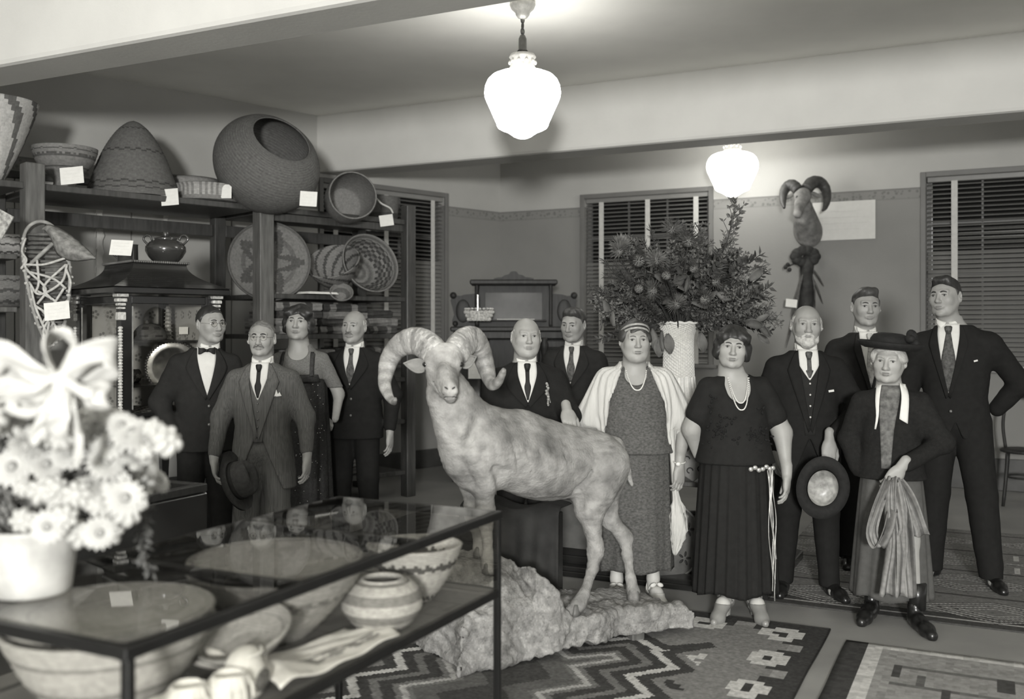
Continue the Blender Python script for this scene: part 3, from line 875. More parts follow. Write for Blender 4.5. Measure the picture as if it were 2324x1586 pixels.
# ------------------------------------------------------------------ mounted bighorn ram on its plaster rock
M_FUR = mat('ram_hide', .40, .92, .34, 16, 1.0, 95, attr=True, spec=.05)
M_HORN = mat('ram_horn', .33, .45, .22, 14, .5, 120, spec=.35, attr=True)
M_HOOF = mat('hoof', .12, .5, .2, 30)
M_EYE = mat('glass_eye', .008, .08, .1, spec=.8)
M_ROCK = mat('plaster_rock', .225, .94, .30, 24, 1.0, 130, spec=.05, attr=True)
M_DARKN = mat('dark_nostril', .05, .6, .1)
RB0 = np.array([-.21, 4.24, 0]); RU = unit([1.036, .50, 0]); RV = np.array([-RU[1], RU[0], 0])
def rk(u, v, z=0): return RB0+RU*u+RV*v+np.array([0, 0, z])
def rock():
    st = .0085
    F = Field(np.arange(-.10, 1.34, st), np.arange(-.12, .74, st), np.arange(-.03, .60, st))
    U, W, Z = F.x[:, None, None], F.y[None, :, None], F.z[None, None, :]
    u2, w2 = np.meshgrid(F.x, F.y, indexing='ij'); p = np.stack([u2, w2, 0*u2], -1)
    s_ = np.clip((u2-.30+.10*(w2-.3))/.28, 0, 1); s_ = s_*s_*(3-2*s_)
    h = .425*(1-s_)+.175*s_-.02*np.clip((u2-.75)/.4, 0, 1)
    h = h*np.where(u2 < .36, np.clip(.52+w2*1.9, .3, 1), 1)+.035*np.exp(-((u2-.23)**2+(w2-.12)**2)/.004)
    h = h+.012*wob(p, 12)+.006*wob(p, 30, o=5)
    lo = .03*np.sin(u2*9)+.04*np.clip((u2-.28)/.12, 0, 1)+.02*np.sin(u2*23+1)
    hi = .60-.10*np.clip((u2-.2)/.4, 0, 1)+.03*np.sin(u2*8+2)-.16*np.clip((u2-1.0)/.2, 0, 1)**2
    e0 = .0+.03*np.sin(w2*11); e1 = 1.20+.03*np.sin(w2*14+1)-.02*np.abs(np.sin(w2*29))
    base = .012+.028*np.clip((u2-.28)/.15, 0, 1)
    side = np.maximum(np.maximum(lo-w2, w2-hi), np.maximum(e0-u2, u2-e1))
    slope = np.clip(.10*(1-s_)+.02, 0, 1)          # lower edges spread a little
    D = np.maximum(side[:, :, None]-slope[:, :, None]*(.25-Z), base[:, :, None]-Z)
    k = .03; T_ = Z-h[:, :, None]
    q = np.clip(.5+.5*(T_-D)/k, 0, 1); F.F = (T_*q+D*(1-q)+k*q*(1-q)).astype(np.float32)
    V, Q = F.mesh(); V = relax(V, Q, 1, .5); N = vnormals(V, Q)
    n = .010*wob(V, 22, o=2)+.009*wob(V, 48, o=7)+.006*wob(V, 100, o=12)+.0035*wob(V, 210, o=5)
    n = n-.012*np.clip(wob(V, 34, o=15)-.45, 0, 1)*2
    V = V+N*n[:, None]; V[:, 2] = np.maximum(V[:, 2], .006)
    fc = V[Q].mean(1); col = .225+.035*wob(fc, 14)+.03*wob(fc, 45, o=3)+.02*rng.normal(size=len(Q))
    col -= .10*np.clip(wob(fc, 30, o=8)-.5, 0, 1)
    W3 = RB0+V[:, :1]*RU+V[:, 1:2]*RV; W3[:, 2] = V[:, 2]
    global ROCKTOP
    ROCKTOP = (u2, w2, h-.006)
    return mesh_fast('rock_mass', W3, Q, True, np.clip(col, .05, .4))
rk_o = thing('rock_base', 'pale plaster rock base that the mounted ram stands on', 'rock', rk(.6, .3))
obj('rock_mass', rock(), M_ROCK, rk_o, world=True)
for (u, v) in ((.08, .10), (.10, .45), (.95, .10), (.93, .36)):
    mb = MB(); mb.box(rk(u, v, .025), (.07, .05, .05), Rz(.45), ch=.006); mb.build('wooden_foot', M_OAK, rk_o, world=True)
def rock_z(p):
    d = p[:2]-RB0[:2]; u, v = d @ RU[:2], d @ RV[:2]
    i = np.argmin((ROCKTOP[0]-u)**2+(ROCKTOP[1]-v)**2); return float(ROCKTOP[2].ravel()[i])

def ram():
    Rp = P
    hoof = {}
    for k, (px, py, Y, zg) in dict(fn=(1108, 1268, 4.50, .42), ff=(1088, 1262, 4.66, .42), hn=(1304, 1400, 4.57, .14), hf=(1437, 1364, 4.87, .13)).items():
        p = Rp(px, py, Y); p[2] = rock_z(p); hoof[k] = p
    base = (hoof['fn']+hoof['hf'])/2
    th = thing('mounted_ram', 'pale taxidermy bighorn ram with great curled horns standing on the rock', 'ram', base)
    lo, hi = np.array([-.62, 4.02, .08]), np.array([.72, 5.2, 1.56])
    hx = [(-.50, -.12)]
    F = Field(np.arange(-.50, .72, .0068), np.arange(4.08, 5.12, .0068), np.arange(.10, 1.45, .0068))
    # trunk
    F.cone(Rp(1098, 1015, 4.52), Rp(1205, 1043, 4.66), .168, .168, .04)
    F.cone(Rp(1205, 1043, 4.66), Rp(1335, 1062, 4.83), .166, .148, .05)
    F.ell(Rp(1092, 1032, 4.50), (.135, .15, .175), .06)
    F.ell(Rp(1352, 1072, 4.86), (.135, .13, .165), .06)
    F.cone(Rp(1065, 952, 4.49), Rp(1180, 968, 4.63), .060, .055, .09)         # withers
    F.cone(Rp(1180, 968, 4.63), Rp(1355, 1012, 4.86), .052, .062, .09)
    F.ell(Rp(1245, 1100, 4.70), (.13, .12, .065), .05)                         # belly
    # neck
    F.cone(Rp(1060, 990, 4.48), Rp(1012, 880, 4.40), .125, .084, .06)
    F.cone(Rp(1058, 1040, 4.44), Rp(1004, 905, 4.37), .105, .058, .06)
    F.cone(Rp(1075, 975, 4.50), Rp(1030, 890, 4.44), .105, .070, .06)
    F.ell(Rp(1072, 1082, 4.46), (.06, .07, .06), .04)                       # brisket
    # head
    poll, eyeC, muz, chin = Rp(1008, 805, 4.40), Rp(1006, 836, 4.335), Rp(1022, 887, 4.205), Rp(1022, 905, 4.225)
    F.ell(poll, (.082, .09, .08), .03); F.ell(Rp(1009, 822, 4.345), (.074, .05, .055), .03)
    F.cone(eyeC+np.array([0, .02, 0]), Rp(1018, 878, 4.245), .071, .039, .03)
    F.cone(Rp(1016, 866, 4.265), muz, .041, .034, .02)
    F.cone(Rp(998, 850, 4.36), Rp(1017, 898, 4.25), .055, .028, .03)            # jaw
    F.ell(chin, (.024, .030, .020), .02)
    F.ell(muz+np.array([.0, -.014, -.002]), (.031, .022, .027), .012)
    F.cone(Rp(1008, 838, 4.27), Rp(1019, 872, 4.20), .022, .018, .03)
    for sx in (-1, 1):
        F.ell(eyeC+np.array([sx*.066, .0, .02]), (.024, .032, .024), .015)        # orbit
        F.cone(poll+np.array([sx*.03, -.01, .01]), poll+np.array([sx*.055, .015, .055]), .058, .05, .03)
    for sx in (-1, 1): F.ell(muz+np.array([sx*.017, -.034, .014]), (.011, .012, .006), .006, R=Ry(-sx*.6), sub=True)
    F.cone(muz+np.array([-.030, -.016, -.024]), muz+np.array([.030, -.016, -.024]), .006, .006, .004, sub=True)
    for sx in (-1, 1): F.ell(eyeC+np.array([sx*.090, -.012, .018]), (.016, .018, .013), .008, sub=True)
    # near fore leg / far fore leg
    def leg(pts, k=.03):
        for (a, ra), (b, rb) in zip(pts[:-1], pts[1:]): F.cone(a, b, ra, rb, k)
    fn, ff, hn, hf = [hoof[k] for k in ('fn', 'ff', 'hn', 'hf')]
    up = np.array([0, 0, 1.0])
    leg([(Rp(1085, 1020, 4.44), .095), (Rp(1098, 1085, 4.43), .066), (Rp(1101, 1145, 4.46), .036), (Rp(1103, 1165, 4.47), .040), (Rp(1103, 1185, 4.48), .029), (fn+up*.075, .023), (fn+up*.035, .028), (fn+np.array([.012, -.03, .022]), .027)])
    leg([(Rp(1066, 1040, 4.58), .085), (Rp(1070, 1095, 4.60), .055), (Rp(1072, 1145, 4.62), .033), (Rp(1074, 1165, 4.63), .038), (Rp(1074, 1185, 4.63), .027), (ff+up*.075, .022), (ff+up*.035, .027), (ff+np.array([.012, -.03, .022]), .026)])
    # hind legs: stifle forward, hock backward
    leg([(Rp(1372, 1055, 4.80), .125), (Rp(1352, 1120, 4.77), .088), (Rp(1341, 1160, 4.75), .062), (Rp(1345, 1200, 4.75), .040), (Rp(1352, 1238, 4.76), .034), (Rp(1351, 1256, 4.76), .036), (Rp(1345, 1290, 4.73), .024), (hn+up*.085+np.array([.045, .03, 0]), .023), (hn+up*.045+np.array([.02, .01, 0]), .029), (hn+np.array([-.02, -.02, .022]), .028)])
    F.cone(Rp(1318, 1128, 4.77), Rp(1330, 1150, 4.76), .035, .05, .05)
    leg([(Rp(1375, 1080, 4.95), .10), (Rp(1372, 1140, 4.96), .065), (Rp(1384, 1178, 4.97), .044), (Rp(1408, 1206, 4.99), .034), (Rp(1419, 1222, 4.99), .036), (Rp(1424, 1262, 4.95), .024), (hf+up*.10+np.array([-.01, .015, 0]), .021), (hf+up*.045, .028), (hf+np.array([-.004, -.03, .022]), .027)])
    # tail and rump
    leg([(Rp(1396, 1015, 4.91), .035), (Rp(1413, 1042, 4.95), .026), (Rp(1422, 1066, 4.98), .020), (Rp(1434, 1100, 4.99), .010)], .02)
    F.cone(Rp(1385, 1020, 4.92), Rp(1395, 1080, 4.92), .06, .05, .06)
    # folds behind the elbow, at the flank, between shoulder and neck, and along the jaw
    def groove(a, b, r=.016, k=.03): F.cone(a, b, r, r, k, sub=True)
    groove(Rp(1126, 1066, 4.365), Rp(1140, 1118, 4.435), .014); groove(Rp(1126, 1066, 4.365), Rp(1160, 1072, 4.405), .006, .03)
    groove(Rp(1306, 1108, 4.66), Rp(1318, 1150, 4.70), .014); groove(Rp(1340, 1070, 4.675), Rp(1310, 1112, 4.66), .010)
    groove(Rp(1048, 1050, 4.325), Rp(1072, 1098, 4.375), .014); groove(Rp(1078, 1062, 4.325), Rp(1090, 1110, 4.36), .008)
    groove(Rp(1090, 948, 4.36), Rp(1060, 1010, 4.335), .008, .05); groove(Rp(990, 868, 4.30), Rp(1012, 905, 4.245), .008, .02)
    for q in range(5): groove(Rp(1165+28*q, 1005, 4.405+.037*q), Rp(1176+28*q, 1070, 4.44+.037*q), .001, .016)
    V, Q = F.mesh(); V = relax(V, Q, 1, .5)
    N = vnormals(V, Q)
    V = V+N*(.0022*wob(V, 55, (1, 1, 1.8))+.0012*wob(V, 140, (1, 1, 2), o=6))[:, None]
    fc = V[Q].mean(1)
    px = CX+fc[:, 0]/fc[:, 1]*FPX; 
    # coat: own colour of the hide
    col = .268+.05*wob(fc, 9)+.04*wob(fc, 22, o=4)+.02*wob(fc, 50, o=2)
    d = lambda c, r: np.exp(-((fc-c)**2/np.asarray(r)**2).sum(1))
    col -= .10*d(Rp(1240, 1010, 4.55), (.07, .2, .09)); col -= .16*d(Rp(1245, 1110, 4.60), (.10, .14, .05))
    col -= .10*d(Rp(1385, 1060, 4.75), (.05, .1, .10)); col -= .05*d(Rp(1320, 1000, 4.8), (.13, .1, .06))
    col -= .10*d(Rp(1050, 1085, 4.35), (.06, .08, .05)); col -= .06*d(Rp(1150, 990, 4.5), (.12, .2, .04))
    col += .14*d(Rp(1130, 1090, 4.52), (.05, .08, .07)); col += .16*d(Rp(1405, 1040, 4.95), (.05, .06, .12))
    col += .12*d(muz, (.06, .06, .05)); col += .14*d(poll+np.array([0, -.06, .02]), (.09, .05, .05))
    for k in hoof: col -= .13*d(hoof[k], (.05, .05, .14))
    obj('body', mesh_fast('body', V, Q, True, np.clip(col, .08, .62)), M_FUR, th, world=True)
    for k in hoof:
        f = np.array([.3, -1, 0]) if k[0] == 'f' else np.array([-.45, -1, 0]) if k == 'hn' else np.array([-.05, -1, 0])
        f = unit(f); R = np.stack([np.cross(f, up), -f, up], 1)
        mb = MB()
        for sx in (-.016, .016):
            mb.loft([hoof[k]+R @ np.array([sx+a*.016*w, (-.042+.032*b if 1 else 0)*1.0, z]) for a, b in [(0, 0)]] if 0 else
                    [np.array([hoof[k]+R @ np.array([sx+.0155*w*math.cos(t), -.015+.036*w*math.sin(t), z]) for t in np.linspace(0, 2*PI, 12, endpoint=False)]) for z, w in ((.004, 1.12), (.02, 1.05), (.045, .8), (.055, .5))])
        mb.build('hoof', M_HOOF, th, smooth=True, world=True)
    for sx in (-1, 1):
        mb = MB(); mb.ball(eyeC+np.array([sx*.079, -.004, .018]), (.014, .017, .012), 14, 9); mb.build('eye', M_EYE, th, smooth=True, world=True)
    mb = MB(); mb.tube(spline([muz+np.array([-.026, -.012, -.026]), muz+np.array([-.010, -.027, -.0225]), muz+np.array([.010, -.027, -.0225]), muz+np.array([.026, -.012, -.026])], 12), .0024, 6); mb.build('mouth_line', M_DARKN, th, smooth=True, world=True)
    for sx in (-1, 1): 
        mb = MB(); mb.ball(muz+np.array([sx*.016, -.0315, .0145]), (.009, .006, .0038), 8, 6, Ry(-sx*.6)); mb.build('nostril', M_DARKN, th, smooth=True, world=True)
    # ears: pointed leaf shells
    for base_, tip, nrm in ((Rp(966, 833, 4.365), Rp(915, 824, 4.36), (.05, -1, .1)), (Rp(1046, 826, 4.40), Rp(1082, 809, 4.39), (-.1, -1, .15))):
        ax = tip-base_; L_ = np.linalg.norm(ax); ax = ax/L_; n = unit(nrm); n = n-ax*n.dot(ax); n = unit(n); s = np.cross(ax, n)
        G = np.zeros((15, 9, 3))
        for i in range(15):
            t = i/14; w = .034*math.sin(PI*min(1, (t*.86+.14))**.8)*(.95 if t < .9 else .75)+.002
            for j in range(9):
                q = (j/8-.5)*2; G[i, j] = base_+ax*L_*t+s*w*q+n*(.014*q*q-.012)*(1-.4*t)
        mb = MB(); mb.sheet(G, .005); mb.build('ear', mat('ram_ear', .20, .9, .2, 20, .5, 150), th, smooth=True, world=True)
    # horns
    HL = [(995, 806, 4.375, .072), (968, 780, 4.41, .078), (940, 773, 4.45, .070), (908, 786, 4.48, .062), (886, 815, 4.49, .052), (877, 848, 4.47, .043), (874, 876, 4.43, .033), (883, 900, 4.38, .024), (893, 912, 4.32, .017), (897, 906, 4.26, .010)]
    HR = [(1030, 802, 4.385, .070), (1050, 776, 4.43, .076), (1072, 772, 4.48, .068), (1091, 798, 4.52, .060), (1103, 834, 4.52, .048), (1111, 862, 4.48, .036), (1120, 874, 4.43, .029), (1131, 866, 4.38, .023), (1140, 848, 4.34, .018), (1144, 838, 4.32, .010)]
    for H in (HL, HR):
        c = np.array([Rp(a, b, y) for a, b, y, _ in H]); r = np.array([q[3] for q in H])
        S = spline(np.concatenate([c, r[:, None]], 1), 120)
        k = np.arange(120); ring = 1+.030*np.abs(np.sin(k*.55))+.02*np.sin(k*.23+1)
        T = np.gradient(S[:, :3], axis=0); T /= np.linalg.norm(T, axis=1)[:, None]
        mb = MB(); ctr = S[:, :3].mean(0); rings = []
        for i in range(120):
            inw = ctr-S[i, :3]; inw -= T[i]*inw.dot(T[i]); inw = unit(inw); sd = np.cross(T[i], inw)
            q = np.linspace(0, 2*PI, 24, endpoint=False)
            rad = S[i, 3]*ring[i]*.84*(1+.10*np.cos(3*q))
            rings.append(S[i, :3]+rad[:, None]*(np.cos(q)[:, None]*inw*1.0+np.sin(q)[:, None]*sd*.95))
        mb.loft(rings); mb.c = [float(np.clip(.25+.05*math.sin(i*.55)+.02*rng.normal()+(.16*rng.random() if rng.random() < .8-i/45 else 0), .1, .6)) for i in range(119) for j in range(24)]+[.2, .2]
        mb.build('horn', M_HORN, th, smooth=True, world=True)
    # frosted patch of flaking paint on brow and horn bases
    return th
ram()
tick('ram')
# ------------------------------------------------------------------ people
M_SKIN = mat('skin', .275, .5, .08, 14, .12, 260, spec=.35, sub=.15)
M_SKINP = mat('pale_skin', .31, .5, .07, 14, .12, 260, spec=.35, sub=.15)
M_LIP = mat('lips', .14, .45, .1, 20)
M_SCL = mat('eye_white', .23, .25, .05, 20)
M_IRIS = mat('iris', .035, .12, .1, spec=.7)
M_HAIRD = mat('dark_hair', .020, .5, .4, 40, .6, 90, stretch=(1, 1, .25), spec=.5)
M_HAIRB = mat('brown_hair', .045, .52, .35, 40, .6, 90, stretch=(1, 1, .25), spec=.4)
M_HAIRG = mat('grey_hair', .36, .6, .25, 60, .6, 120, spec=.2)
M_HAIRM = mat('greying_hair', .13, .55, .4, 60, .6, 120, spec=.3)
def cloth(key, v, rough=.88, var=.12, scale=30, bump=.35, bs=240, **k): return mat(key, v, rough, var, scale, bump, bs, spec=.12, **k)
M_BLK = cloth('black_wool', .015); M_NAVY = cloth('dark_wool', .021); M_GREY = cloth('grey_pinstripe_wool', .095, var=.30, stretch=(7, 7, .12))
M_SHIRT = cloth('white_shirt_cotton', .60, .8, .04); M_COLLAR = cloth('starched_collar', .66, .6, .03)
M_TIED = cloth('dark_silk', .02, .5); M_TIEM = cloth('figured_silk', .07, .5, .5, 60); M_TIEL = cloth('pale_silk', .36, .5, .35, 70)
M_BTN = mat('button', .10, .25, .1, spec=.6); M_BTNL = mat('pearl_button', .5, .3, .1)
M_SHOE = mat('black_leather', .012, .28, .2, 20, .15, 60, spec=.55)
M_WIRE = mat('spectacle_wire', .25, .25, .1, metal=.8)
M_LENS = glass('lens_glass', .01, .97)

def head_field(F, hd, sex='m'):
    """adds the head in head coordinates (origin between the ears, face towards -y)"""
    j = hd.get('jaw', 1.0); nz = hd.get('nose', 1.0); fat = hd.get('fat', 0.0); fl = hd.get('long', 1.0)
    F.ell((0, .014, .034), (.0775, .096, .082), 0)
    F.ell((0, -.012, .000), (.0705+.004*fat, .082, .085), .03)
    F.ell((0, -.030, -.048*fl), ((.055+.006*fat)*j, .060, .064), .035)
    for s in (-1, 1):
        F.cone((s*.054*j, .000, -.036), (s*.034*j, -.050, -.086*fl), .020+.005*fat, .018+.006*fat, .04)
        F.ell((s*.042, -.064, -.020), (.024, .020, .024), .03)
        F.cone((s*.012, -.0905, .030), (s*.044, -.078, .031), .0085, .0085, .014)
    F.ell((0, -.077, -.100*fl), (.023*j, .018, .016), .022)
    if fat > .5: F.ell((0, -.035, -.104*fl), (.036, .045, .022), .03)
    for s in (-1, 1): F.ell((s*.0325, -.1000, .008), (.0165, .0125, .0105), .012, sub=True)
    F.cone((0, -.093, .020), (0, -.110*1, -.026*nz), .0085, .0115*nz, .012)
    F.ell((0, -.112, -.030*nz), (.0125*nz, .011, .0105), .008)
    for s in (-1, 1): F.ell((s*.0125*nz, -.101, -.032*nz), (.0085, .010, .008), .006)
    F.cone((-.021, -.088, -.0600*fl), (.021, -.088, -.0600*fl), .0065, .0065, .010)
    F.ell((0, -.0945, -.0585*fl), (.016, .007, .0055), .006)
    F.ell((0, -.0930, -.0705*fl), (.017, .008, .0065), .006)
    for s in (-1, 1):
        F.cone((s*.0195, -.0915, .0138), (s*.0465, -.0815, .0135), .0056, .0056, .006)     # upper lid
        F.cone((s*.0205, -.0905, -.0012), (s*.0445, -.0815, .0006), .0046, .0046, .006)    # lower lid
        e = hd.get('ear', 1.0)
        F.ell((s*.0850, .012, .000), (.0095, .0200*e, .0340*e), .010, R=Rz(s*.62) @ Rx(-.15))
        F.ell((s*.0930, .002, .005), (.007, .0105, .019*e), .005, sub=True, R=Rz(s*.62))
    F.cone((0, .022, -.030), (0, .030, -.16), .056+.006*fat, .058+.010*fat, .03)

def fingers(F, wrist, fdir, pn, side, curl=.35, sc=1.0, spread=1.0, thumb=.6):
    """hand: palm, four unequal bent fingers, side thumb. pn = direction the palm faces; side=+1 puts the thumb along fdir x pn"""
    f = unit(fdir); n = np.asarray(pn, float); n = unit(n-f*n.dot(f)); b = np.cross(f, n)*side
    W = lambda a, c, d: wrist+(f*a+b*c+n*d)*sc
    F.ell(W(.048, .002, .0), (.042*sc, .050*sc, .019*sc), .012, R=np.stack([b, f, n], 1))
    F.cone(W(-.05, 0, 0), W(.01, 0, 0), .026*sc, .026*sc, .015)
    for c, kl, ln, r in ((.030, .090, .072, .0092), (.0105, .094, .080, .0096), (-.0095, .090, .074, .0092), (-.028, .080, .058, .0082)):
        F.cone(W(.02, c*.6, -.003), W(kl, c, -.002), .014*sc, .0112*sc, .010)
        p = W(kl, c, -.002); a = curl*.55; cc = c*.25*spread
        for fr, rr in ((.46, .95), (.30, .88), (.24, .8)):
            d = f*math.cos(a)+n*math.sin(a)+b*cc*3*(1 if fr > .4 else 0)
            q = p+d*ln*fr*sc
            F.cone(p, q, r*sc*rr*1.06, r*sc*rr*.95, .003)
            p = q; a += curl
    t0, t1, t2, t3 = W(.018, .022, .006), W(.050, .047, .014+.012*thumb), W(.080, .056, .018+.022*thumb), W(.102, .055, .020+.030*thumb)
    F.cone(t0, t1, .0165*sc, .0125*sc, .012); F.cone(t1, t2, .0115*sc, .0105*sc, .004); F.cone(t2, t3, .0105*sc, .0085*sc, .003)
    return W

class Person:
    def __init__(s, label, px, Y, h, yaw=0, zoff=0, **kw):
        s.h = h; s.k = h/1.75; s.kw = kw; s.X = (px-CX)/FPX*Y
        s.o = thing('person', label, 'person', (s.X, Y, zoff), yaw)
        s.yaw = yaw; s.Y = Y
        s.skin = kw.get('skin', M_SKIN)
        sh = kw.get('shoulder', 1.0); w = kw.get('waist', 1.0); fe = kw.get('female', False); lean = kw.get('lean', 0.0)
        k = s.k
        T = [(.78, .195*w, .135*w), (.92, .198*w, .138*w), (1.06, .180*w, .128*w), (1.20, .192*(.5*w+.5), .128*(.5*w+.5)), (1.30, .190*sh, .122), (1.37, .178*sh, .110), (1.41, .158*sh, .098), (1.445, .126*sh, .086), (1.475, .094, .078), (1.505, .072, .070), (1.525, .064, .064)]
        if fe: T = [(.78, .205*w, .150*w), (.92, .200*w, .142*w), (1.05, .172*w, .122*w), (1.18, .178*w, .135*w), (1.26, .172*(.6*w+.4), .142*w), (1.34, .166*sh, .118), (1.40, .142*sh, .094), (1.435, .108*sh, .080), (1.465, .078, .068), (1.50, .056, .056)]
        s.T = np.array([(z*k, a*k, b*k, lean*max(0, z-.9)*.5, 0) for z, a, b in T])
        s.sx = .172*sh*k; s.sz = 1.372*k
        hs = kw.get('head', 1.0)*(k**.5)*.985; s.hs = hs
        hy, hp, hr = kw.get('face', (0, 0, 0))
        s.HR = Rz(hy) @ Ry(hr) @ Rx(hp)
        s.HT = np.array([kw.get('hx', 0)+lean*.25, -.028+kw.get('hyo', 0), h-.119*hs-kw.get('drop', 0)])
    def hp(s, p): return s.HR @ (np.asarray(p, float)*s.hs)+s.HT
    # front of torso at x,z plus outward offset
    def fy(s, x, z, off=0.0, n=2.3, back=False):
        a = np.interp(z, s.T[:, 0], s.T[:, 1]); b = np.interp(z, s.T[:, 0], s.T[:, 2]); cx = np.interp(z, s.T[:, 0], s.T[:, 3])
        q = np.clip(1-(np.abs(x-cx)/a)**n, 0.02, 1)
        return (1 if back else -1)*(b*q**(1/n)+off+s.kw.get('jk_off', 0.003))
    def patch(s, name, left, right, m, off=.004, n=14, w=7, t=.003, parent=None, smooth=True):
        L_ = spline(left, n); R_ = spline(right, n)
        G = np.zeros((n, w, 3))
        for i in range(n):
            for j in range(w):
                x, z = L_[i]+(R_[i]-L_[i])*j/(w-1); G[i, j] = (x, s.fy(x, z, off), z)
        mb = MB(); mb.sheet(G, t); return mb.build(name, m, parent or s.o, smooth=smooth)
    def body(s, arms, feet=((-.1, 0), (.1, 0))):
        """arms: list of (side, elbow, wrist, fdir, palm normal, curl, visible)"""
        k = s.k; hs = s.hs
        fx, fz, fyr = [], [], []
        c = s.HT; fx.append((c[0]-.105*hs, c[0]+.105*hs)); fz.append((c[2]-.14*hs, c[2]+.125*hs)); fyr.append((c[1]-.13*hs, c[1]+.12*hs))
        for (sd, el, wr, fd, pn, cu, vis) in arms:
            if not vis: continue
            w = np.array(wr); e = w+unit(fd)*.20; lo = np.minimum(w, e)-.05; hi = np.maximum(w, e)+.05
            fx.append((lo[0], hi[0])); fyr.append((lo[1], hi[1])); fz.append((lo[2], hi[2]))
        allp = np.array([a[1] for a in arms]+[a[2] for a in arms])
        xs = fine(min(-.28*k, allp[:, 0].min()-.16), max(.28*k, allp[:, 0].max()+.16), .0036, fx, .02)
        ys = fine(min(-.20, min(f[1] for f in feet)-.14, allp[:, 1].min()-.15), .20, .0036, fyr, .02)
        zs = fine(.0, s.h+.02, .0036, fz, .022)
        F = Field(xs, ys, zs)
        TB = s.T.copy()
        for r in TB:
            i_ = (.010 if s.kw.get('female') else .03) if r[0] > 1.24*k else .055
            r[1] -= i_; r[2] -= i_
        F.loft(TB, k=.02, zlo=.85*k)
        for sd in (-1, 1):
            fx_, fy_ = feet[0 if sd < 0 else 1]; hip = np.array([sd*.085*k, 0, .90*k]); an = np.array([fx_, fy_+.025, .08]); kn = (hip+an)/2+np.array([0, -.025, .02])
            F.cone(hip, kn, .075*k, .048*k, .03); F.cone(kn, an, .048*k, .032*k, .03); F.cone(an-[0, 0, .03], an+[0, -.07, -.045], .028, .022, .02)
        F.cone((0, .01, 1.40*k), tuple(s.hp((0, .028, -.12))), .056, .052, .03)
        F.xf(s.HR, s.HT, s.hs)
        head_field(F, s.kw.get('hd', {}))
        F.xf()
        for (sd, el, wr, fd, pn, cu, vis) in arms:
            S_ = np.array([sd*(s.sx-.02), 0, s.sz]); E = np.array(el); W = np.array(wr)
            ar = 1.0 if not s.kw.get('bare') else 1.25*s.kw.get('armfat', 1.0)
            F.cone(S_, E, .043*ar, .038*ar, .02); F.cone(E, W-unit(W-E)*.02, .037*ar, .024, .02)
            if vis: fingers(F, W, fd, pn, sd*s.kw.get('tflip', 1), cu, .97*s.kw.get('hand', 1.0))
        V, Q = F.mesh(); V = relax(V, Q, 1, .35)
        b = obj('body', mesh_fast('body', V, Q), s.skin, s.o); s.b = b
        # eyes, brows, lips
        hd = s.kw.get('hd', {}); fl = hd.get('long', 1.0)
        gx, gz = hd.get('gaze', (0, 0))
        for sd in (-1, 1):
            ec = np.array([sd*.0330, -.0800, .0064]); mb = MB()
            mb.ball(s.hp(ec), .0125*hs, 12, 9); e = mb.build('eye', M_SCL, s.o, smooth=True)
            d = unit([gx, -1, gz]); mb = MB(); mb.ball(s.hp(ec+d*.0085), .0062*hs, 10, 7); mb.build('iris', M_IRIS, e, smooth=True)
            lp = spline([s.hp((sd*.0185, -.0945, .0105)), s.hp((sd*.026, -.0968, .0128)), s.hp((sd*.035, -.0950, .0128)), s.hp((sd*.0455, -.0865, .0092))], 9)
            mb = MB(); mb.tube(lp, np.array([.5, .8, 1, 1, 1, 1, 1, .9, .5])*.0017*hs, 5); mb.build('eyelashes', M_HAIRB if s.kw.get('hairm') is not M_HAIRG else M_HAIRM, s.o, smooth=True)
            br = hd.get('brow', .0032)
            pts = spline([s.hp((sd*.013, -.101, .0255)), s.hp((sd*.030, -.0975, .0305)), s.hp((sd*.048, -.082, .0245))], 9)
            mb = MB(); mb.tube(pts, np.array([.7, 1, 1.1, 1.1, 1.05, 1, .9, .7, .4])*br*hs, 6); mb.build('eyebrow', s.kw.get('browm', s.kw.get('hairm', M_HAIRD)), s.o, smooth=True)
        mb = MB()
        for zz, hh, yy, ww in ((-.0595, .0040, -.0965, .0205), (-.0690, .0050, -.0955, .0180)):
            mb.ball(s.hp((0, yy, zz*fl)), np.array([ww, .0068, hh])*hs, 14, 7, s.HR)
        mb.build('lips', M_LIP if s.kw.get('female') else mat('pale_lips', .19, .5, .1), s.o, smooth=True)
        return b
    def hair(s, kind, m, **q):
        hs = s.hs; st = .0045
        F = Field(*[np.arange(a, b, st) for a, b in ((s.HT[0]-.15, s.HT[0]+.15), (s.HT[1]-.16, s.HT[1]+.17), (s.HT[2]-.17, s.HT[2]+.165))])
        F.xf(s.HR, s.HT, hs)
        if kind == 'short':
            F.ell((0, .017, .039), (.0825, .1015, .0885*q.get('top', 1)), 0)
            lift = q.get('lift', 0.0)
            if q.get('pomp'): F.cone((-.025, -.055, .098), (.035, -.052, .103), .024, .022, .05)
            nrm = unit((0, -.62, -.78)); F.half(nrm, nrm.dot((0, -.078, .072+lift)), .022)
            for sd in (-1, 1): F.cone((sd*.0765, -.012, .040), (sd*.0775, -.010, .006), .008, .004, .016)
            F.half((0, 0, -1), .066, .01)
            for sd in (-1, 1): F.ell((sd*.092, .006, .000), (.016, .022, .032), .004, sub=True)
        elif kind == 'fringe':      # bald crown
            F.ell((0, .017, .028), (.0812, .1005, .078), 0)
            nrm = unit((0, -.75, -.66)); F.half(nrm, nrm.dot((0, .005+q.get('back', 0), .035)), .006)
            F.half((0, 0, 1), q.get('crown', .052), .012); F.half((0, 0, -1), .062, .01)
            for sd in (-1, 1): F.cone((sd*.0755, -.010, .04), (sd*.0770, -.008, .006), .007, .004, .012); F.ell((sd*.092, .006, .000), (.016, .022, .030), .004, sub=True)
        elif kind == 'bob':
            F.ell((0, .018, .042), (.092, .108, .092), 0)
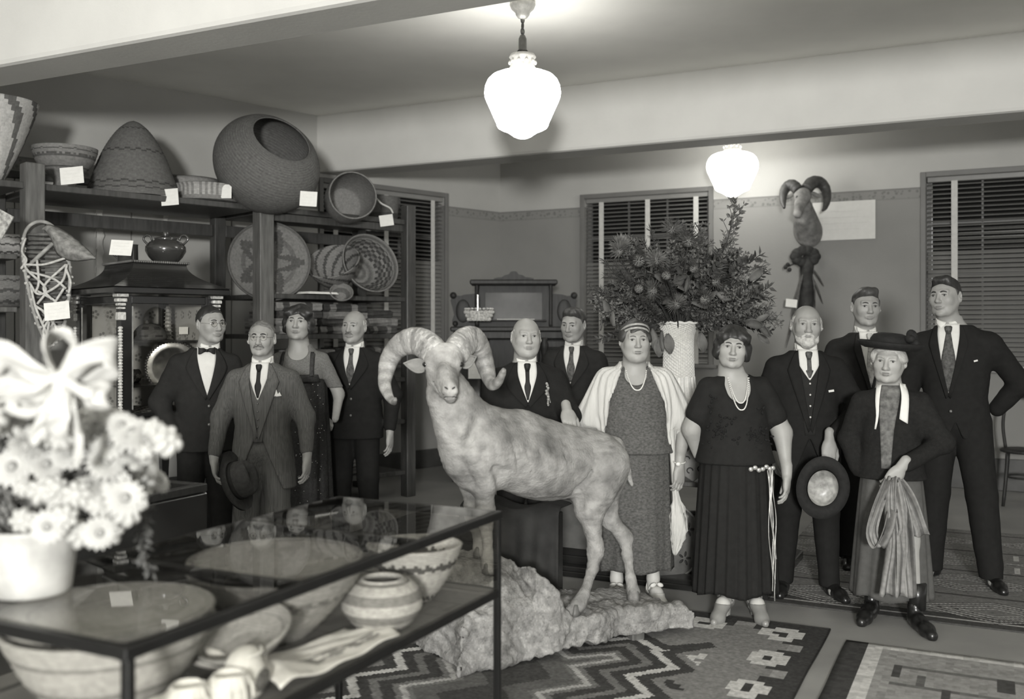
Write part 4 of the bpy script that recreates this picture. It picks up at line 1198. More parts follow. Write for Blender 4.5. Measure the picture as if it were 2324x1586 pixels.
            for sd in (-1, 1):
                F.ell((sd*.080, .004, -.020), (.032, .055, .060), .03)
                F.ell((sd*.060, -.050, .062), (.040, .035, .030), .03)
            F.ell((0, .085, -.02), (.07, .04, .06), .03)
            F.ell((0, -.115, -.026), (.064, .075, .088+q.get('fore', 0)), .012, sub=True)
            for sd in (-1, 1): F.ell((sd*.05, -.085, -.06), (.03, .04, .05), .01, sub=True)
            if q.get('part') is not None: F.cone((q['part'], -.09, .075), (q['part']*.8, -.02, .150), .006, .006, .012, sub=True)
        elif kind == 'bun':         # soft grey or waved hair showing below a hat or band
            F.ell((0, .018, .038), (.086, .106, .092), 0)
            for sd in (-1, 1): F.ell((sd*.076, -.010, .020), (.022, .045, .035), .025)
            F.ell((0, -.112, -.022), (.066, .074, .078+q.get('fore', 0)), .012, sub=True)
            F.half((0, 0, -1), .05, .02)
        V, Q = F.mesh()
        N = vnormals(V, Q)
        wv = q.get('wave', .002)
        V = V+N*(wv*np.sin((V[:, 2]-s.HT[2])*q.get('wf', 160)*.55+np.abs(V[:, 0]-s.HT[0]-.02)*95+wob(V, 26)*2.6)+.0012*wob(V, 180, (1, 1, .3), o=3))[:, None]
        return obj('hair', mesh_fast('hair', V, Q), m, s.o)
    def moustache(s, m, w=.030, drop=.006, th=.0065):
        mb = MB()
        for sd in (-1, 1):
            pts = spline([s.hp((sd*.002, -.1045, -.047)), s.hp((sd*w*.55, -.101, -.0495)), s.hp((sd*w, -.090, -.052-drop))], 8)
            mb.tube(pts, np.array([.8, 1.0, 1.1, 1.0, .9, .75, .5, .25])*th*s.hs, 8)
        mb.build('moustache', m, s.o, smooth=True)
    def beard(s, m):
        hs = s.hs; F = Field(*[np.arange(a, b, .005) for a, b in ((s.HT[0]-.11, s.HT[0]+.11), (s.HT[1]-.16, s.HT[1]+.06), (s.HT[2]-.19, s.HT[2]+.02))])
        F.xf(s.HR, s.HT, hs)
        F.ell((0, -.066, -.100), (.046, .042, .042), 0)
        for sd in (-1, 1):
            F.cone((sd*.063, -.020, -.035), (sd*.045, -.055, -.090), .014, .022, .02)
            F.cone((sd*.004, -.100, -.050), (sd*.032, -.088, -.066), .009, .008, .012)
        F.ell((0, -.098, -.0660), (.017, .014, .0065), .004, sub=True)
        V, Q = F.mesh(); N = vnormals(V, Q); V = V+N*(.003*wob(V, 120, (1, 1, .35)))[:, None]
        obj('beard', mesh_fast('beard', V, Q), m, s.o)
    def glasses(s):
        mb = MB(); lens = MB(); th = np.linspace(0, 2*PI, 25)
        for sd in (-1, 1):
            c = np.array([sd*.0325, -.1075, .004])
            pts = np.array([s.hp(c+np.array([.0205*math.cos(t), .004*abs(math.cos(t)), .0175*math.sin(t)])) for t in th])
            mb.tube(pts, .0013, 5, caps=False)
            lens.add(pts[:-1], [list(range(24))])
            mb.tube([s.hp((sd*.053, -.104, .006)), s.hp((sd*.076, -.03, .010)), s.hp((sd*.080, .012, .004))], .0011, 5)
        mb.tube(spline([s.hp((-.013, -.108, .007)), s.hp((0, -.114, .011)), s.hp((.013, -.108, .007))], 7), .0012, 5)
        g = mb.build('spectacles', M_WIRE, s.o, smooth=True); lens.build('lens', M_LENS, g)
    # ---- clothes
    def jacket(s, m, arms, hem=.80, cuff=.055, open_=0.0, name='jacket', sl=.062, extra=None, flare=1.0, round_=.0, st=.008, amp=.004, slv=True):
        k = s.k; hem *= k
        pts = np.array([a[1] for a in arms]+[a[2] for a in arms])
        F = Field(np.arange(min(-.31*k, pts[:, 0].min()-.1), max(.31*k, pts[:, 0].max()+.1), st), np.arange(min(-.22, pts[:, 1].min()-.12), max(.24, pts[:, 1].max()+.12), st), np.arange(min(hem, pts[:, 2].min()-.06)-.05, 1.53*k, st))
        T = s.T[s.T[:, 0] < 1.49*k].copy(); T[0] = (hem, T[0, 1]*flare, T[0, 2]*flare, T[0, 3], T[0, 4])
        for i in range(len(T)):
            if T[i, 0] < hem-1e-6: T[i, 0] = hem
        F.loft(T, k=0, zlo=hem)
        for (sd, el, wr, fd, pn, cu, vis) in arms:
            S_ = np.array([sd*(s.sx-.006), 0, s.sz-.008]); E = np.array(el, float); W = np.array(wr, float)
            dn = unit(W-E)
            if slv:
                F.cone(S_, E, .070*k, sl*k, .045); F.cone(E, W-dn*(.045), sl*k*.97, .046*k, .03)
            else: F.cone(S_, S_+(E-S_)*.8, .074*k, .070*k, .035)
        if extra: extra(F)
        F.half((0, 0, -1), -min(hem, pts[:, 2].min()-.1), 0)
        # keep the torso hem flat
        if open_:
            sl_ = tuple(slice(0, len(a)) for a in (F.x, F.y, F.z)); X, Y_, Z = F.pts(sl_)
            D = np.abs(X)-np.clip((open_+hem-Z)*.42, 0, 1)
            D = np.maximum(D, Y_+.02); D = np.where(Z < hem+open_, D, .3).astype(np.float32)+0*X
            F.comb(sl_, np.broadcast_to(D, F.F.shape), .006, True)
        V, Q = F.mesh(); V = relax(V, Q, 1, .4); N = vnormals(V, Q)
        a = amp*np.clip(np.abs(V[:, 0])/.12, .35, 1)
        V = V+N*(a*wob(V, 17, (1, 1, .7), o=int(s.X*10) % 9)+.5*a*wob(V, 42, (1, 1, 1.6), o=5))[:, None]
        return obj(name, mesh_fast(name, V, Q), m, s.o)
    def front(s, m, vz=1.20, shirt=M_SHIRT, tie=None, lapel=.075, collar=True, bow=False, vest=None, knot=True, buttons=(1.10, .98), btn=M_BTN, pocket=None, tiew=.030, xo=0.0):
        k = s.k; vz *= k; n = .062*k; zt = 1.462*k
        def X(v): return v*k+xo
        if vest is not None:
            v2 = .97*k
            s.patch('waistcoat', [(X(-.062), zt), (X(-.066), 1.33*k), (X(-.05), 1.15*k), (X(-.03), v2)], [(X(.062), zt), (X(.066), 1.33*k), (X(.05), 1.15*k), (X(.03), v2)], vest, .004, 18, 7)
            for z in np.linspace(vz-.02, v2+.04, 5): mb = MB(); mb.ball((X(.0), s.fy(X(0), z, .011), z), (.006, .004, .006), 8, 6); mb.build('button', btn, s.o, smooth=True)
        s.patch('shirt_front', [(X(-.060), zt+.02*k), (X(-.060), 1.40*k), (X(-.036), (vz+1.40*k)/2), (X(-.003), vz)], [(X(.060), zt+.02*k), (X(.060), 1.40*k), (X(.036), (vz+1.40*k)/2), (X(.003), vz)], shirt, .007 if vest is None else .009, 16, 9)
        zl = vz if vest is None else 1.02*k
        for sd in (-1, 1):
            L0 = [(X(sd*.060), zt+.015*k), (X(sd*.058), 1.40*k), (X(sd*(.034 if vest is None else .052)), (vz+1.40*k)/2), (X(sd*-.002), zl-.01)]
            L1 = [(X(sd*.078), zt+.004*k), (X(sd*(.068+lapel*.75)), 1.375*k), (X(sd*(.045+lapel)), 1.315*k), (X(sd*.012), zl-.03)]
            a, b = (L0, L1) if sd > 0 else (L1, L0)
            s.patch('lapel', a, b, m, .016, 18, 6, .006)
        # lower edge of the overlapping front
        for z in buttons:
            mb = MB(); mb.ball((X(.012), s.fy(X(.012), z*k, .012), z*k), (.0095, .005, .0095), 10, 6); mb.build('button', btn, s.o, smooth=True)
        if collar: s.collar(M_COLLAR)
        if bow:
            mb = MB(); y = s.fy(xo, 1.455*k, .022); z = 1.460*k
            for sd in (-1, 1):
                G = np.zeros((7, 6, 3))
                for i in range(7):
                    for j in range(6):
                        u, v = i/6, j/5-.5
                        G[i, j] = (xo+sd*(.004+.046*u), y-.008*math.sin(u*PI), z+v*(.016+.028*u**.8)+.003*math.sin(u*6))
                if sd < 0: G = G[:, ::-1]
                mb.sheet(G, .006)
            mb.ball((xo, y-.004, z), (.009, .008, .010), 8, 6); mb.build('bow_tie', tie, s.o, smooth=True)
        elif tie is not None:
            zk = 1.452*k
            t = s.patch('necktie', [(X(-.013), zk-.02*k), (X(-tiew*.62), zk-.09*k), (X(-tiew), (vz+zk)/2-.02), (X(-tiew*.25), vz+.012)], [(X(.013), zk-.02*k), (X(tiew*.62), zk-.09*k), (X(tiew), (vz+zk)/2-.02), (X(tiew*.25), vz+.012)], tie, .0105, 14, 6, .004)
            mb = MB(); mb.loft([np.array([(xo+w*math.cos(a)*k, s.fy(xo, zk, .012)+.012*math.sin(a)-.006, z*k) for a in np.linspace(0, 2*PI, 10, endpoint=False)]) for z, w in ((1.470, .014), (1.463, .021), (1.445, .019), (1.425, .013))]); mb.build('tie_knot', tie, t, smooth=True)
        if pocket:
            x, z = X(.115), 1.262*k
            mb = MB(); y = s.fy(x, z, .006)
            for dx, hh in ((-.022, .022), (-.004, .040), (.014, .026)):
                mb.prism([(dx-.014, 0), (dx+.018, .004), (dx+.006, hh)], -.003, .003, Rx(PI/2), (x, y-.004-abs(dx)*.1, z))
            mb.build('pocket_square', M_SHIRT, s.o)
    def collar(s, m, r=.064, hgt=.052):
        k = s.k; kk = k**.5; c0 = np.array([s.kw.get('hx', 0)*.8+s.kw.get('lean', 0)*.25, -.004, 1.482*k])
        a = np.linspace(-PI/2+.13, PI*1.5-.13, 34); G = np.zeros((34, 4, 3))
        def pt(t, z, o=0.0):
            f = max(0.0, -math.sin(t)); return c0+np.array([(r+o)*kk*math.cos(t), (r+o)*kk*math.sin(t)*(1.0 if f == 0 else 1.02), z-.020*f*f+.006*(1-f)])
        for i, t in enumerate(a):
            for j in range(4):
                v = j/3; G[i, j] = pt(t, -.022+hgt*v, .004*(1-v))
        mb = MB(); mb.sheet(G, .0035)
        for sd in (-1, 1):      # turned-down points
            H = np.zeros((9, 5, 3))
            for i in range(9):
                u = i/8; t = -PI/2+sd*(.10+1.0*u); top = pt(t, -.022+hgt, .004); drop = .044-.020*u-.0*u
                for j in range(5):
                    v = j/4; H[i, j] = top+np.array([sd*.012*v*(1-u), -.013*v*(1-.4*u), -drop*v*(1.25 if u < .3 else 1)])
            mb.sheet(H if sd < 0 else H[:, ::-1], .003)
        mb.build('collar', m, s.o, smooth=True)
    def trousers(s, m, feet, top=.93, r=(.105, .080, .064), cuffz=.05):
        """feet: two (x, y) floor points of the heels"""
        k = s.k; fp = np.array(feet)
        F = Field(np.arange(min(-.24, fp[:, 0].min()-.12), max(.24, fp[:, 0].max()+.12), .011), np.arange(min(-.2, fp[:, 1].min()-.14), max(.22, fp[:, 1].max()+.14), .011), np.arange(.0, 1.08*k, .011))
        F.ell((0, .005, .92*k), (.185*k, .125*k, .12*k), .03)
        for sd, (x, y) in zip((-1, 1), feet):
            hip = np.array([sd*.085*k, 0, .90*k]); an = np.array([x, y+.02, cuffz+.02]); kn = (hip+an)/2+np.array([0, -.025, .02])
            F.cone(hip, kn, r[0]*k, r[1]*k, .02); F.cone(kn, an, r[1]*k, r[2]*k, .02)
        F.half((0, 0, -1), -cuffz, 0)
        V, Q = F.mesh(); V = relax(V, Q, 1, .4); N = vnormals(V, Q)
        V = V+N*(.004*wob(V, 15, (1, 1, .5), o=4)+.003*wob(V, 36, (1, 1, 1.4), o=8)*np.clip(1-V[:, 2]/.6, .2, 1))[:, None]
        return obj('trousers', mesh_fast('trousers', V, Q), m, s.o)
    def pumps(s, m, feet, yaws, stock, heel=.045, bow=None):
        """low cut strap shoes with stockinged feet"""
        for (x, y), yw in zip(feet, yaws):
            ax = [np.arange(-.055, .055, .0042), np.arange(-.20, .09, .0042), np.arange(-.006, .26, .0042)]
            def foot(F, o):
                F.cone((0, .035, .24), (0, .032, .12+heel*.4), .040+o, .033+o, .02); F.cone((0, .032, .12+heel*.4), (0, .040, .035+heel), .033+o, .030+o, .02)
                F.cone((0, .040, .035+heel), (0, -.03, .045+heel*.75), .029+o, .031+o, .03); F.cone((0, -.03, .045+heel*.75), (0, -.11, .028), .031+o, .033+o, .03); F.cone((0, -.11, .026), (0, -.165 if o else -.135, .020), .030+o, .015+o, .02)
            F = Field(*ax); foot(F, 0.0); F.half((0, 0, -1), -.004); V, Q = F.mesh()
            st = obj('stocking', mesh_fast('stocking', V, Q), stock, s.o); st.location = (x, y, 0); st.rotation_euler = (0, 0, yw)
            F = Field(*ax); foot(F, .0035)
            F.half((0, .05, 1), .088+heel, 0); F.ell((0, -.015, .088+heel*.85), (.060, .078, .062), .004, sub=True)
            F.cone((0, .050, .03+heel), (0, .048, .008), .018, .012, .012)
            F.ell((0, -.02, -.012), (.05, .052, .012+heel*.55), .006, sub=True); F.half((0, 0, -1), 0.0)
            V, Q = F.mesh(); V[:, 2] += .001
            o = obj('shoe', mesh_fast('shoe', V, Q), m, s.o); o.location = (x, y, 0); o.rotation_euler = (0, 0, yw)
            mb = MB(); zz = .070+heel*.85; mb.tube(spline([(-.034, .012, zz-.02), (-.026, -.012, zz+.012), (0, -.022, zz+.022), (.026, -.012, zz+.012), (.034, .012, zz-.02)], 13), .0048, 6); mb.build('strap', m, o, smooth=True)
            if bow:
                mb = MB()
                for sd in (-1, 1): mb.ball((sd*.020, -.034, zz+.018), (.020, .009, .012), 9, 6, Ry(sd*.4))
                mb.build('shoe_bow', bow, o, smooth=True)
    def shoes(s, m, feet, yaws=(-.3, .3), L_=.27, heel=0.0, name='shoe', strap=False, rise=.10):
        for (x, y), yw in zip(feet, yaws):
            e = bpy.data.objects.new(name, None)
            F = Field(np.arange(-.055, .055, .0055), np.arange(-.22, .08, .0055), np.arange(-.01, .16, .0055))
            hz = heel
            F.cone((0, .035, .038+hz), (0, -.03, .040+hz*.75), .034, .037, .02)
            F.cone((0, -.03, .036+hz*.7), (0, -.125, .028), .036, .037, .03); F.cone((0, -.125, .028), (0, -L_+.085, .020), .036, .020 if heel else .028, .02)
            if not strap: F.cone((0, .025, .05+hz), (0, .030, rise+hz), .036, .038, .02)
            if heel: F.cone((0, .045, .03+hz), (0, .045, .006), .018, .012, .012); F.cone((0, .02, -.012), (0, -.07, -.045+hz*.2), .028, .02, .02, sub=True); F.ell((0, .0, .075+hz), (.025, .055, .035), .006, sub=True)
            F.half((0, 0, -1), 0.0)
            V, Q = F.mesh(); V = V*np.array([1, 1, 1]); V[:, 2] += .001
            o = obj(name, mesh_fast(name, V, Q), m, s.o); o.location = (x, y, 0); o.rotation_euler = (0, 0, yw)
            if strap:
                mb = MB(); mb.tube(spline([(-.036, -.015, .055+hz*.8), (-.02, -.03, .085+hz*.8), (.02, -.03, .085+hz*.8), (.036, -.015, .055+hz*.8)], 9), .006, 6); mb.build('strap', m, o, smooth=True)
            else:
                mb = MB()
                for i in range(4): mb.tube([(-.014, -.055-.014*i, .073-.008*i), (.014, -.060-.014*i, .074-.008*i)], .0025, 5)
                mb.build('laces', M_BLK, o)
# ------------------------------------------------------------------ the twelve people
V3 = lambda *a: np.array(a, float)
def arm(p, sd, el, wr, fd=(0, -.1, -1), pn=None, curl=.35, vis=True):
    """hanging hand: palm faces the thigh by default"""
    pn = (-sd, 0, 0) if pn is None else pn
    return (sd, V3(*el)*p.k, V3(*wr)*p.k, fd, pn, curl, vis)
def std_arm(p, sd, vis=True, curl=.4): return arm(p, sd, (sd*.245, .02, 1.10), (sd*.255, -.04, .86), (0, -.12, -1), (-sd, .35, 0), curl, vis)

# 1 man in spectacles and bow tie
p = Person('young man in dark suit, bow tie and spectacles, hand in pocket', 466, 6.12, 1.650, .38, face=(.42, 0, 0), hd=dict(jaw=.95), shoulder=1.0, hx=.03)
A = [arm(p, -1, (-.285, .07, 1.12), (-.20, -.10, .92), vis=False), std_arm(p, 1, False)]
p.body(A); p.hair('short', M_HAIRD, lift=.006); p.glasses()
p.jacket(M_NAVY, A, .80); p.front(M_NAVY, 1.17, tie=M_TIED, bow=True); p.trousers(M_BLK, [(-.1, 0), (.1, 0)]); p.shoes(M_SHOE, [(-.1, .02), (.1, .02)])
# 2 man in grey pinstripe suit
p = Person('short man in grey pinstripe suit with big moustache, holding a hat', 597, 5.72, 1.555, .0, face=(.02, -.03, 0), hd=dict(long=1.0, ear=1.15, nose=1.12, jaw=.93, brow=.0045), shoulder=1.06, hairm=M_HAIRD, head=.93)
A = [arm(p, -1, (-.285, .02, 1.12), (-.305, -.06, .845), (.15, -.15, -1), (1, .2, 0), .55), arm(p, 1, (.275, .02, 1.12), (.30, -.05, .86), (-.05, -.12, -1), (-1, .25, 0), .45)]
p.body(A); p.hair('short', M_HAIRM, lift=.012, top=.98); p.moustache(mat('grizzled_hair', .14, .6, .4, 60, .6, 120), .036, .012, .008); p.glasses()
p.jacket(M_GREY, A, .66, flare=1.10, open_=.34); p.front(M_GREY, 1.24, tie=M_TIED, vest=M_GREY, pocket=True, tiew=.022, buttons=(), btn=M_BTN); p.trousers(M_GREY, [(-.1, 0), (.1, 0)]); p.shoes(M_SHOE, [(-.1, .02), (.1, .02)])
MAN2 = p
# 4 man with grey moustache
p = Person('balding man with grey moustache in black suit beside the lace dress woman', 806, 6.85, 1.64, -.12, face=(-.12, 0, .04), hd=dict(long=1.04, ear=1.05), shoulder=1.08, waist=1.08, hairm=M_HAIRM)
A = [arm(p, -1, (-.27, .0, 1.13), (-.19, -.20, .98), (.75, -.45, -.5), (0, -.3, -1), .8), arm(p, 1, (.285, .02, 1.12), (.275, -.04, .84), (.0, -.12, -1), (-1, .25, 0), .4)]
p.body(A); p.hair('fringe', M_HAIRG); p.moustache(M_HAIRM, .030, .004, .006)
p.jacket(M_BLK, A, .80); p.front(M_BLK, 1.20, tie=M_TIEM, vest=None); p.trousers(M_BLK, [(-.11, 0), (.11, 0)]); p.shoes(M_SHOE, [(-.11, .02), (.11, .02)])
# 5 bald stout man behind the ram
p = Person('stout bald man with a stiff wing collar, one hand on the ram', 1193, 5.46, 1.572, .08, face=(.10, .0, .02), hd=dict(fat=.8, jaw=1.08, ear=1.05, brow=.002), shoulder=1.12, waist=1.22, skin=M_SKINP, hairm=M_HAIRG, head=.975)
A = [std_arm(p, -1, False), arm(p, 1, (.262, -.15, 1.15), (.200, -.425, 1.205), (.02, -.78, -.62), (0, .6, -.8), .30)]
p.body(A); p.hair('fringe', M_HAIRG, crown=.045, back=.02)
p.jacket(M_BLK, A, .80); p.front(M_BLK, 1.235, tie=M_TIED, tiew=.02, buttons=(1.16, 1.02)); p.trousers(M_BLK, [(-.1, 0), (.1, 0)]); p.shoes(M_SHOE, [(-.1, .02), (.1, .02)])
mb = MB()
for i in range(16):
    x, z = .112+.016*rng.normal()*(.5+.5*math.sin(i*.4)), (1.345-.0085*i)*p.k; mb.ball((x, p.fy(x, z, .016+.006*(i % 2)), z), .006+.003*rng.random(), 6, 5)
mb.tube([(.10, p.fy(.1, 1.36*p.k, .012), 1.36*p.k), (.125, p.fy(.125, 1.22*p.k, .014), 1.23*p.k)], .003, 5)
mb.build('boutonniere', mat('tiny_flowers', .28, .8, .5, 90), p.o, smooth=True)
# 6 man in the back
p = Person('dark haired man in dark suit standing behind the stout bald man', 1303, 6.85, 1.655, -.25, face=(-.22, .16, .05), hd=dict(jaw=1.03, fat=.3), shoulder=1.05, waist=1.05)
A = [std_arm(p, -1, False), std_arm(p, 1, False)]
p.body(A); p.hair('short', M_HAIRB, pomp=True); p.jacket(M_NAVY, A, .80); p.front(M_NAVY, 1.20, tie=M_TIEM, xo=.0); p.trousers(M_BLK, [(-.1, 0), (.1, 0)]); p.shoes(M_SHOE, [(-.1, .02), (.1, .02)])
# 9 bearded old man
p = Person('old man with white beard in black three piece suit holding a hat', 1828, 5.62, 1.645, -.10, face=(-.06, .02, .03), hd=dict(long=1.0, nose=1.15, ear=1.05, brow=.004), shoulder=1.06, waist=1.05, hairm=M_HAIRG, browm=M_HAIRG)
A = [arm(p, -1, (-.27, .05, 1.10), (-.19, -.06, .86), (.1, -.2, -1), (1, .3, 0), .5), arm(p, 1, (.31, -.03, 1.13), (.085, -.255, .955), (-.10, -.25, -1), (0, 1, -.2), .75)]
p.body(A, ((-.13, -.02), (.12, -.08))); p.hair('fringe', M_HAIRG, crown=.066, back=-.03, wave=.003); p.beard(mat('white_beard', .42, .75, .25, 60, .6, 130))
p.jacket(M_BLK, A, .74, open_=.2); p.front(M_BLK, 1.30, tie=M_TIEM, vest=M_NAVY, tiew=.022, buttons=(), btn=M_BTNL, lapel=.07)
mb = MB(); x, z = .12, 1.235*p.k; mb.box((x, p.fy(x, z, .010), z), (.03, .004, .012), Ry(-.15)); mb.build('pocket_square', M_SHIRT, p.o)
p.trousers(M_BLK, [(-.13, -.02), (.12, -.08)]); p.shoes(M_SHOE, [(-.13, 0), (.13, -.06)], (-.25, .2))
OLDMAN = p
# 10 young man with pale tie
p = Person('young man in dark jacket with pale tie behind the old lady in the hat', 1962, 6.25, 1.765, -.05, face=(-.02, .02, .02), hd=dict(jaw=.93, long=1.02), shoulder=1.04, waist=.93)
A = [std_arm(p, -1, False), std_arm(p, 1, False)]
p.body(A); p.hair('short', M_HAIRB, pomp=True, top=1.04); p.jacket(M_NAVY, A, .80); p.front(M_NAVY, 1.13, tie=M_TIEL, tiew=.026, collar=True, buttons=(1.10, .98, .90), btn=M_BTNL, lapel=.04)
p.trousers(M_BLK, [(-.1, 0), (.1, 0)]); p.shoes(M_SHOE, [(-.1, .02), (.1, .02)])
# 12 tall man at right
p = Person('tallest young man in dark open suit with wide patterned tie at the right', 2168, 5.95, 1.82, -.42, face=(-.40, -.04, -.03), hd=dict(jaw=.98, long=1.03, brow=.004), shoulder=1.08, waist=.95, skin=M_SKIN, hx=-.055)
A = [arm(p, -1, (-.265, .03, 1.12), (-.24, -.0, .86), vis=False), arm(p, 1, (.345, .13, 1.13), (.20, .17, .95), (-.7, .1, -.6), (0, 1, 0), .5, False)]
p.body(A, ((-.14, -.09), (.19, -.20))); p.hair('short', M_HAIRD, pomp=True, top=1.05, lift=.004)
p.jacket(M_BLK, A, .82, open_=.10); p.front(M_BLK, 1.08, tie=M_TIEM, tiew=.038, lapel=.045, buttons=(.98,), xo=-.038)
mb = MB(); x, z = .11, 1.27*p.k; mb.box((x, p.fy(x, z, .010), z), (.022, .004, .010), Ry(-.3)); mb.build('pocket_square', M_SHIRT, p.o)
p.trousers(M_BLK, [(-.14, -.09), (.19, -.20)], r=(.108, .085, .068)); p.shoes(M_SHOE, [(-.14, -.06), (.20, -.17)], (-.9, .25))
TALL = p
tick('men')

# ---- women
M_LACE = mat('dark_beaded_lace', .018, .5, .6, 70, .7, 200, spec=.5); M_SHEER = mat('grey_sheer_net', .13, .8, .25, 120, .3, 200)
M_GDRESS = mat('grey_figured_crepe', .085, .75, .4, 70, .5, 200, spec=.25, stretch=(1, 1, 1.6)); M_BDRESS = cloth('black_crepe', .016, .8)
M_VELV = mat('voided_velvet', .007, .9, .3, 40, .4, 150); M_SHAWL = mat('white_knit_shawl', .50, .9, .08, 40, .8, 120, stretch=(1, 1, .15)); M_STOCK = mat('pale_stocking', .50, .5, .06)
M_WSHOE = mat('white_shoe_leather', .62, .45, .06); M_GSHOE = mat('grey_satin_shoe', .22, .35, .1, spec=.5); M_PEARL = mat('pearl', .62, .25, .05, spec=.6)
M_SKIRT = cloth('grey_wool_skirt', .085); M_KNIT = cloth('black_knit_jacket', .016, .95, .2, 60, .6, 160); M_SCARF = mat('striped_silk_scarf', .15, .6, .35, 12, .4, 120, stretch=(3, 3, .4)); M_HATB = mat('black_hat_felt', .010, .8, .3, 40, .5, 150)
def skirt(p, name, m, top, hem, r0, r1, folds=14, fa=.012, y0=.0, ay=.78, n=96, rings=40, hemwave=.0, dx=0.0, ruche=0.0):
    """pleated skirt shell with thickness"""
    th = np.linspace(0, 2*PI, n, endpoint=False); R = []
    for i in range(rings):
        t = i/(rings-1); z = top+(hem-top)*t; rr = r0+(r1-r0)*(t**.8)
        w = fa*(.25+.75*t)
        rad = rr+w*np.sin(folds*th+1.3*np.sin(3*th+t)+.6*t)+.4*w*np.sin(2.3*folds*th+2*t)
        zz = z+hemwave*t**6*np.sin(5*th)
        R.append(np.stack([rad*np.cos(th)+dx*t, y0+ay*rad*np.sin(th), zz+0*th], 1))
    inn = [r*np.array([.965, .965, 1])+np.array([dx*.035, 0, 0]) for r in R]
    mb = MB(); mb.loft(R+inn[::-1], caps=True); return mb.build(name, m, p.o, smooth=True)
def bodice(p, m, arms, zlo, name='bodice', sleeve=0.0, neck=None, st=.0085, blouse=0.0, sr=.068):
    k = p.k; F = Field(np.arange(-.34*k, .34*k, st), np.arange(-.24, .24, st), np.arange(zlo-.06, 1.52*k, st))
    T = p.T.copy(); T = T[T[:, 0] > zlo+.01]; T = np.concatenate([[[zlo, np.interp(zlo, p.T[:, 0], p.T[:, 1]), np.interp(zlo, p.T[:, 0], p.T[:, 2]), 0, 0]], T])
    if blouse: T[:, 1] += blouse*np.exp(-((T[:, 0]-zlo-.05)/.10)**2); T[:, 2] += blouse*np.exp(-((T[:, 0]-zlo-.05)/.10)**2)
    F.loft(T-np.array([0, -.006, -.006, 0, 0]), k=0, zlo=zlo)
    for (sd, el, wr, fd, pn, cu, vis) in arms:
        if sleeve > 0:
            S_ = np.array([sd*(p.sx-.022), 0, p.sz]); E = np.array(el)
            if sleeve <= 1: F.cone(S_, S_+(E-S_)*sleeve, sr*.95*k, sr*k, .03)
            else:
                F.cone(S_, E, sr*k, sr*.85*k, .03); F.cone(E, np.array(wr)-unit(np.array(wr)-E)*.035, sr*.82*k, sr*.62*k, .03)
    if neck: neck(F)
    V, Q = F.mesh(); V = relax(V, Q, 1, .4); N = vnormals(V, Q); V = V+N*(.0035*wob(V, 20, (1, 1, .6), o=int(p.X*10) % 7)+.0015*wob(V, 50, o=3))[:, None]
    return obj(name, mesh_fast(name, V, Q), m, p.o)
def necklace(p, w, z0, z1, m=M_PEARL, r=.0042, n=44, off=.006, name='necklace', loop=0):
    mb = MB(); k = p.k
    for i in range(n):
        t = (i/(n-1)-.5)*2; x = w*math.copysign(abs(t)**.8, t)*k; z = (z1+(z0-z1)*abs(t)**2.0)*k
        mb.ball((x, p.fy(x, z, off), z), r, 6, 5)
    return mb.build(name, m, p.o, smooth=True)
# 3 woman in dark lace
p = Person('woman with wavy dark hair in black beaded dress with sheer yoke', 682, 6.5, 1.665, -.05, female=True, face=(.06, -.04, .05), hd=dict(jaw=1.05, fat=.35), waist=1.05, hx=-.005)
A = [arm(p, -1, (-.25, .02, 1.12), (-.25, -.03, .88), vis=False), arm(p, 1, (.265, .03, 1.13), (.27, -.12, .95), (.5, -.3, -.6), (0, -.4, -1), .6, False)]
p.body(A); p.hair('bob', M_HAIRD, wave=.0035, wf=190, part=.02)
def nk(F): F.ell((0, -.095, 1.46*p.k), (.082, .085, .082), .006, sub=True); F.ell((0, .0, 1.51*p.k), (.075, .09, .06), .006, sub=True)
bodice(p, M_SHEER, A, 1.24*p.k, 'sheer_yoke', sleeve=2.0, neck=nk, sr=.055)
p.patch('dress_front', [(-.15*p.k, 1.275*p.k), (-.165*p.k, 1.22*p.k)], [(.15*p.k, 1.275*p.k), (.165*p.k, 1.22*p.k)], M_LACE, .010, 6, 12)
skirt(p, 'dress', M_LACE, 1.25*p.k, .30, .178*p.k, .215, 11, .010, ay=.80)
for sd in (-1, 1): p.patch('shoulder_strap', [(sd*.105*p.k-.013, 1.43*p.k), (sd*.11*p.k-.013, 1.34*p.k), (sd*.115*p.k-.013, 1.26*p.k)], [(sd*.105*p.k+.013, 1.43*p.k), (sd*.11*p.k+.013, 1.34*p.k), (sd*.115*p.k+.013, 1.26*p.k)], M_LACE, .010, 10, 4)
p.shoes(M_SHOE, [(-.08, .02), (.08, .02)])
mb = MB()
for i in range(150):
    a = -PI/2+rng.uniform(-1.2, 1.2); z = rng.uniform(.35, 1.15); r = (.192*p.k+(1.25*p.k-z)*.03)
    mb.ball((r*math.cos(a), r*.80*math.sin(a)-.006, z), .0030, 4, 3)
o = mb.build('sequins', M_PEARL, p.o); o['kind'] = 'stuff'
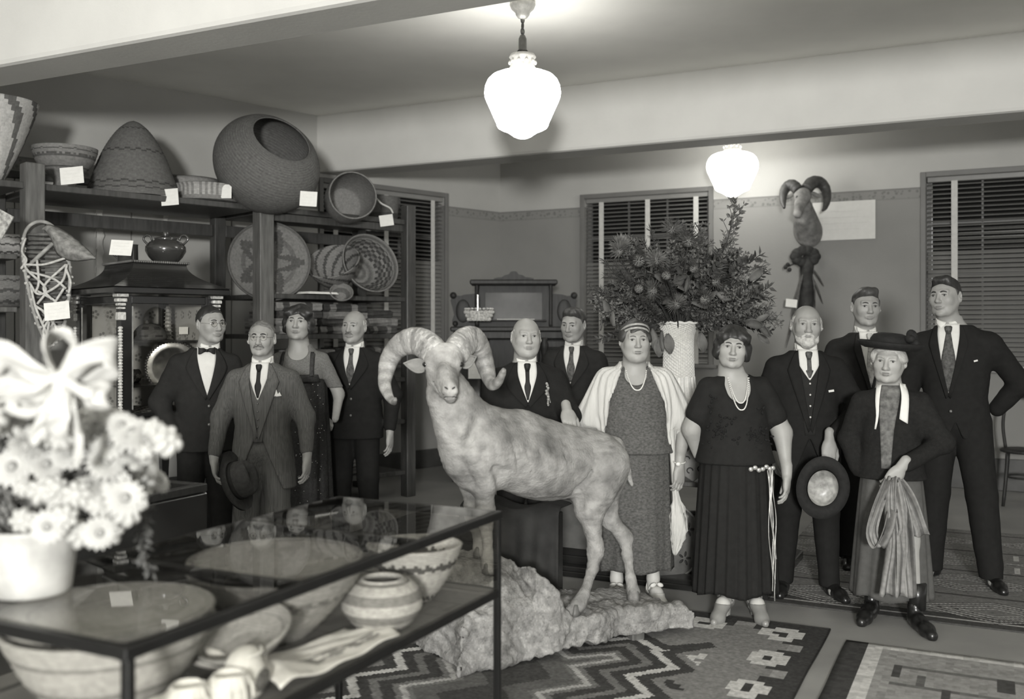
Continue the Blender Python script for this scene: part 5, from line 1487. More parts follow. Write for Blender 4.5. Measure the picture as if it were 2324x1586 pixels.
# 7 woman with white shawl
p = Person('stout woman in grey dress with white knitted shawl behind the ram', 1440, 5.42, 1.555, .0, female=True, face=(.05, .02, .0), hd=dict(jaw=1.04, fat=.8, long=1.03), waist=1.16, shoulder=1.06, skin=M_SKINP, bare=True, armfat=1.05, head=1.0, hairm=M_HAIRB, browm=M_HAIRM)
A = [arm(p, -1, (-.30, .02, 1.12), (-.26, -.05, .90), vis=False), arm(p, 1, (.310, .01, 1.10), (.265, -.09, .86), (-.08, -.12, -1), (-.6, .8, 0), .55)]
p.body(A, ((-.105, -.03), (.105, -.03))); p.hair('bun', M_HAIRB, fore=.002, wave=.004)
mb = MB(); th_ = np.linspace(0, 2*PI, 40)
for dz, w_ in ((.040, .006), (.062, .006)):
    R_ = [s_ for s_ in ()]
    G = np.zeros((40, 3, 3))
    for i, t in enumerate(th_):
        for j in range(3): G[i, j] = p.hp((.0885*math.cos(t)*(1-.9*max(0, dz-.055)), .016+.106*math.sin(t)*(1-.9*max(0, dz-.055)), dz-.050*math.sin(t)-.012+w_*(j-1)))
    mb.sheet(G, .003)
mb.build('headband', mat('silver_headband', .30, .4, .2, 60, spec=.5), p.o, smooth=True)
def nk(F): F.ell((0, -.125, 1.460*p.k), (.100, .10, .105), .006, sub=True); F.ell((0, .0, 1.51*p.k), (.085, .09, .07), .006, sub=True)
bodice(p, M_GDRESS, A, .93*p.k, 'dress_bodice', sleeve=.4, neck=nk, blouse=.018)
skirt(p, 'dress_skirt', M_GDRESS, .96*p.k, .19, .215*p.k, .210, 9, .008, ay=.74, hemwave=.008)
necklace(p, .062, 1.44, 1.325, off=.013)
mb = MB(); mb.ball(p.hp((-.080, -.002, -.036)), .006, 8, 6); mb.ball(p.hp((.080, -.002, -.036)), .006, 8, 6); mb.build('earrings', M_PEARL, p.o, smooth=True)
# shawl: over shoulders and upper arms, hanging open in front
def shawl(p):
    k = p.k; F = Field(np.arange(-.42, .42, .009), np.arange(-.26, .26, .009), np.arange(.62*k, 1.53*k, .009))
    T = p.T.copy(); T[:, 1] += .026; T[:, 2] += .026; T = T[T[:, 0] > .90*k]
    F.loft(T, k=0, zlo=.95*k)
    for (sd, el, wr, *_r) in A:
        S_ = np.array([sd*(p.sx-.02), 0, p.sz]); E = np.array(el); F.cone(S_, S_+(E-S_)*.95, .088*k, .084*k, .04)
    # open front, neck opening and hollow inside
    sl_ = tuple(slice(0, len(a)) for a in (F.x, F.y, F.z)); X, Y_, Z = F.pts(sl_)
    half = np.interp(Z, [.9*k, 1.05*k, 1.25*k, 1.38*k, 1.46*k, 1.5*k], [.178, .172, .150, .105, .075, .07])
    D = np.maximum(np.abs(X)-half, Y_-.02)
    F.comb(sl_, np.broadcast_to(D, F.F.shape).astype(np.float32), .008, True)
    F.ell((0, -.01, 1.52*k), (.075, .10, .085), .006, sub=True)
    F.half((0, 0, -1), -.985*k, 0)
    V, Q = F.mesh(); V = relax(V, Q, 2, .5); N = vnormals(V, Q)
    V = V+N*(.005*np.sin(np.arctan2(V[:, 1], V[:, 0])*38+V[:, 2]*6)+.003*wob(V, 25, (1, 1, .4)))[:, None]
    s = obj('shawl', mesh_fast('shawl', V, Q), M_SHAWL, p.o)
    # the hanging end gathered beside the right hand
    R = []
    for z, w, d, x in ((1.08, .030, .03, .195), (.98, .018, .022, .198), (.88, .014, .018, .203), (.78, .014, .016, .210), (.70, .016, .018, .216), (.64, .022, .022, .222), (.60, .034, .030, .226), (.54, .046, .036, .230), (.47, .048, .036, .232), (.42, .040, .032, .228), (.37, .026, .022, .220), (.33, .012, .012, .214), (.315, .004, .004, .212)):
        q = np.linspace(0, 2*PI, 60, endpoint=False); lace = 1 if z < .62 else .35; rr = 1+.20*lace*np.sin(11*q+z*40)+.10*np.sin(5*q+z*15)
        R.append(np.stack([x+w*rr*np.cos(q), -.045-.05*min(.6, 1.08-z)+d*rr*np.sin(q), z*k+.010*lace*np.sin(9*q+z*30)], 1))
    mb = MB(); mb.loft(R); mb.build('shawl_end', M_SHAWL, p.o, smooth=True)
shawl(p)
mb = MB(); W_ = np.array(A[1][2]); t_ = np.linspace(0, 2*PI, 20)
mb.tube(np.stack([W_[0]+.032*np.cos(t_), W_[1]+.032*np.sin(t_), W_[2]+.02+.006*np.sin(t_)], 1), .004, 6, caps=False); mb.ball((W_[0]-.012, W_[1]-.036, W_[2]+.012), (.016, .008, .012), 8, 6)
mb.build('bracelet', M_PEARL, p.o, smooth=True)
p.pumps(M_WSHOE, [(-.105, -.055), (.105, -.055)], (-.12, .15), M_STOCK, .03, M_WSHOE)
# 8 woman in black
p = Person('woman in black dress with bobbed hair and pearl strands, silver girdle', 1668, 5.20, 1.52, .0, female=True, face=(-.16, .03, .10), hd=dict(jaw=.98, fat=.35, long=.98, gaze=(.05, 0)), waist=1.06, shoulder=1.06, skin=M_SKINP, bare=True, armfat=1.1, hx=-.02)
A = [arm(p, -1, (-.255, .05, 1.12), (-.20, .10, .92), vis=False), arm(p, 1, (.292, .01, 1.10), (.298, -.07, .855), (-.08, -.12, -1), (-1, .5, 0), .45)]
p.body(A, ((-.075, -.07), (.085, -.07))); p.hair('bob', M_HAIRD, wave=.003, wf=150, part=.018)
def nk(F): F.ell((0, -.12, 1.45*p.k), (.086, .095, .135), .006, sub=True); F.ell((0, .0, 1.51*p.k), (.092, .10, .075), .006, sub=True)
bodice(p, M_BDRESS, A, .92*p.k, 'dress_bodice', sleeve=.62, neck=nk, blouse=.028, sr=.078)
skirt(p, 'dress_skirt', M_BDRESS, .95*p.k, .125, .208*p.k, .222, 20, .009, ay=.80, hemwave=.012, n=160)
mb = MB()
for i in range(46):
    x, z = rng.uniform(-.16, .26), rng.uniform(.98, 1.38)*p.k
    if abs(x) < .10 and z > 1.24*p.k: continue
    a = rng.uniform(0, 6.3); xx = min(x, .17); y = p.fy(xx, z, .020)
    for q in range(3): mb.ball((xx+.016*math.cos(a+q*2.1), y, z+.016*math.sin(a+q*2.1)), (.012, .004, .006), 6, 5, Ry(-(a+q*2.1)))
o = mb.build('velvet_sprigs', M_VELV, p.o, smooth=True); o['kind'] = 'stuff'
necklace(p, .058, 1.44, 1.295, off=.013, n=48, r=.0038); necklace(p, .064, 1.44, 1.255, off=.016, n=56, r=.0038)
# silver girdle and ribbons
mb = MB(); zb = .905*p.k
for i in range(7):
    x = .045+.022*i; y = -.78*math.sqrt(max(.0, (.222*p.k+.012)**2-min(x, .19)**2))-.010
    mb.ball((x, y, zb+.008*math.sin(i*2)), (.014, .006, .012), 8, 6)
mb.build('girdle_clasp', mat('silver_trim', .45, .3, .3, 60, metal=.5), p.o, smooth=True)
mb = MB()
for i, (dx, ln, ww) in enumerate(((-.012, .70, .006), (.0, .58, .007), (.012, .76, .006), (.022, .52, .006), (.006, .66, .005))):
    x0 = .150+dx; pts = []
    for q in range(14):
        t = q/13; z = zb-.01-ln*p.k*t*1.02; x = x0+.018*t+.008*math.sin(t*9+i); r = .212*p.k+(.222-.208*p.k)*((zb-z)/.8)**.8+.020
        pts.append((x, -.78*math.sqrt(max(0, r*r-x*x))-.012-.004*(i % 2), z))
    mb.tube(np.array(pts), ww*np.array([1, 1.1, .8, 1, 1.2, .7, 1, 1, .8, 1.1, .9, 1, .9, 1.3]), 6, flat=.4)
mb.build('girdle_ribbons', mat('silver_ribbon', .50, .35, .35, 25, metal=.3), p.o, smooth=True)
p.pumps(M_GSHOE, [(-.075, -.10), (.085, -.10)], (-.55, .05), M_STOCK, .05)
# 11 old lady
p = Person('small old lady in black hat and jacket carrying a striped scarf', 2022, 5.10, 1.45, -.38, female=True, face=(-.12, .04, .06), hd=dict(nose=1.1, long=1.0, fat=.2), waist=1.02, shoulder=1.02, hairm=M_HAIRG, browm=M_HAIRG, skin=M_SKINP, hx=-.01, head=1.03)
A = [arm(p, -1, (-.25, .04, 1.12), (-.20, -.02, .90), vis=False), arm(p, 1, (.300, -.02, 1.12), (.055, -.275, .985), (-.55, -.30, -.80), (-.4, .9, -.1), .7)]
p.body(A, ((-.10, -.02), (.125, -.12))); p.hair('bun', M_HAIRG, wave=.003)
skirt(p, 'skirt', M_SKIRT, .95*p.k, .125, .172*p.k, .20, 7, .009, ay=.76, hemwave=.010)
p.jacket(M_KNIT, A, .885, slv=True, sl=.066, flare=1.06, amp=.004); k = p.k
p.patch('blouse', [(-.06*k, 1.47*k), (-.07*k, 1.38*k), (-.062*k, 1.2*k), (-.055*k, .96*k)], [(.055*k, 1.47*k), (.05*k, 1.38*k), (.02*k, 1.2*k), (.0, .96*k)], mat('figured_grey_blouse', .11, .7, .5, 40, .3, 120), .008, 16, 8)
p.patch('white_revers', [(.052*k, 1.485*k), (.062*k, 1.40*k), (.050*k, 1.27*k)], [(.085*k, 1.475*k), (.105*k, 1.40*k), (.098*k, 1.24*k)], M_COLLAR, .014, 10, 5)
p.patch('white_revers', [(-.085*k, 1.475*k), (-.09*k, 1.38*k), (-.085*k, 1.28*k), (-.095*k, 1.2*k)], [(-.055*k, 1.485*k), (-.066*k, 1.38*k), (-.07*k, 1.28*k), (-.085*k, 1.2*k)], M_COLLAR, .014, 10, 4)
mb = MB(); mb.box((.05, p.fy(.05, .965*k, .018), .965*k), (.02, .01, .02), ch=.003); mb.build('button', M_BTN, p.o)
# hat with upturned brim and bow
hat = MB(); c = p.hp((0, .012, .055)); Rh = p.HR @ Rx(-.05) @ Ry(.04)
prof = [(.001, .098), (.05, .096), (.088, .085), (.102, .060), (.104, .030), (.108, .016), (.125, .012), (.150, .022), (.163, .042), (.160, .050), (.145, .032), (.122, .022), (.100, .012)]
hat.lathe(prof, 48, c, Rh, sy=1.08, sx=1.0)
h_ = hat.build('hat', M_HATB, p.o, smooth=True)
mb = MB()
for i, (a, rr, ln) in enumerate(((.15, .118, .05), (-.25, .120, .045), (.5, .115, .06), (-.6, .118, .04), (.1, .10, .075))):
    q = c+Rh @ np.array([rr*math.cos(a), rr*math.sin(a), .045+.01*i]); mb.ball(q, (.030, .020, ln*.55), 9, 7, Rh @ Rz(a) @ Ry(.4-.2*i))
mb.build('hat_trim', M_HATB, h_, smooth=True)
p.shoes(M_SHOE, [(-.10, -.02), (.125, -.14)], (-.2, .35), .27)
mb = MB(); mb.tube([(.125, -.11, .22), (.125, -.105, .09)], [.046, .042], 12); mb.build('boot_shaft', M_SHOE, p.o, smooth=True)
LADY = (p, A)
tick('women')
# ------------------------------------------------------------------ tall basket shelving along the left wall
SA = np.array([-.948, 8.88, 0])
def sh(a, n=0, z=0): return SA-EL*a+NL*n+np.array([0, 0, z])     # a: from the far right post towards the camera, n: back towards the wall
TOPZ = 2.50
su = thing('basket_shelving', 'tall dark wooden shelving with square posts along the left wall', 'shelving', sh(1.6, .35))
def sb(name, a0, a1, n0, n1, z0, z1, m, ch=.004):
    mb = MB(); mb.box(sh((a0+a1)/2, (n0+n1)/2, (z0+z1)/2), (abs(a1-a0), abs(n1-n0), z1-z0), RL, ch=ch); return mb.build(name, m, su, world=True)
for a, m, w in ((0, M_SHELF, .10), (1.47, M_OAK, .125), (3.22, M_OAK, .125), (4.95, M_SHELF, .12)):
    sb('post', a-w/2, a+w/2, -.01-w/2, -.01+w/2, 0, 2.63, m, .006)
    sb('post', a-.05, a+.05, .70, .80, 0, 2.56, M_SHELF, .006)
for a0, a1 in ((.05, 1.42), (1.54, 3.16), (3.28, 4.9)): sb('shelf_board', a0, a1, -.03, .80, TOPZ-.045, TOPZ, M_SHELF)
for z in (1.80, 1.47, 1.08, .70, .24): sb('shelf_board', .05, 1.42, -.03, .74, z-.04, z, M_SHELF)
for z in (2.02, 1.66, 1.2): sb('shelf_board', 3.28, 4.9, .1, .80, z-.035, z, M_OAK)
for a0, a1 in ((.05, 1.42), (1.54, 3.16), (3.28, 4.9)): sb('shelf_rail', a0, a1, .70, .735, TOPZ-.20, TOPZ-.10, M_SHELF)
sb('shelf_rail', .05, 1.42, -.01, .02, TOPZ-.11, TOPZ-.047, M_SHELF)
# picture rail on the wall behind, with three pale strips hanging from it
mb = MB(); mb.box(lw(5.55, .02, 2.74), (3.6, .035, .055), RL, ch=.006); o = mb.build('trim_3', M_BASE); struct(o)
for i, (px, w) in enumerate(((55, .05), (222, .055), (372, .045))):
    t = (px-CX)/FPX; s_ = (CORNER[0]-t*CORNER[1])/(EL[0]-t*EL[1])
    th = thing('hanging_strip', ['pale torn cloth strip hanging on the wall left of the pedestal bowl', 'pale torn cloth strip hanging on the wall left of the cone basket', 'pale torn cloth strip hanging on the wall right of the cone basket'][i], 'cloth strip', lw(s_, .05, 2.72))
    L_, R_ = [], []
    G = np.zeros((30, 4, 3))
    for q in range(30):
        z = 2.72-1.02*q/29; j = .004*math.sin(q*1.7)+.003*math.sin(q*3.1+i)
        for k in range(4): G[q, k] = lw(s_-(k/3-.5)*(w+j*2)-j, .046+.004*math.sin(q*.5+k), z)
    mb = MB(); mb.sheet(G, .003)
    for q in range(6):
        z = 2.5-.15*q; mb.tube([lw(s_+w*.5, .05, z), lw(s_+w*.75, .052, z-.03), lw(s_+w*.7, .05, z-.07)], .004, 4)
    mb.build('cloth', M_TAPE, th, world=True)

# ------------------------------------------------------------------ baskets on the top shelf
def at_px(px, n):
    """a on the shelf for image column px at depth n behind the front edge"""
    t = (px-CX)/FPX; p = SA+NL*n
    return (p[0]-t*p[1])/(EL[0]-t*EL[1])
def shp(px, n, z=TOPZ+.002): return sh(at_px(px, n), n, z)
def axis_rot(d): return Vector(d).to_track_quat('Z', 'Y').to_euler()
# 1 cut-off light basket at the left edge
basket('burden_basket', 'pale conical basket with stepped dark zigzags cut off by the left picture edge', shp(-25, .25), [(.002, 0), (.06, .004), (.10, .04), (.20, .25), (.285, .47), (.31, .56)],
       lambda t, s, i: np.where((np.abs(((t*9+np.floor(s*14)*.11) % 1)-.5) < .17) & (s > .25), .12, .42), coil=.002)
# 2 bowl on a foot
basket('footed_bowl_basket', 'wide shallow basket bowl standing on a narrow foot at the left end of the shelf', shp(147, .28), [(.002, 0), (.085, .002), (.075, .05), (.08, .09), (.13, .14), (.185, .20), (.215, .27), (.222, .31)], pat_zig(.19, .09, [(.62, .012), (.78, .02), (.88, .012)], 30, .02), coil=.0025)
# 3 pointed burden basket upside down
basket('cone_basket', 'large pointed cone basket with dark stepped bands, mouth down on the shelf', shp(303, .30), [(.342, 0), (.328, .05), (.292, .16), (.240, .30), (.185, .41), (.120, .505), (.055, .565), (.002, .588)],
       pat_zig(.125, .06, [(.13, .012), (.19, .012), (.46, .009), (.73, .009)], 18, .03), open_=False, coil=.002, rings=64)
# 4 fluted tray
basket('fluted_tray_basket', 'low fringed tray basket between the cone basket and the giant round basket', shp(468, .16), [(.002, 0), (.22, .004), (.235, .03), (.235, .10), (.25, .13)],
       lambda t, s, i: np.where((np.abs(((t*40) % 1)-.5) < .25) & (s > .55), .34, .20), coil=.0015)
basket('fluted_tray_basket', 'second low basket half hidden behind the fringed tray basket', shp(430, .52), [(.002, 0), (.20, .004), (.22, .06), (.23, .20), (.24, .22)], pat_rings(.24, .13, [(.9, .05)]), coil=.002)
# 5 giant round storage basket, lying so the mouth faces up to the right
big = basket_mesh('storage_basket', [(.002, .0), (.16, .012), (.30, .08), (.39, .20), (.425, .33), (.40, .46), (.33, .56), (.255, .61), (.235, .625)], lambda t, s, i: np.where(i > 0, .12, .125)*np.where(np.abs(((s*45) % 1)-.5) < .25, .88, 1.05), n=120, rings=90, coil=.0025)
o = obj('storage_basket', big, M_BASK); dv = unit([.50, -.54, .54]); c = P(603, 378, 7.85)
o.rotation_euler = axis_rot(dv); o.location = tuple(c-dv*.31)
tag(o, 'giant round grey storage basket lying with its open mouth turned up', 'basket')
BIGB = o
# 6 basket on its side and its neighbour
o = obj('side_lying_basket', basket_mesh('side_lying_basket', [(.002, 0), (.13, .004), (.17, .05), (.20, .2), (.205, .34), (.20, .38)], pat_rings(.20, .12, [(.9, .03)]), rings=60), M_BASK)
dv = unit([.36, -.88, .12]); c = P(800, 444, 8.15); o.rotation_euler = axis_rot(dv); o.location = tuple(c-dv*.36); tag(o, 'deep grey basket lying on its side right of the giant round basket', 'basket')
basket('small_tub_basket', 'small dark tub basket standing behind the one lying on its side', shp(868, .55), [(.002, 0), (.11, .003), (.14, .05), (.155, .24), (.16, .27)], pat_rings(.13, .07, [(.5, .1)]))
for px, z, r, h, lb in ((4, 1.662, .20, .22, 'dark banded basket on the middle shelf at the left picture edge'), (22, 1.202, .18, .20, 'grey banded basket on the lowest shelf at the left picture edge'), (30, 2.022, .14, .15, 'small pale basket on the upper shelf at the left picture edge')):
    basket('shelf_basket', lb, shp(px, .42, z), [(.002, 0), (r*.6, .004), (r*.95, h*.35), (r, h*.7), (r*.9, h)], pat_zig(.16 if r > .15 else .3, .07, [(.35, .03), (.6, .03), (.85, .02)], 14, .05), n=60)
# right bay, shelf at 1.80
def leaning(name, label, px, py, Y, r, h, dv, pat, b=.4, prof=None):
    o = obj(name, basket_mesh(name, prof or bowl(r, h, b), pat, rings=48), M_BASK); dv = unit(dv); c = P(px, py, Y)
    o.rotation_euler = axis_rot(dv); o.location = tuple(c-dv*h); return tag(o, label, 'basket')
def star(t, s, i):
    v = np.full(t.shape, .17); p = np.abs(((t*5) % 1)-.5)*2
    v = np.where((s > .88) | (np.abs(s-.62) < .03), .12, v)
    return np.where((s > .30+.30*p) & (s < .44+.34*p), .085, v)
leaning('tray_basket', 'large round basket tray with dark star leaning in the shelf bay behind the front post', 612, 592, 8.02, .335, .10, (.30, -.90, .16), star, .3)
def diag(t, s, i):
    return np.where((np.abs(((t*10+s*4) % 1)-.5) < .15) & (s > .35), .07, .20)
leaning('tilted_bowl_basket', 'deep tilted bowl basket with dark diagonal stripes in the middle of the shelf bay', 754, 592, 8.30, .235, .25, (-.10, -.62, .72), diag)
def chk(t, s, i): return np.where((((t*30).astype(int)+(s*22).astype(int)) % 2 == 0) & (s > .50) & (s < .82), .05, np.where(i > 0, .15+.05*np.sin(s*40), .18))
leaning('checkered_bowl_basket', 'round bowl basket with checkered band on its side right in the shelf bay', 842, 596, 8.50, .272, .24, (.55, -.70, .30), chk)
leaning('little_basket_base', 'small woven basket lying between the two leaning bowl baskets', 775, 662, 8.2, .10, .08, (.2, -.7, .6), pat_rings(.18, .1, [(.6, .1)]))
mb = MB()
for i in range(3): mb.box(sh(.98, -.02+.004*i, 1.806+.006*i), (.30-.01*i, .21, .005), RL @ Rz(.05*i))
tag(mb.build('paper_sheets', M_WHITEP), 'small stack of white papers on the shelf edge under the leaning baskets', 'paper')
# folded blankets
M_BLANK = mat('folded_wool', .12, .95, .2, 30, .5, 180, attr=True, spec=.1)
def blanket(c, L_, W_, H_, rz, v, v2, label):
    n = 12; prof = []
    for i in range(n):
        a = PI/2+PI*i/(n-1); prof.append((H_/2*math.cos(a)-W_/2+H_/2, H_/2*math.sin(a)))
    prof += [(W_/2, -H_/2), (W_/2, -H_*.05), (-W_/2+H_*.6, -.002), (W_/2, H_*.05), (W_/2, H_/2)]
    R = []; xs = np.linspace(-L_/2, L_/2, 15)
    for x in xs: R.append(np.array([(x+.004*math.sin(j), y+.005*math.sin(9*x+j), z+.004*math.sin(13*x+2*j)) for j, (y, z) in enumerate(prof)]))
    mb = MB(); m = len(prof); mb.loft(R)
    col = []
    for i in range(14): col += [v2 if (i % 7 in (2, 3)) else v]*m
    mb.c = col+[v, v]
    o = mb.build('folded_blanket', M_BLANK, None, smooth=False); o.location = tuple(c+np.array([0, 0, H_/2])); o.rotation_euler = (0, 0, A_L+rz)
    return tag(o, label, 'blanket', 'folded blankets on the shelves')
nb = 0
place = ['lowest of its pile', 'second from below in its pile', 'middle of its pile', 'fourth from below in its pile', 'topmost of its pile']
for a, zz, cnt, nm in ((1.13, 1.472, 4, 'left pile below the leaning baskets'), (.66, 1.472, 4, 'middle pile below the leaning baskets'), (.27, 1.472, 3, 'right pile below the leaning baskets'), (.95, 1.082, 4, 'left pile two shelves below the baskets'), (.40, 1.082, 4, 'right pile two shelves below the baskets'), (.75, .242, 3, 'pile on the bottom shelf')):
    z = zz
    for i in range(cnt):
        h = .058+.014*rng.random(); v = [.10, .17, .07, .20, .05][(i+nb) % 5]
        blanket(sh(a+.02*rng.normal(), .26+.02*rng.normal(), z), .42 if a > .3 else .30, .46, h, .06*rng.normal(), v, [.22, .06, .19, .09, .16][(i*2+nb) % 5], 'folded blanket, %s, %s' % (place[i] if i < cnt-1 else place[4], nm))
        z += h+.002
    nb += 1
# cards on the shelf edge
def scard(px, py, Y, w, h, label, tilt=0.0, nrm=(.1, -1, .12), bend=.004): return card('label_card', label, P(px, py, Y), w, h, nrm, (math.sin(tilt), 0, math.cos(tilt)), bend=bend)
EDGE = lambda px, n=-.045: sh(at_px(px, n), n)[1]
scard(163, 398, EDGE(163), .155, .120, 'white label card under the footed bowl basket', -.12)
scard(385, 447, EDGE(385), .125, .125, 'white label card hanging over the shelf edge below the cone basket', -.1)
scard(505, 434, EDGE(505, -.08), .135, .108, 'white label card on the front of the fringed tray basket', 0)
scard(700, 451, 7.42, .128, .115, 'white label card on the lower side of the giant round basket', .05)
scard(877, 500, EDGE(877, -.08), .120, .100, 'white label card hanging over the right end of the shelf', -.15)
# rings of string by the last card
mb = MB(); mb.tube(spline([P(852, 448, 8.55), P(866, 462, 8.5), P(885, 472, 8.5), P(892, 484, 8.5)], 12), .008, 6)
tag(mb.build('looped_cord', M_BASK if False else M_TAPE, None, smooth=True), 'pale cord loop beside the basket lying on its side', 'cord')

# ------------------------------------------------------------------ cradleboard
M_ROD = mat('peeled_willow', .30, .7, .25, 20, .3, 60); M_RAWH = mat('rawhide_net', .48, .8, .2, 40, .5, 90); M_HIDE = mat('tanned_hide', .22, .8, .45, 30, .6, 70)
cb = thing('cradleboard', 'netted cradleboard with willow slats and leather hood on the left post', 'cradleboard', P(120, 790, 6.35))
def cbp(px, py, dy=0.0): return P(px, py, 6.38+dy+(790-py)*.0004)
hoop = spline([cbp(110, 786), cbp(88, 740), cbp(70, 680), cbp(58, 620), cbp(52, 570), cbp(58, 525), cbp(82, 504), cbp(112, 508), cbp(140, 540), cbp(156, 590), cbp(158, 650), cbp(152, 710), cbp(138, 760), cbp(112, 788)], 60)
mb = MB(); mb.tube(hoop, .012, 8); mb.build('hoop', M_ROD, cb, smooth=True, world=True)
for i in range(24):
    y = 532+10.2*i; t = (y-532)/245
    xl = np.interp(y, [532, 570, 620, 680, 740, 786], [60, 54, 58, 70, 88, 108]); xr = np.interp(y, [532, 590, 650, 710, 760, 786], [132, 154, 156, 150, 136, 114])
    mb = MB(); mb.tube([cbp(xl+2, y+.6*math.sin(i), .03), cbp((xl+xr)/2, y+math.sin(i*2.1), .02), cbp(xr-2, y, .03)], .0105, 6); mb.build('slat', mat('weathered_slat', .13, .8, .35, 30, .3, 70), cb, smooth=True, world=True)
mb = MB(); mb.tube([cbp(64, 604, -.03), cbp(92, 578, -.05), cbp(120, 552, -.06)], [.012, .014, .012], 8); mb.build('bow_stick', M_ROD, cb, smooth=True, world=True)
G = np.zeros((16, 10, 3))      # leather hood
up_ = spline([(95, 520), (112, 510), (150, 527), (190, 558), (217, 586)], 16); dn_ = spline([(108, 524), (118, 545), (132, 578), (165, 592), (217, 587)], 16)
for i in range(16):
    for j in range(10):
        q = up_[i]+(dn_[i]-up_[i])*j/9; G[i, j] = cbp(q[0], q[1], -.05-.07*math.sin(PI*j/9)*math.sin(PI*i/15*.9+.1))
mb = MB(); mb.sheet(G, .004); mb.build('hood', M_HIDE, cb, smooth=True, world=True)
lac = [[(55, 580), (60, 610), (104, 655), (85, 690)], [(52, 600), (100, 600), (150, 585)], [(84, 590), (88, 640), (80, 665)], [(60, 615), (120, 632), (150, 655)], [(150, 600), (100, 650), (118, 680)], [(66, 640), (90, 668), (140, 640), (152, 600)], [(76, 690), (110, 720), (104, 770)], [(85, 660), (130, 690), (118, 740)], [(148, 650), (116, 700), (96, 735)], [(58, 540), (50, 570), (60, 590), (48, 610)], [(70, 650), (82, 700), (108, 760)], [(150, 610), (160, 640), (156, 665)], [(92, 700), (128, 745), (112, 780)], [(140, 690), (100, 745), (108, 782)]]
for q in lac:
    mb = MB(); mb.tube(spline([cbp(x, y, -.045-.01*math.sin(i)) for i, (x, y) in enumerate(q)], 16), .0085, 6); mb.build('lacing', M_RAWH, cb, smooth=True, world=True)
mb = MB()
for i in range(60):
    q = hoop[min(59, i)]; 
    if q[2] > 2.12: continue
    mb.ball(q+rng.normal(0, .006, 3), (.017, .015, .012), 6, 5)
o = mb.build('wrapping', M_RAWH, cb, smooth=True, world=True); o['kind'] = 'stuff'
card('label_card', 'white label card on the lower part of the cradleboard', P(129, 705, 6.25), .155, .115, (.1, -1, .15), (-.12, 0, 1), bend=.01)
# patterned panel at the picture edge
mb = MB(); mb.box(P(-14, 500, 6.1), (.20, .01, .16), Ry(.5)); tag(mb.build('patterned_card', mat('patterned_card', .34, .7, .5, 45)), 'patterned pale card tilted at the left picture edge below the burden basket', 'card')
tick('shelves')

# ------------------------------------------------------------------ curio cabinet with flared roof
CVC = np.array([-2.44, 6.10, 0]); VX, VY = .64, .74
vt = thing('curio_cabinet', 'black curio cabinet with flared roof and glass sides left of the group', 'cabinet', CVC, A_L)
M_GILT = mat('pale_carving', .50, .35, .4, 60, .6, 90, spec=.6); M_PAPER = mat('flowered_lining', .42, .8, .08, 10)
def vb(name, c, d, m=M_BLACKW, ch=.004): mb = MB(); mb.box(c, d, ch=ch); return mb.build(name, m, vt)
Z0, Z1 = .93, 1.725
vb('base', (VX/2, VY/2, Z0-.06), (VX+.06, VY+.06, .12), ch=.01)
vb('base_moulding', (VX/2, VY/2, Z0+.01), (VX+.03, VY+.03, .02), ch=.006)
for x, y in ((.04, .04), (VX-.04, .04), (.04, VY-.04), (VX-.04, VY-.04)):
    mb = MB(); mb.loft([np.array([(x+w*a, y+w*b, z) for a, b in ((-1, -1), (1, -1), (1, 1), (-1, 1))]) for z, w in ((0, .022), (.05, .03), (.08, .02), (.5, .024), (Z0-.12, .036))]); mb.build('leg', M_BLACKW, vt)
for i, (x, y) in enumerate(((0, 0), (VX, 0), (0, VY), (VX, VY))):
    sx, sy = (1 if x == 0 else -1), (1 if y == 0 else -1)
    vb('corner_post', (x+sx*.036, y+sy*.036, (Z0+Z1)/2+.01), (.072, .072, Z1-Z0-.02))
    if i == 3: continue
    R = Rz(math.atan2(-sy, -sx)); d_ = np.array([-sx, -sy, 0])/math.sqrt(2)
    mb = MB()
    for q in range(30):
        z = Z0+.05+q*.0185; mb.ball(np.array([x+sx*.018, y+sy*.018, z])+d_*.03, (.016, .016, .011), 8, 6)
    mb.build('twisted_column', M_GILT, vt, smooth=True)
    mb = MB()
    for z, w, h in ((Z1-.005, .075, .02), (Z1-.035, .062, .022), (Z1-.062, .05, .016), (Z1-.085, .045, .012), (Z1-.135, .05, .05)):
        mb.box(np.array([x+sx*.012, y+sy*.012, z])+d_*.016, (w, w, h), Rz(PI/4) if False else None, ch=.004)
    mb.build('capital', M_GILT, vt)
for x0, y0, x1, y1 in ((.072, .01, VX-.072, .01), (.01, .072, .01, VY-.072)):
    lx, ly = max(.012, x1-x0), max(.012, y1-y0)
    vb('top_frame', ((x0+x1)/2, (y0+y1)/2, Z1-.03), (lx, ly, .05)); vb('bottom_frame', ((x0+x1)/2, (y0+y1)/2, Z0+.035), (lx, ly, .03))
    mb = MB(); mb.box(((x0+x1)/2, (y0+y1)/2, (Z0+Z1)/2), (lx, ly, Z1-Z0-.1) if lx > ly else (lx, ly, Z1-Z0-.1)); mb.v[-1][:, 1 if lx > ly else 0] = (y0 if lx > ly else x0)+np.sign(mb.v[-1][:, 1 if lx > ly else 0]-(y0 if lx > ly else x0))*.0015
    mb.build('glass_pane', glass(), vt)
    for f in (0, 1):
        c = (x0+.008 if f == 0 else x1-.008, y0, 0) if lx > ly else (x0, y0+.008 if f == 0 else y1-.008, 0)
        vb('gilt_beading', (c[0], c[1], (Z0+Z1)/2), (.008, .008, Z1-Z0-.14), mat('dull_gilt', .32, .4, .3, 30, metal=.4), .002)
vb('back_panel', (VX/2, VY-.012, (Z0+Z1)/2), (VX-.14, .015, Z1-Z0-.03), M_PAPER, 0); vb('back_panel', (VX-.012, VY/2, (Z0+Z1)/2), (.015, VY-.14, Z1-Z0-.03), M_PAPER, 0)
mb = MB()      # printed sprigs on the lining
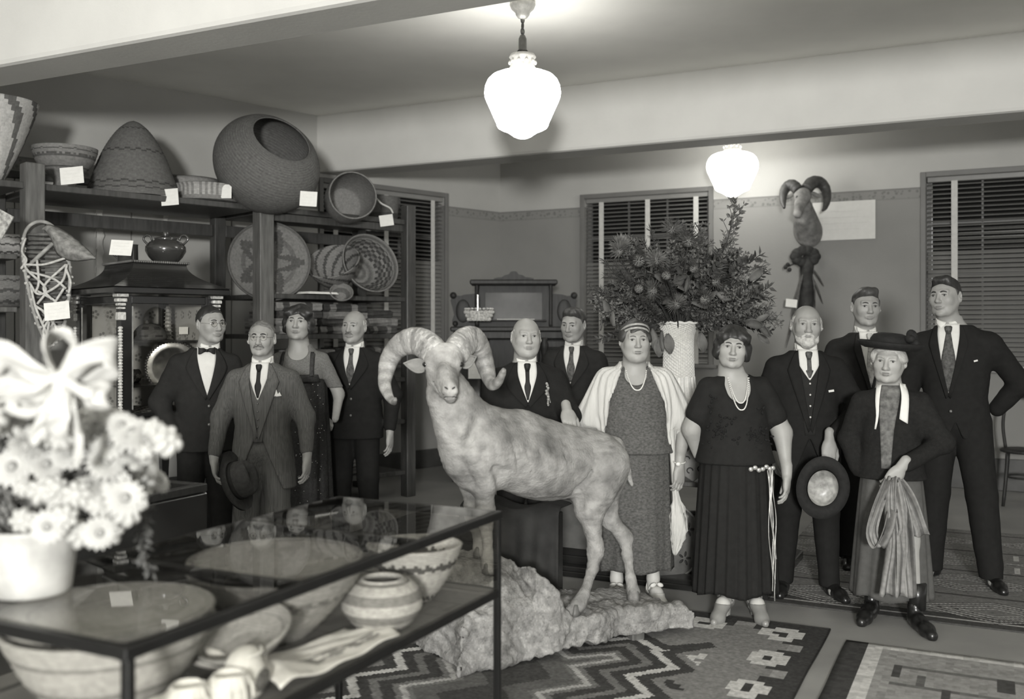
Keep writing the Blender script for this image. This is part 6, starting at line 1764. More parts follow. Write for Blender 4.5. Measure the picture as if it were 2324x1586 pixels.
for i in range(5):
    for j in range(5):
        for face in (0, 1):
            c = np.array([.12+.10*i+.05*(j % 2), VY-.0205, Z0+.08+.15*j]) if face == 0 else np.array([VX-.0205, .12+.11*i+.05*(j % 2), Z0+.08+.15*j])
            ax = np.array([1, 0, 0]) if face == 0 else np.array([0, 1, 0])
            for q in range(5):
                a = q*1.257; mb.ball(c+ax*.018*math.cos(a)+np.array([0, 0, .022*math.sin(a)]), (.010, .0012, .010) if face == 0 else (.0012, .010, .010), 6, 4)
o = mb.build('lining_print', mat('faded_print', .20, .8, .3, 30), vt); o['kind'] = 'stuff'
for z in (1.43, 1.145): vb('shelf', (VX/2, VY/2, z), (VX-.05, VY-.05, .012), M_BLACKW, 0)
# flared roof
R_ = []
for t in np.linspace(0, 1, 14):
    w = 1-t; e = .07*w+(-.135)*(1-w**1.0)*1.0; e = .075-.215*(1-(1-t)**2.1); z = 1.775+.165*t
    R_.append(np.array([(-e, -e, z), (VX+e, -e, z), (VX+e, VY+e, z), (-e, VY+e, z)]))
mb = MB(); mb.loft(R_); mb.build('roof', M_BLACKW, vt, smooth=False)
vb('cornice', (VX/2, VY/2, 1.752), (VX+.14, VY+.14, .045), ch=.008)
mb = MB(); e = -.13
for (xa, ya, xb, yb) in ((-e, -e, VX+e, -e), (-e, -e, -e, VY+e), (VX+e, -e, VX+e, VY+e), (-e, VY+e, VX+e, VY+e)):
    n = 26
    for i in range(n): mb.ball((xa+(xb-xa)*i/n, ya+(yb-ya)*i/n, 1.948), .0085, 6, 5)
o = mb.build('bead_moulding', mat('worn_bead', .12, .4, .3), vt, smooth=True); o['kind'] = 'stuff'
vb('roof_top', (VX/2, VY/2, 1.943), (VX+2*e, VY+2*e, .012))
def vp(x, y, z): return CVC+EL*x+NL*y+np.array([0, 0, z])
ROOFZ = 1.958
# pot with two handles, mug, card on the roof
M_POT = mat('glazed_dark_pottery', .035, .18, .25, 8, spec=.6, coat=.4)
c = vp(.44, .36, ROOFZ-.008); c = np.array([ (376-CX)/FPX*6.62, 6.62, 1.951])
pt = thing('handled_pot', 'shiny dark round pot with two loop handles on top of the curio cabinet', 'pot', c)
mb = MB(); mb.lathe([(.001, 0), (.07, .0), (.078, .008), (.11, .045), (.132, .085), (.130, .115), (.105, .145), (.075, .158), (.070, .165), (.078, .172), (.06, .176), (.02, .185), (.012, .188)], 36, caps=True); mb.build('bowl', M_POT, pt, smooth=True)
mb = MB(); mb.lathe([(.016, .183), (.024, .187), (.020, .20), (.024, .215), (.016, .22), (.001, .221)], 16); mb.build('lid_knob', M_POT, pt, smooth=True)
for sx in (-1, 1):
    mb = MB(); mb.tube(spline([(sx*.118, 0, .128), (sx*.150, 0, .165), (sx*.135, 0, .192), (sx*.105, 0, .188), (sx*.092, 0, .158)], 16), .0075, 8); mb.build('handle', M_POT, pt, smooth=True)
c = vp(.20, .30, 1.951)
mg = thing('metal_mug', 'dark cylindrical mug behind a white card on the cabinet roof', 'mug', (float((290-CX)/FPX*6.5), 6.5, 1.951))
mb = MB(); mb.lathe([(.001, .004), (.062, .0), (.066, .006), (.064, .115), (.068, .12), (.060, .12), (.056, .01), (.001, .008)], 28); mb.build('cup', M_POT, mg, smooth=True)
mb = MB(); mb.tube(spline([(-.062, 0, .10), (-.095, 0, .095), (-.10, 0, .06), (-.066, 0, .03)], 12), .007, 6); mb.build('handle', M_POT, mg, smooth=True)
card('label_card', 'white label card propped against the mug on the cabinet roof', P(275, 562, 6.42), .145, .105, (0, -1, .25), (.05, 0, 1))
# things inside the cabinet
M_SILV = mat('tarnished_silver', .22, .25, .3, 30, .08, 20, metal=.85)
dv = unit([.15, -.95, .2]); c = P(392, 832, 6.60)
pl = thing('round_tray', 'large round tray with beaded rim standing inside the curio cabinet', 'tray', c, rot=axis_rot(dv))
mb = MB(); mb.lathe([(.001, .012), (.12, .010), (.135, .004), (.165, .02), (.172, .02), (.165, .012), (.135, -.006), (.001, .0)], 48); mb.build('dish', M_SILV, pl, smooth=True)
mb = MB()
for i in range(52): a = 2*PI*i/52; mb.ball((.170*math.cos(a), .170*math.sin(a), .02), .011, 6, 5)
mb.build('beaded_rim', mat('dark_beads', .06, .3, .4, spec=.6), pl, smooth=True)
basket('domed_basket', 'small dark domed basket on the middle shelf of the curio cabinet', vp(.32, .30, 1.437), [(.10, 0), (.11, .02), (.098, .06), (.06, .10), (.002, .115)], pat_rings(.09, .04, [(.3, .05), (.6, .04)], 14), open_=False, rings=30, n=48)
tw = thing('carved_tower', 'slender carved tower standing at the back of the curio cabinet', 'carving', vp(.50, .42, 1.437))
mb = MB()
for i in range(9): mb.lathe([(.030-.0014*i, i*.026), (.040-.0016*i, i*.026+.004), (.026-.0014*i, i*.026+.010), (.024-.0014*i, (i+1)*.026)], 8, caps=True)
mb.build('tiers', mat('carved_bone', .36, .5, .4, 50), tw)
card('label_card', 'little white card at the right inside the curio cabinet', vp(.57, .33, 1.50), .06, .05, (.1, -1, .1), (0, 0, 1), lines=3)
for i, (x, y, r, lb) in enumerate(((.16, .30, .06, 'left'), (.26, .42, .05, 'middle'), (.50, .20, .055, 'right'))):
    basket('trinket_basket', 'small beaded trinket basket, %s one on the low shelf of the curio cabinet' % lb, vp(x, y, 1.153), [(.002, 0), (r*.7, .003), (r, .035), (r*.9, .07), (r*.7, .085)], pat_zig([.3, .12, .22][i], [.1, .35, .08][i], [(.5, .08)], 10, .1), rings=24, n=40)
for i, (x, y, lb) in enumerate(((.18, .45, 'left'), (.30, .30, 'right'))):
    ft = thing('clay_figurine', 'little dark clay figurine, %s one on the upper shelf of the curio cabinet' % lb, 'figurine', vp(x, y, 1.437))
    mb = MB(); mb.lathe([(.03, 0), (.032, .02), (.022, .05), (.026, .08), (.012, .095), (.018, .11), (.012, .13), (.001, .134)], 14, caps=True); mb.build('figure', mat('dark_clay', .08, .5, .3), ft, smooth=True)
mb = MB()
G = np.zeros((14, 14, 3))
for i in range(14):
    for j in range(14): G[i, j] = vp(.09+.035*i, .10+.035*j, Z0+.024+.03*(j/13)+.004*math.sin(i*1.3)*math.sin(j))
mb.sheet(G, .003); mb.c = [(.42 if (i//1+j//1) % 2 else .12) if i < 8 else .22 for i in range(13) for j in range(13)]+[.2]*(len(mb.f)-169)
tag(mb.build('checked_weaving', M_BLANK, None), 'checkered woven cloth spread on the floor of the curio cabinet', 'cloth')
tick('cabinet')
# ------------------------------------------------------------------ ornate sideboard in the far corner
SBY = 9.7
sbx = (1166-CX)/FPX*SBY
sd_ = thing('sideboard', 'tall dark carved sideboard with mirror back in the far corner', 'sideboard', (sbx, SBY, 0), 0)
SW = 1.26
def pb(name, c, d, m=M_DARKW, ch=.006, sm=False): mb = MB(); mb.box(c, d, ch=ch); return mb.build(name, m, sd_)
pb('counter', (0, .22, 1.515), (SW, .50, .05), ch=.012)
pb('frieze_rail', (0, .22, 1.455), (SW-.06, .44, .07)); pb('base', (0, .22, .06), (SW-.04, .46, .12)); pb('back', (0, .43, .80), (SW-.06, .03, 1.38), M_DARKW, 0)
for x in (-.60, -.28, .28, .60): pb('upright', (x*.98, .23, .77), (.04, .40, 1.30))
pb('shelf', (0, .23, .55), (SW-.08, .40, .025)); pb('shelf', (0, .23, 1.0), (SW-.08, .40, .02))
for x, w in ((-.43, .26), (.43, .26)):
    d = pb('door', (x, .02, .78), (w, .025, 1.24), M_DARKW)
    mb = MB(); mb.box((x, .004, .95), (w-.08, .006, .78)); mb.build('door_pane', mat('dark_mirror', .03, .05, .2, spec=.8), d)
    mb = MB(); mb.ball((x-.10*np.sign(x), -.005, .80), .014, 8, 6); mb.build('knob', M_BRASS, d, smooth=True)
for x in (-.56, -.30, .30, .56):
    mb = MB(); mb.lathe([(.03, .12), (.04, .16), (.026, .22), (.03, .5), (.036, .7), (.028, .95), (.024, 1.25), (.04, 1.32), (.045, 1.36), (.03, 1.40), (.04, 1.43)], 16, (x, -.03, 0), caps=True); mb.build('turned_column', M_DARKW, sd_, smooth=True)
# mirror gallery
pb('mirror_frame', (0, .36, 1.76), (.80, .05, .46)); mb = MB(); mb.box((0, .325, 1.76), (.58, .006, .36), Rx(-.10)); mb.build('mirror_pane', mat('old_mirror', .03, .22, .4, 6, spec=.4), sd_)
for x in (-.37, .37):
    mb = MB(); mb.lathe([(.016, 1.54), (.02, 1.57), (.014, 1.62), (.017, 1.75), (.013, 1.9), (.02, 1.94), (.016, 1.97)], 12, (x, .12, 0), caps=True); mb.build('gallery_column', M_DARKW, sd_, smooth=True)
pb('gallery_cornice', (0, .24, 1.985), (.88, .34, .05), ch=.012); pb('gallery_shelf', (0, .25, 1.60), (.66, .16, .018))
mb = MB(); mb.prism([(-.20, 0), (.20, 0), (.20, .018), (.17, .025), (.12, .030), (.09, .05), (.05, .058), (.03, .085), (0, .09), (-.03, .085), (-.05, .058), (-.09, .05), (-.12, .03), (-.17, .025), (-.20, .018)], -.015, .015, Rx(PI/2), (0, .20, 2.01)); mb.build('crest', M_DARKW, sd_)
for s in (-1, 1):
    pts = [(.40, 0), (.61, 0), (.635, .06), (.61, .12), (.63, .20), (.65, .27), (.62, .32), (.55, .315), (.50, .33), (.44, .335), (.40, .34)]
    mb = MB(); mb.prism([(s*x, z) for x, z in (pts if s > 0 else pts[::-1])], -.02, .02, Rx(PI/2), (0, .36, 1.54)); mb.build('scrolled_wing', M_DARKW, sd_)
    mb = MB(); mb.ball((s*.52, .335, 1.70), (.075, .012, .12), 20, 10); mb.build('oval_panel', M_DARKW, sd_, smooth=True)
    mb = MB(); mb.ball((s*.62, .335, 1.86), (.035, .03, .035), 10, 8); mb.ball((s*.60, .335, 1.57), (.03, .03, .03), 10, 8); mb.build('carved_boss', M_DARKW, sd_, smooth=True)
mb = MB(); mb.box((sbx+.02, SBY+.25, 1.613), (.38, .13, .006)); tag(mb.build('paper_sheet', M_WHITEP), 'flat white strip on the sideboard shelf before the mirror', 'paper')  # thin white strip lying on the gallery shelf
# cut glass basket with tall handle
cg = thing('glass_basket', 'sparkling cut glass basket with upright handle on the sideboard', 'glass basket', P(1087, 728, 9.66))
M_CUT = mat('cut_glass', .55, .12, .5, 60, .5, 60, spec=1.0)
mb = MB()
for i in range(18):
    a = 2*PI*i/18
    for j in range(3):
        rr = .085+.012*j; mb.ball((rr*math.cos(a)*1.25, rr*.8*math.sin(a), .015+.036*j), (.017, .013, .019), 5, 4)
for a in np.linspace(0, 2*PI, 22): mb.ball((.128*math.cos(a)*1.05, .085*math.sin(a), .118), (.014, .010, .011), 5, 4)
mb.lathe([(.001, 0), (.09, .0), (.10, .02), (.118, .10)], 18, sx=1.1, sy=.8); mb.build('bowl', M_CUT, cg)
mb = MB(); mb.box((-.012, 0, .16), (.016, .012, .20), ch=.004); mb.build('handle', M_CUT, cg)
card('label_card', 'white card hanging beside the right horn of the ram', P(1078, 836, 9.58), .13, .20, (0, -1, .05), lines=4)

# ------------------------------------------------------------------ mounted sheep head, poster, quiver on the back wall
mh = thing('sheep_head_mount', 'mounted bighorn sheep head with dark curled horns on the back wall', 'trophy', P(1825, 500, 9.70))
hp = lambda px, py, Y: P(px, py, Y)
F = Field(np.arange(2.55, 3.2, .009), np.arange(9.2, 10.1, .009), np.arange(2.25, 3.1, .009))
F.cone(hp(1833, 520, 9.92), hp(1824, 470, 9.70), .14, .085, .04); F.cone(hp(1836, 535, 9.90), hp(1828, 500, 9.75), .12, .09, .05)
F.ell(hp(1821, 445, 9.62), (.085, .10, .085), .04); F.cone(hp(1819, 452, 9.58), hp(1811, 484, 9.46), .065, .042, .03); F.ell(hp(1810, 487, 9.45), (.04, .04, .035), .02)
V, Q = F.mesh(); V = relax(V, Q, 1); fc = V[Q].mean(1)
col = .20+.03*wob(fc, 14); col += .10*np.exp(-((fc-hp(1810, 490, 9.42))**2/.004).sum(1)); col -= .06*np.exp(-((fc-hp(1815, 470, 9.45))**2/.003).sum(1))
obj('neck_and_head', mesh_fast('neck_and_head', V, Q, True, np.clip(col, .05, .5)), M_FUR, mh, world=True)
M_DHORN = mat('dark_horn', .055, .5, .3, 20, .5, 90)
for H in ([(1812, 432, 9.62, .052), (1800, 421, 9.66, .056), (1788, 422, 9.70, .050), (1779, 436, 9.68, .042), (1777, 455, 9.62, .030), (1780, 472, 9.56, .012)], [(1830, 430, 9.62, .056), (1843, 415, 9.68, .062), (1860, 414, 9.72, .056), (1873, 428, 9.72, .048), (1877, 450, 9.66, .038), (1873, 470, 9.60, .024), (1867, 478, 9.56, .010)]):
    S = spline(np.array([list(hp(a, b, y))+[r] for a, b, y, r in H]), 60); k = np.arange(60)
    mb = MB(); mb.tube(S[:, :3], S[:, 3]*(1+.05*np.abs(np.sin(k*.6))), 16); mb.build('horn', M_DHORN, mh, smooth=True, world=True)
for a, b, s in ((1801, 441, -1), (1843, 438, 1)):
    mb = MB(); mb.ball(hp(a+s*8, b+4, 9.64), (.055, .015, .022), 12, 7, Ry(s*.5)); mb.build('ear', mat('ram_ear', .42), mh, smooth=True, world=True)
for a, b in ((1809, 447), (1832, 446)):
    mb = MB(); mb.ball(hp(a, b, 9.55), .014, 8, 6); mb.build('eye', M_EYE, mh, smooth=True, world=True)
tp = bw(3.86, .012, 2.60)
ps = thing('poster', 'large white lettered placard on the back wall beside the sheep head', 'placard', tp, A_B)
mb = MB(); mb.box((0, 0, 0), (.60, .008, .385)); mb.build('sheet', mat('placard_paper', .62, .7, .03, 20), ps)
mb = MB()
for i, (z, x0, x1) in enumerate(((.09, -.20, .18), (.03, -.24, .22), (-.03, -.22, .24), (-.09, -.15, .12))):
    x = x0
    while x < x1:
        w = .012+.02*rng.random(); mb.tube([(x, -.005, z+.006*rng.normal()*.3), (x+w*.5, -.005, z+.006), (x+w, -.005, z)], .0016, 4, flat=.4); x += w+.008
o = mb.build('faint_writing', mat('faded_ink', .42, .8, .1), ps); o['kind'] = 'stuff'
# quiver and beaded hangings below the head
qv = thing('hanging_quiver', 'dark fringed quiver and feather bundle hanging under the sheep head', 'quiver', P(1825, 700, 9.80))
M_QV = mat('dark_hide', .035, .8, .4, 20, .5, 60); M_FEA = mat('feather', .09, .7, .4, 30)
mb = MB(); mb.tube(spline([P(1838, 565, 9.86), P(1832, 600, 9.80), P(1830, 640, 9.80), P(1828, 700, 9.82), P(1822, 760, 9.85), P(1812, 830, 9.9)], 24), np.interp(np.linspace(0, 1, 24), [0, .2, .35, .6, 1], [.03, .07, .06, .08, .05]), 12); mb.build('quiver_case', M_QV, qv, smooth=True, world=True)
for i in range(10):
    a = i*.63; mb = MB(); mb.ball(P(1828+22*math.cos(a), 582+14*math.sin(a), 9.78), (.06, .04, .05), 9, 7); mb.build('fur_tuft', M_QV, qv, smooth=True, world=True)
for i, (x0, y0, x1, y1) in enumerate(((1835, 600, 1870, 650), (1833, 610, 1868, 690), (1825, 605, 1800, 690), (1822, 610, 1795, 720), (1838, 600, 1850, 700), (1828, 610, 1840, 720), (1820, 620, 1790, 760), (1818, 640, 1784, 790), (1830, 640, 1822, 760))):
    mb = MB(); n = 10; pts = spline([P(x0, y0, 9.79), P((x0+x1)/2+3, (y0+y1)/2, 9.77), P(x1, y1, 9.80)], n); mb.tube(pts, np.array([.008, .012, .02, .026, .028, .026, .024, .020, .014, .004]), 8, flat=.35); mb.build('feather_streamer', M_FEA, qv, smooth=True, world=True)
for px, py in ((1788, 600), (1792, 612), (1783, 606)):
    mb = MB(); mb.ball(P(px, py, 9.8), .022, 8, 6); mb.build('bead', M_QV, qv, smooth=True, world=True)
mb = MB(); mb.tube([P(1830, 585, 9.8), P(1808, 596, 9.8), P(1789, 604, 9.8)], .008, 5); mb.build('thong', M_QV, qv, world=True)
card('label_card', 'small white card pinned to the hanging quiver above the bearded man', P(1796, 688, 9.70), .11, .08, (-.1, -1, .1), (.12, 0, 1), lines=3)
# bentwood chair by the back wall
ch = thing('bentwood_chair', 'dark bentwood chair against the back wall at the right edge', 'chair', (4.42, 8.42, 0), -.45)
mb = MB(); mb.lathe([(.001, .452), (.17, .448), (.195, .455), (.20, .468), (.19, .478), (.001, .474)], 28); mb.build('seat', M_DARKW, ch, smooth=True)
for x, y in ((-.14, -.13), (.14, -.13), (-.13, .14), (.13, .14)):
    mb = MB(); mb.tube(spline([(x, y, .45), (x*1.06, y*1.08, .30), (x*1.25, y*1.25, .0)], 8), [.017, .017, .016, .016, .015, .014, .014, .013], 8); mb.build('leg', M_DARKW, ch, smooth=True)
mb = MB(); t = np.linspace(0, 2*PI, 28); mb.tube(np.stack([.145*np.cos(t), .145*np.sin(t), 0*t+.24], 1), .009, 6, caps=False); mb.build('stretcher_ring', M_DARKW, ch, smooth=True)
mb = MB(); mb.tube(spline([(-.15, .15, .46), (-.17, .19, .68), (-.13, .22, .86), (0, .23, .92), (.13, .22, .86), (.17, .19, .68), (.15, .15, .46)], 30), .014, 8); mb.build('back_hoop', M_DARKW, ch, smooth=True)
tick('back')

# ------------------------------------------------------------------ low platform, table and things behind the group
plc = P(1745, 1362, 5.44); plc[2] = 0
pf = thing('display_platform', 'low dark platform on the floor behind the two women', 'platform', plc-EB*1.5+NB*.55, A_B)
mb = MB(); mb.box((0, 0, .03), (3.0, 1.1, .06), ch=.006); mb.build('platform_board', M_BLACKW, pf)
mb = MB(); mb.box((0, -.56, .018), (3.0, .02, .03), ch=.004); mb.build('edge_moulding', M_BLACKW, pf)
PZ = .062
def pp(px, Y, z=PZ): return np.array([(px-CX)/FPX*Y, Y, z])
tb = thing('display_table', 'dark wooden table with lower shelf carrying the wicker vase', 'table', (1.14, 6.22, PZ), A_B)
for x, y in ((-.36, -.24), (.36, -.24), (-.36, .24), (.36, .24)):
    mb = MB(); mb.lathe([(.022, 0), (.03, .03), (.022, .1), (.030, .3), (.024, .5), (.034, .75), (.034, .93)], 12, (x, y, 0), caps=True); mb.build('leg', M_DARKW, tb, smooth=True)
mb = MB(); mb.box((0, 0, .945), (.86, .62, .035), ch=.008); mb.build('table_top', M_BLACKW, tb)
mb = MB(); mb.box((0, 0, .88), (.76, .52, .09)); mb.build('apron', M_DARKW, tb)
mb = MB(); mb.box((0, 0, .50), (.76, .52, .03), ch=.005); mb.build('lower_shelf', M_OAK, tb)
TBZ = PZ+.9635
# white wicker vase
M_WICK = mat('white_wicker', .62, .75, .1, 60, .3, 160)
vz = thing('wicker_vase', 'tall white wicker vase on the dark table between the two women', 'vase', (float((1540-CX)/FPX*6.12), 6.12, TBZ))
prof = spline([(.140, 0), (.118, .06), (.102, .14), (.097, .20), (.093, .30), (.092, .40), (.100, .46), (.135, .52)], 74)
n = 88; V = []
th = np.arange(n)*2*PI/n
for i, (r, z) in enumerate(prof):
    z_hi = z > .185
    w = .0035*np.where(((np.arange(n)//2+i) % 2) == 0, 1, -1) if z_hi else .005*np.where((np.arange(n)//3) % 2 == 0, 1, -.8)
    V.append(np.stack([(r+w)*np.cos(th), (r+w)*np.sin(th), np.full(n, z)], 1))
inn = [np.stack([(r-.012)*np.cos(th), (r-.012)*np.sin(th), np.full(n, max(z, .02))], 1) for r, z in prof[::-3]]
mb = MB(); mb.loft(V+inn); mb.build('woven_body', M_WICK, vz)
mb = MB(); t = np.linspace(0, 2*PI, 60)
mb.tube(np.stack([.137*np.cos(t), .137*np.sin(t), .522+.004*np.sin(14*t)], 1), .009, 6, caps=False); mb.build('rim', M_WICK, vz, smooth=True)
mb = MB(); mb.tube(np.stack([.142*np.cos(t), .142*np.sin(t), .008+0*t], 1), .009, 6, caps=False); mb.build('foot_ring', M_WICK, vz, smooth=True)
# dark arrangement of pine, proteas and twigs
M_LEAF = mat('dark_foliage', .055, .7, .45, 12, .3, 60); M_LEAF2 = mat('grey_foliage', .12, .7, .4, 12); M_TWIG = mat('twig', .04, .8, .3, 20); M_BLOOM = mat('dried_bloom', .15, .8, .45, 25)
bq = thing('branch_arrangement', 'huge dark arrangement of branches and spiky blooms in the wicker vase', 'flower arrangement', (vz.location.x, vz.location.y, TBZ+.50))
def twig(kind, L_):
    r_ = np.random.default_rng(kind*13+5); mb = MB(); le = MB()
    n = 16; pts = [np.array([0, 0, 0.0])]; d = np.array([0, 0, 1.0])
    for i in range(n): d = unit(d+.10*r_.normal(size=3)*np.array([1, 1, .4])-np.array([0, .0, .012])); pts.append(pts[-1]+d*L_/n)
    pts = np.array(pts); mb.tube(pts, np.linspace(.006, .002, n+1), 5)
    def leaf(p, dr, l, w):
        dr = unit(dr); R = frame(dr, r_.normal(size=3)); s = R[:, 0]*w; nn = R[:, 1]*w*.35
        le.add([p, p+dr*l*.35+s+nn, p+dr*l, p+dr*l*.35-s+nn, p+dr*l*.5-nn*.5], [(0, 1, 4), (1, 2, 4), (0, 4, 3), (4, 2, 3)])
    for i in range(3, n+1):
        t = unit(pts[i]-pts[i-1]); m = [12, 7, 9][kind % 3]
        for j in range(m):
            a = r_.uniform(0, 6.28); u = frame(t)[:, 0]*math.cos(a)+frame(t)[:, 1]*math.sin(a)
            p = pts[i-1]+(pts[i]-pts[i-1])*r_.random()
            if kind % 3 == 0: leaf(p, u*.9+t*.8, .075*(1.1-.5*i/n), .003)      # needles
            elif kind % 3 == 1: leaf(p, u*.8+t*.6, .055, .011)
            else:
                sp = p+(u*.8+t)*.05*r_.random(); mb.tube([p, sp], .0015, 3); leaf(sp, u+t*.5, .028, .009); leaf(sp, t-u*.4, .025, .008)
    a = obj('stem', None, None) if 0 else None
    return mb, le
TW = []
for k in range(6):
    mb, le = twig(k, .62)
    V_ = np.concatenate(mb.v+le.v); nf = len(mb.f); off = sum(len(v) for v in mb.v)
    me = bpy.data.meshes.new('branch'); me.from_pydata(V_.tolist(), [], mb.f+[[i+off for i in f] for f in le.f]); me.update()
    me.materials.append(M_TWIG); me.materials.append([M_LEAF, M_LEAF, M_LEAF2][k % 3]); me.polygons.foreach_set('material_index', np.array([0]*nf+[1]*len(le.f), dtype=np.int32)); TW.append(me)
def put(me, name, p, d, sc, roll, par):
    o = bpy.data.objects.new(name, me); COL.objects.link(o); o.parent = par
    q = Vector(d).to_track_quat('Z', 'Y'); o.rotation_mode = 'QUATERNION'; o.rotation_quaternion = q @ Euler((0, 0, roll)).to_quaternion(); o.location = tuple(p); o.scale = (sc, sc, sc); return o
# target tips in the photograph's plane give the spray its real spread
r_ = np.random.default_rng(3)
for i in range(120):
    th_ = r_.uniform(-1.5, 1.72); y = r_.normal()*.42
    ln = 1.0
    d = unit([math.sin(th_), y, max(.02, math.cos(th_))*.85+.05])
    L_ = np.interp(th_, [-1.5, -1.2, -.6, -.3, 0, .5, .85, 1.2, 1.5, 1.72], [.52, .56, .62, .68, .66, .64, .62, .62, .64, .60])*r_.uniform(.78, 1.0)
    put(TW[i % 6], 'branch', (.03*math.sin(th_), .03*y, .0), d, L_/.62, r_.uniform(0, 6), bq)
d = P(1693, 480, 6.1)-np.array(bq.location); put(TW[5], 'branch', (0, 0, 0), unit(d), np.linalg.norm(d)/.62, 1, bq)
for (px, py) in ((1700, 545), (1705, 640), (1750, 740), (1725, 690), (1345, 620), (1350, 690)):
    d = P(px, py, 6.0)-np.array(bq.location); put(TW[(px+py) % 6], 'branch', (0, 0, 0), unit(d), np.linalg.norm(d)/.62, px, bq)
def spiky(n=90, r=.085, dome=1.0):
    mb = MB(); r2 = np.random.default_rng(n)
    mb.ball((0, 0, 0), (.035, .035, .030), 10, 7)
    for i in range(n):
        z = 1-1.15*(i+.5)/n; a = i*2.399963; s = math.sqrt(max(0, 1-z*z)); dr = np.array([s*math.cos(a), s*math.sin(a), z*dome]); tip = dr*r*r2.uniform(.85, 1.05)
        R = frame(dr, (.3, .2, .9)); w = .004
        mb.add([dr*.02+R[:, 0]*w, dr*.02-R[:, 0]*w, tip*.7+R[:, 0]*w*1.2+np.array([0, 0, .004]), tip*.7-R[:, 0]*w*1.2+np.array([0, 0, .004]), tip+np.array([0, 0, .010])], [(0, 1, 3, 2), (2, 3, 4)])
    me = bpy.data.meshes.new('spiky_bloom'); me.from_pydata(np.concatenate(mb.v).tolist(), [], mb.f); me.update(); me.materials.append(M_BLOOM); return me
SPK = spiky()
for (px, py, Y, s) in ((1410, 560, 5.95, 1.0), (1525, 520, 5.95, 1.0), (1562, 548, 5.85, 1.1), (1450, 592, 5.75, 1.1), (1490, 590, 5.72, .9), (1405, 570, 5.8, .8), (1480, 660, 5.65, .9), (1535, 690, 5.62, .9), (1600, 680, 5.7, .9), (1450, 655, 5.65, .8), (1575, 610, 5.75, .8), (1625, 640, 5.8, .8), (1512, 625, 5.66, .8)):
    p = P(px, py, Y)-np.array(bq.location); put(SPK, 'spiky_bloom', p, unit(p*np.array([1, 1, .6])+np.array([0, -.25, .1])), s, px, bq)
    mb = MB(); mb.tube(spline([(0, 0, -.1), p*.5+np.array([0, 0, .03]), p*.97], 8), .005, 5); mb.build('stem', M_TWIG, bq)
def big_leaf():
    G = np.zeros((9, 5, 3))
    for i in range(9):
        t = i/8; w = .032*math.sin(PI*(t*.9+.05))
        for j in range(5): q = (j/4-.5)*2; G[i, j] = (w*q, .012*q*q+.03*t*t, .13*t)
    mb = MB(); mb.sheet(G, .0015); me = bpy.data.meshes.new('broad_leaf'); me.from_pydata(np.concatenate(mb.v).tolist(), [], mb.f); me.update(); me.polygons.foreach_set('use_smooth', np.ones(len(me.polygons), bool)); me.materials.append(M_LEAF2); return me
BL = big_leaf()
for i in range(46):
    th_ = r_.uniform(-1.5, 1.7); q = r_.uniform(.18, .5); p = np.array([math.sin(th_)*q, -r_.uniform(.08, .35), max(-.05, math.cos(th_)*q*.85)]); put(BL, 'broad_leaf', p, unit(p+r_.normal(size=3)*.25+np.array([0, -.1, 0])), r_.uniform(.6, 1.1), r_.uniform(0, 6), bq)
for (px, py) in ((1500, 750), (1480, 745), (1515, 757), (1590, 755), (1495, 765)):
    p = P(px, py, 5.98)-np.array(bq.location); put(BL, 'broad_leaf', p, unit([.2*math.sin(px), -.2, -1]), 1.0, px, bq)
tick('branches')

# shelf things between the two women: painted hexagonal box, round painted shield, basket
M_LACQ = mat('painted_leather', .10, .5, .4, 12, .3, 50); M_INK = mat('dark_painting', .02, .6, .2)
hx = thing('painted_pouch', 'hexagonal painted leather pouch on the table shelf between the two women', 'pouch', (float((1572-CX)/FPX*5.98), 5.98, PZ+.5155))
mb = MB(); hexa = [(.095*math.cos(a), .105+.105*math.sin(a)) for a in np.arange(6)*PI/3+PI/6]; mb.prism(hexa, -.02, .02, Rx(PI/2)); mb.build('case', mat('pale_leather', .20, .6, .2, 15), hx, bevel=.006)
for i, (x, z) in enumerate(((-.04, .14), (.03, .15), (-.02, .07), (.045, .08))):
    mb = MB(); t = np.linspace(0, 4.5, 10); mb.tube(np.stack([x+.018*np.cos(t), 0*t-.0215, z+.016*np.sin(t)], 1), .004, 5); mb.build('painted_scroll', M_INK, hx)
sh_ = thing('round_shield', 'large round painted leather shield leaning behind the shawl end', 'shield', P(1512, 1226, 5.82), rot=axis_rot(unit([.22, -.95, .22])))
mb = MB(); mb.lathe([(.001, .03), (.10, .028), (.19, .018), (.222, .0), (.228, -.004), (.22, -.012), (.10, .012), (.001, .014)], 48); mb.build('disc', M_LACQ, sh_, smooth=True)
mb = MB(); t = np.linspace(0, 2*PI, 50); mb.tube(np.stack([.227*np.cos(t), .227*np.sin(t), 0*t], 1), .007, 6, caps=False); mb.build('rim', mat('pale_leather', .2), sh_, smooth=True)
for k in range(5):
    a0 = k*1.257+.4
    mb = MB()
    for q in range(5): a = q*1.257; mb.ball((.145*math.cos(a0)+.026*math.cos(a), .145*math.sin(a0)+.026*math.sin(a), .026), (.018, .008, .003), 7, 5, Rz(a))
    mb.build('painted_flower', M_INK, sh_, smooth=True)
basket('shelf_basket', 'pale banded basket on the floor platform between the two women', pp(1590, 6.25), [(.002, 0), (.11, .003), (.16, .06), (.175, .16), (.16, .24), (.15, .26)], pat_zig(.26, .10, [(.4, .04), (.75, .03)], 12, .06))
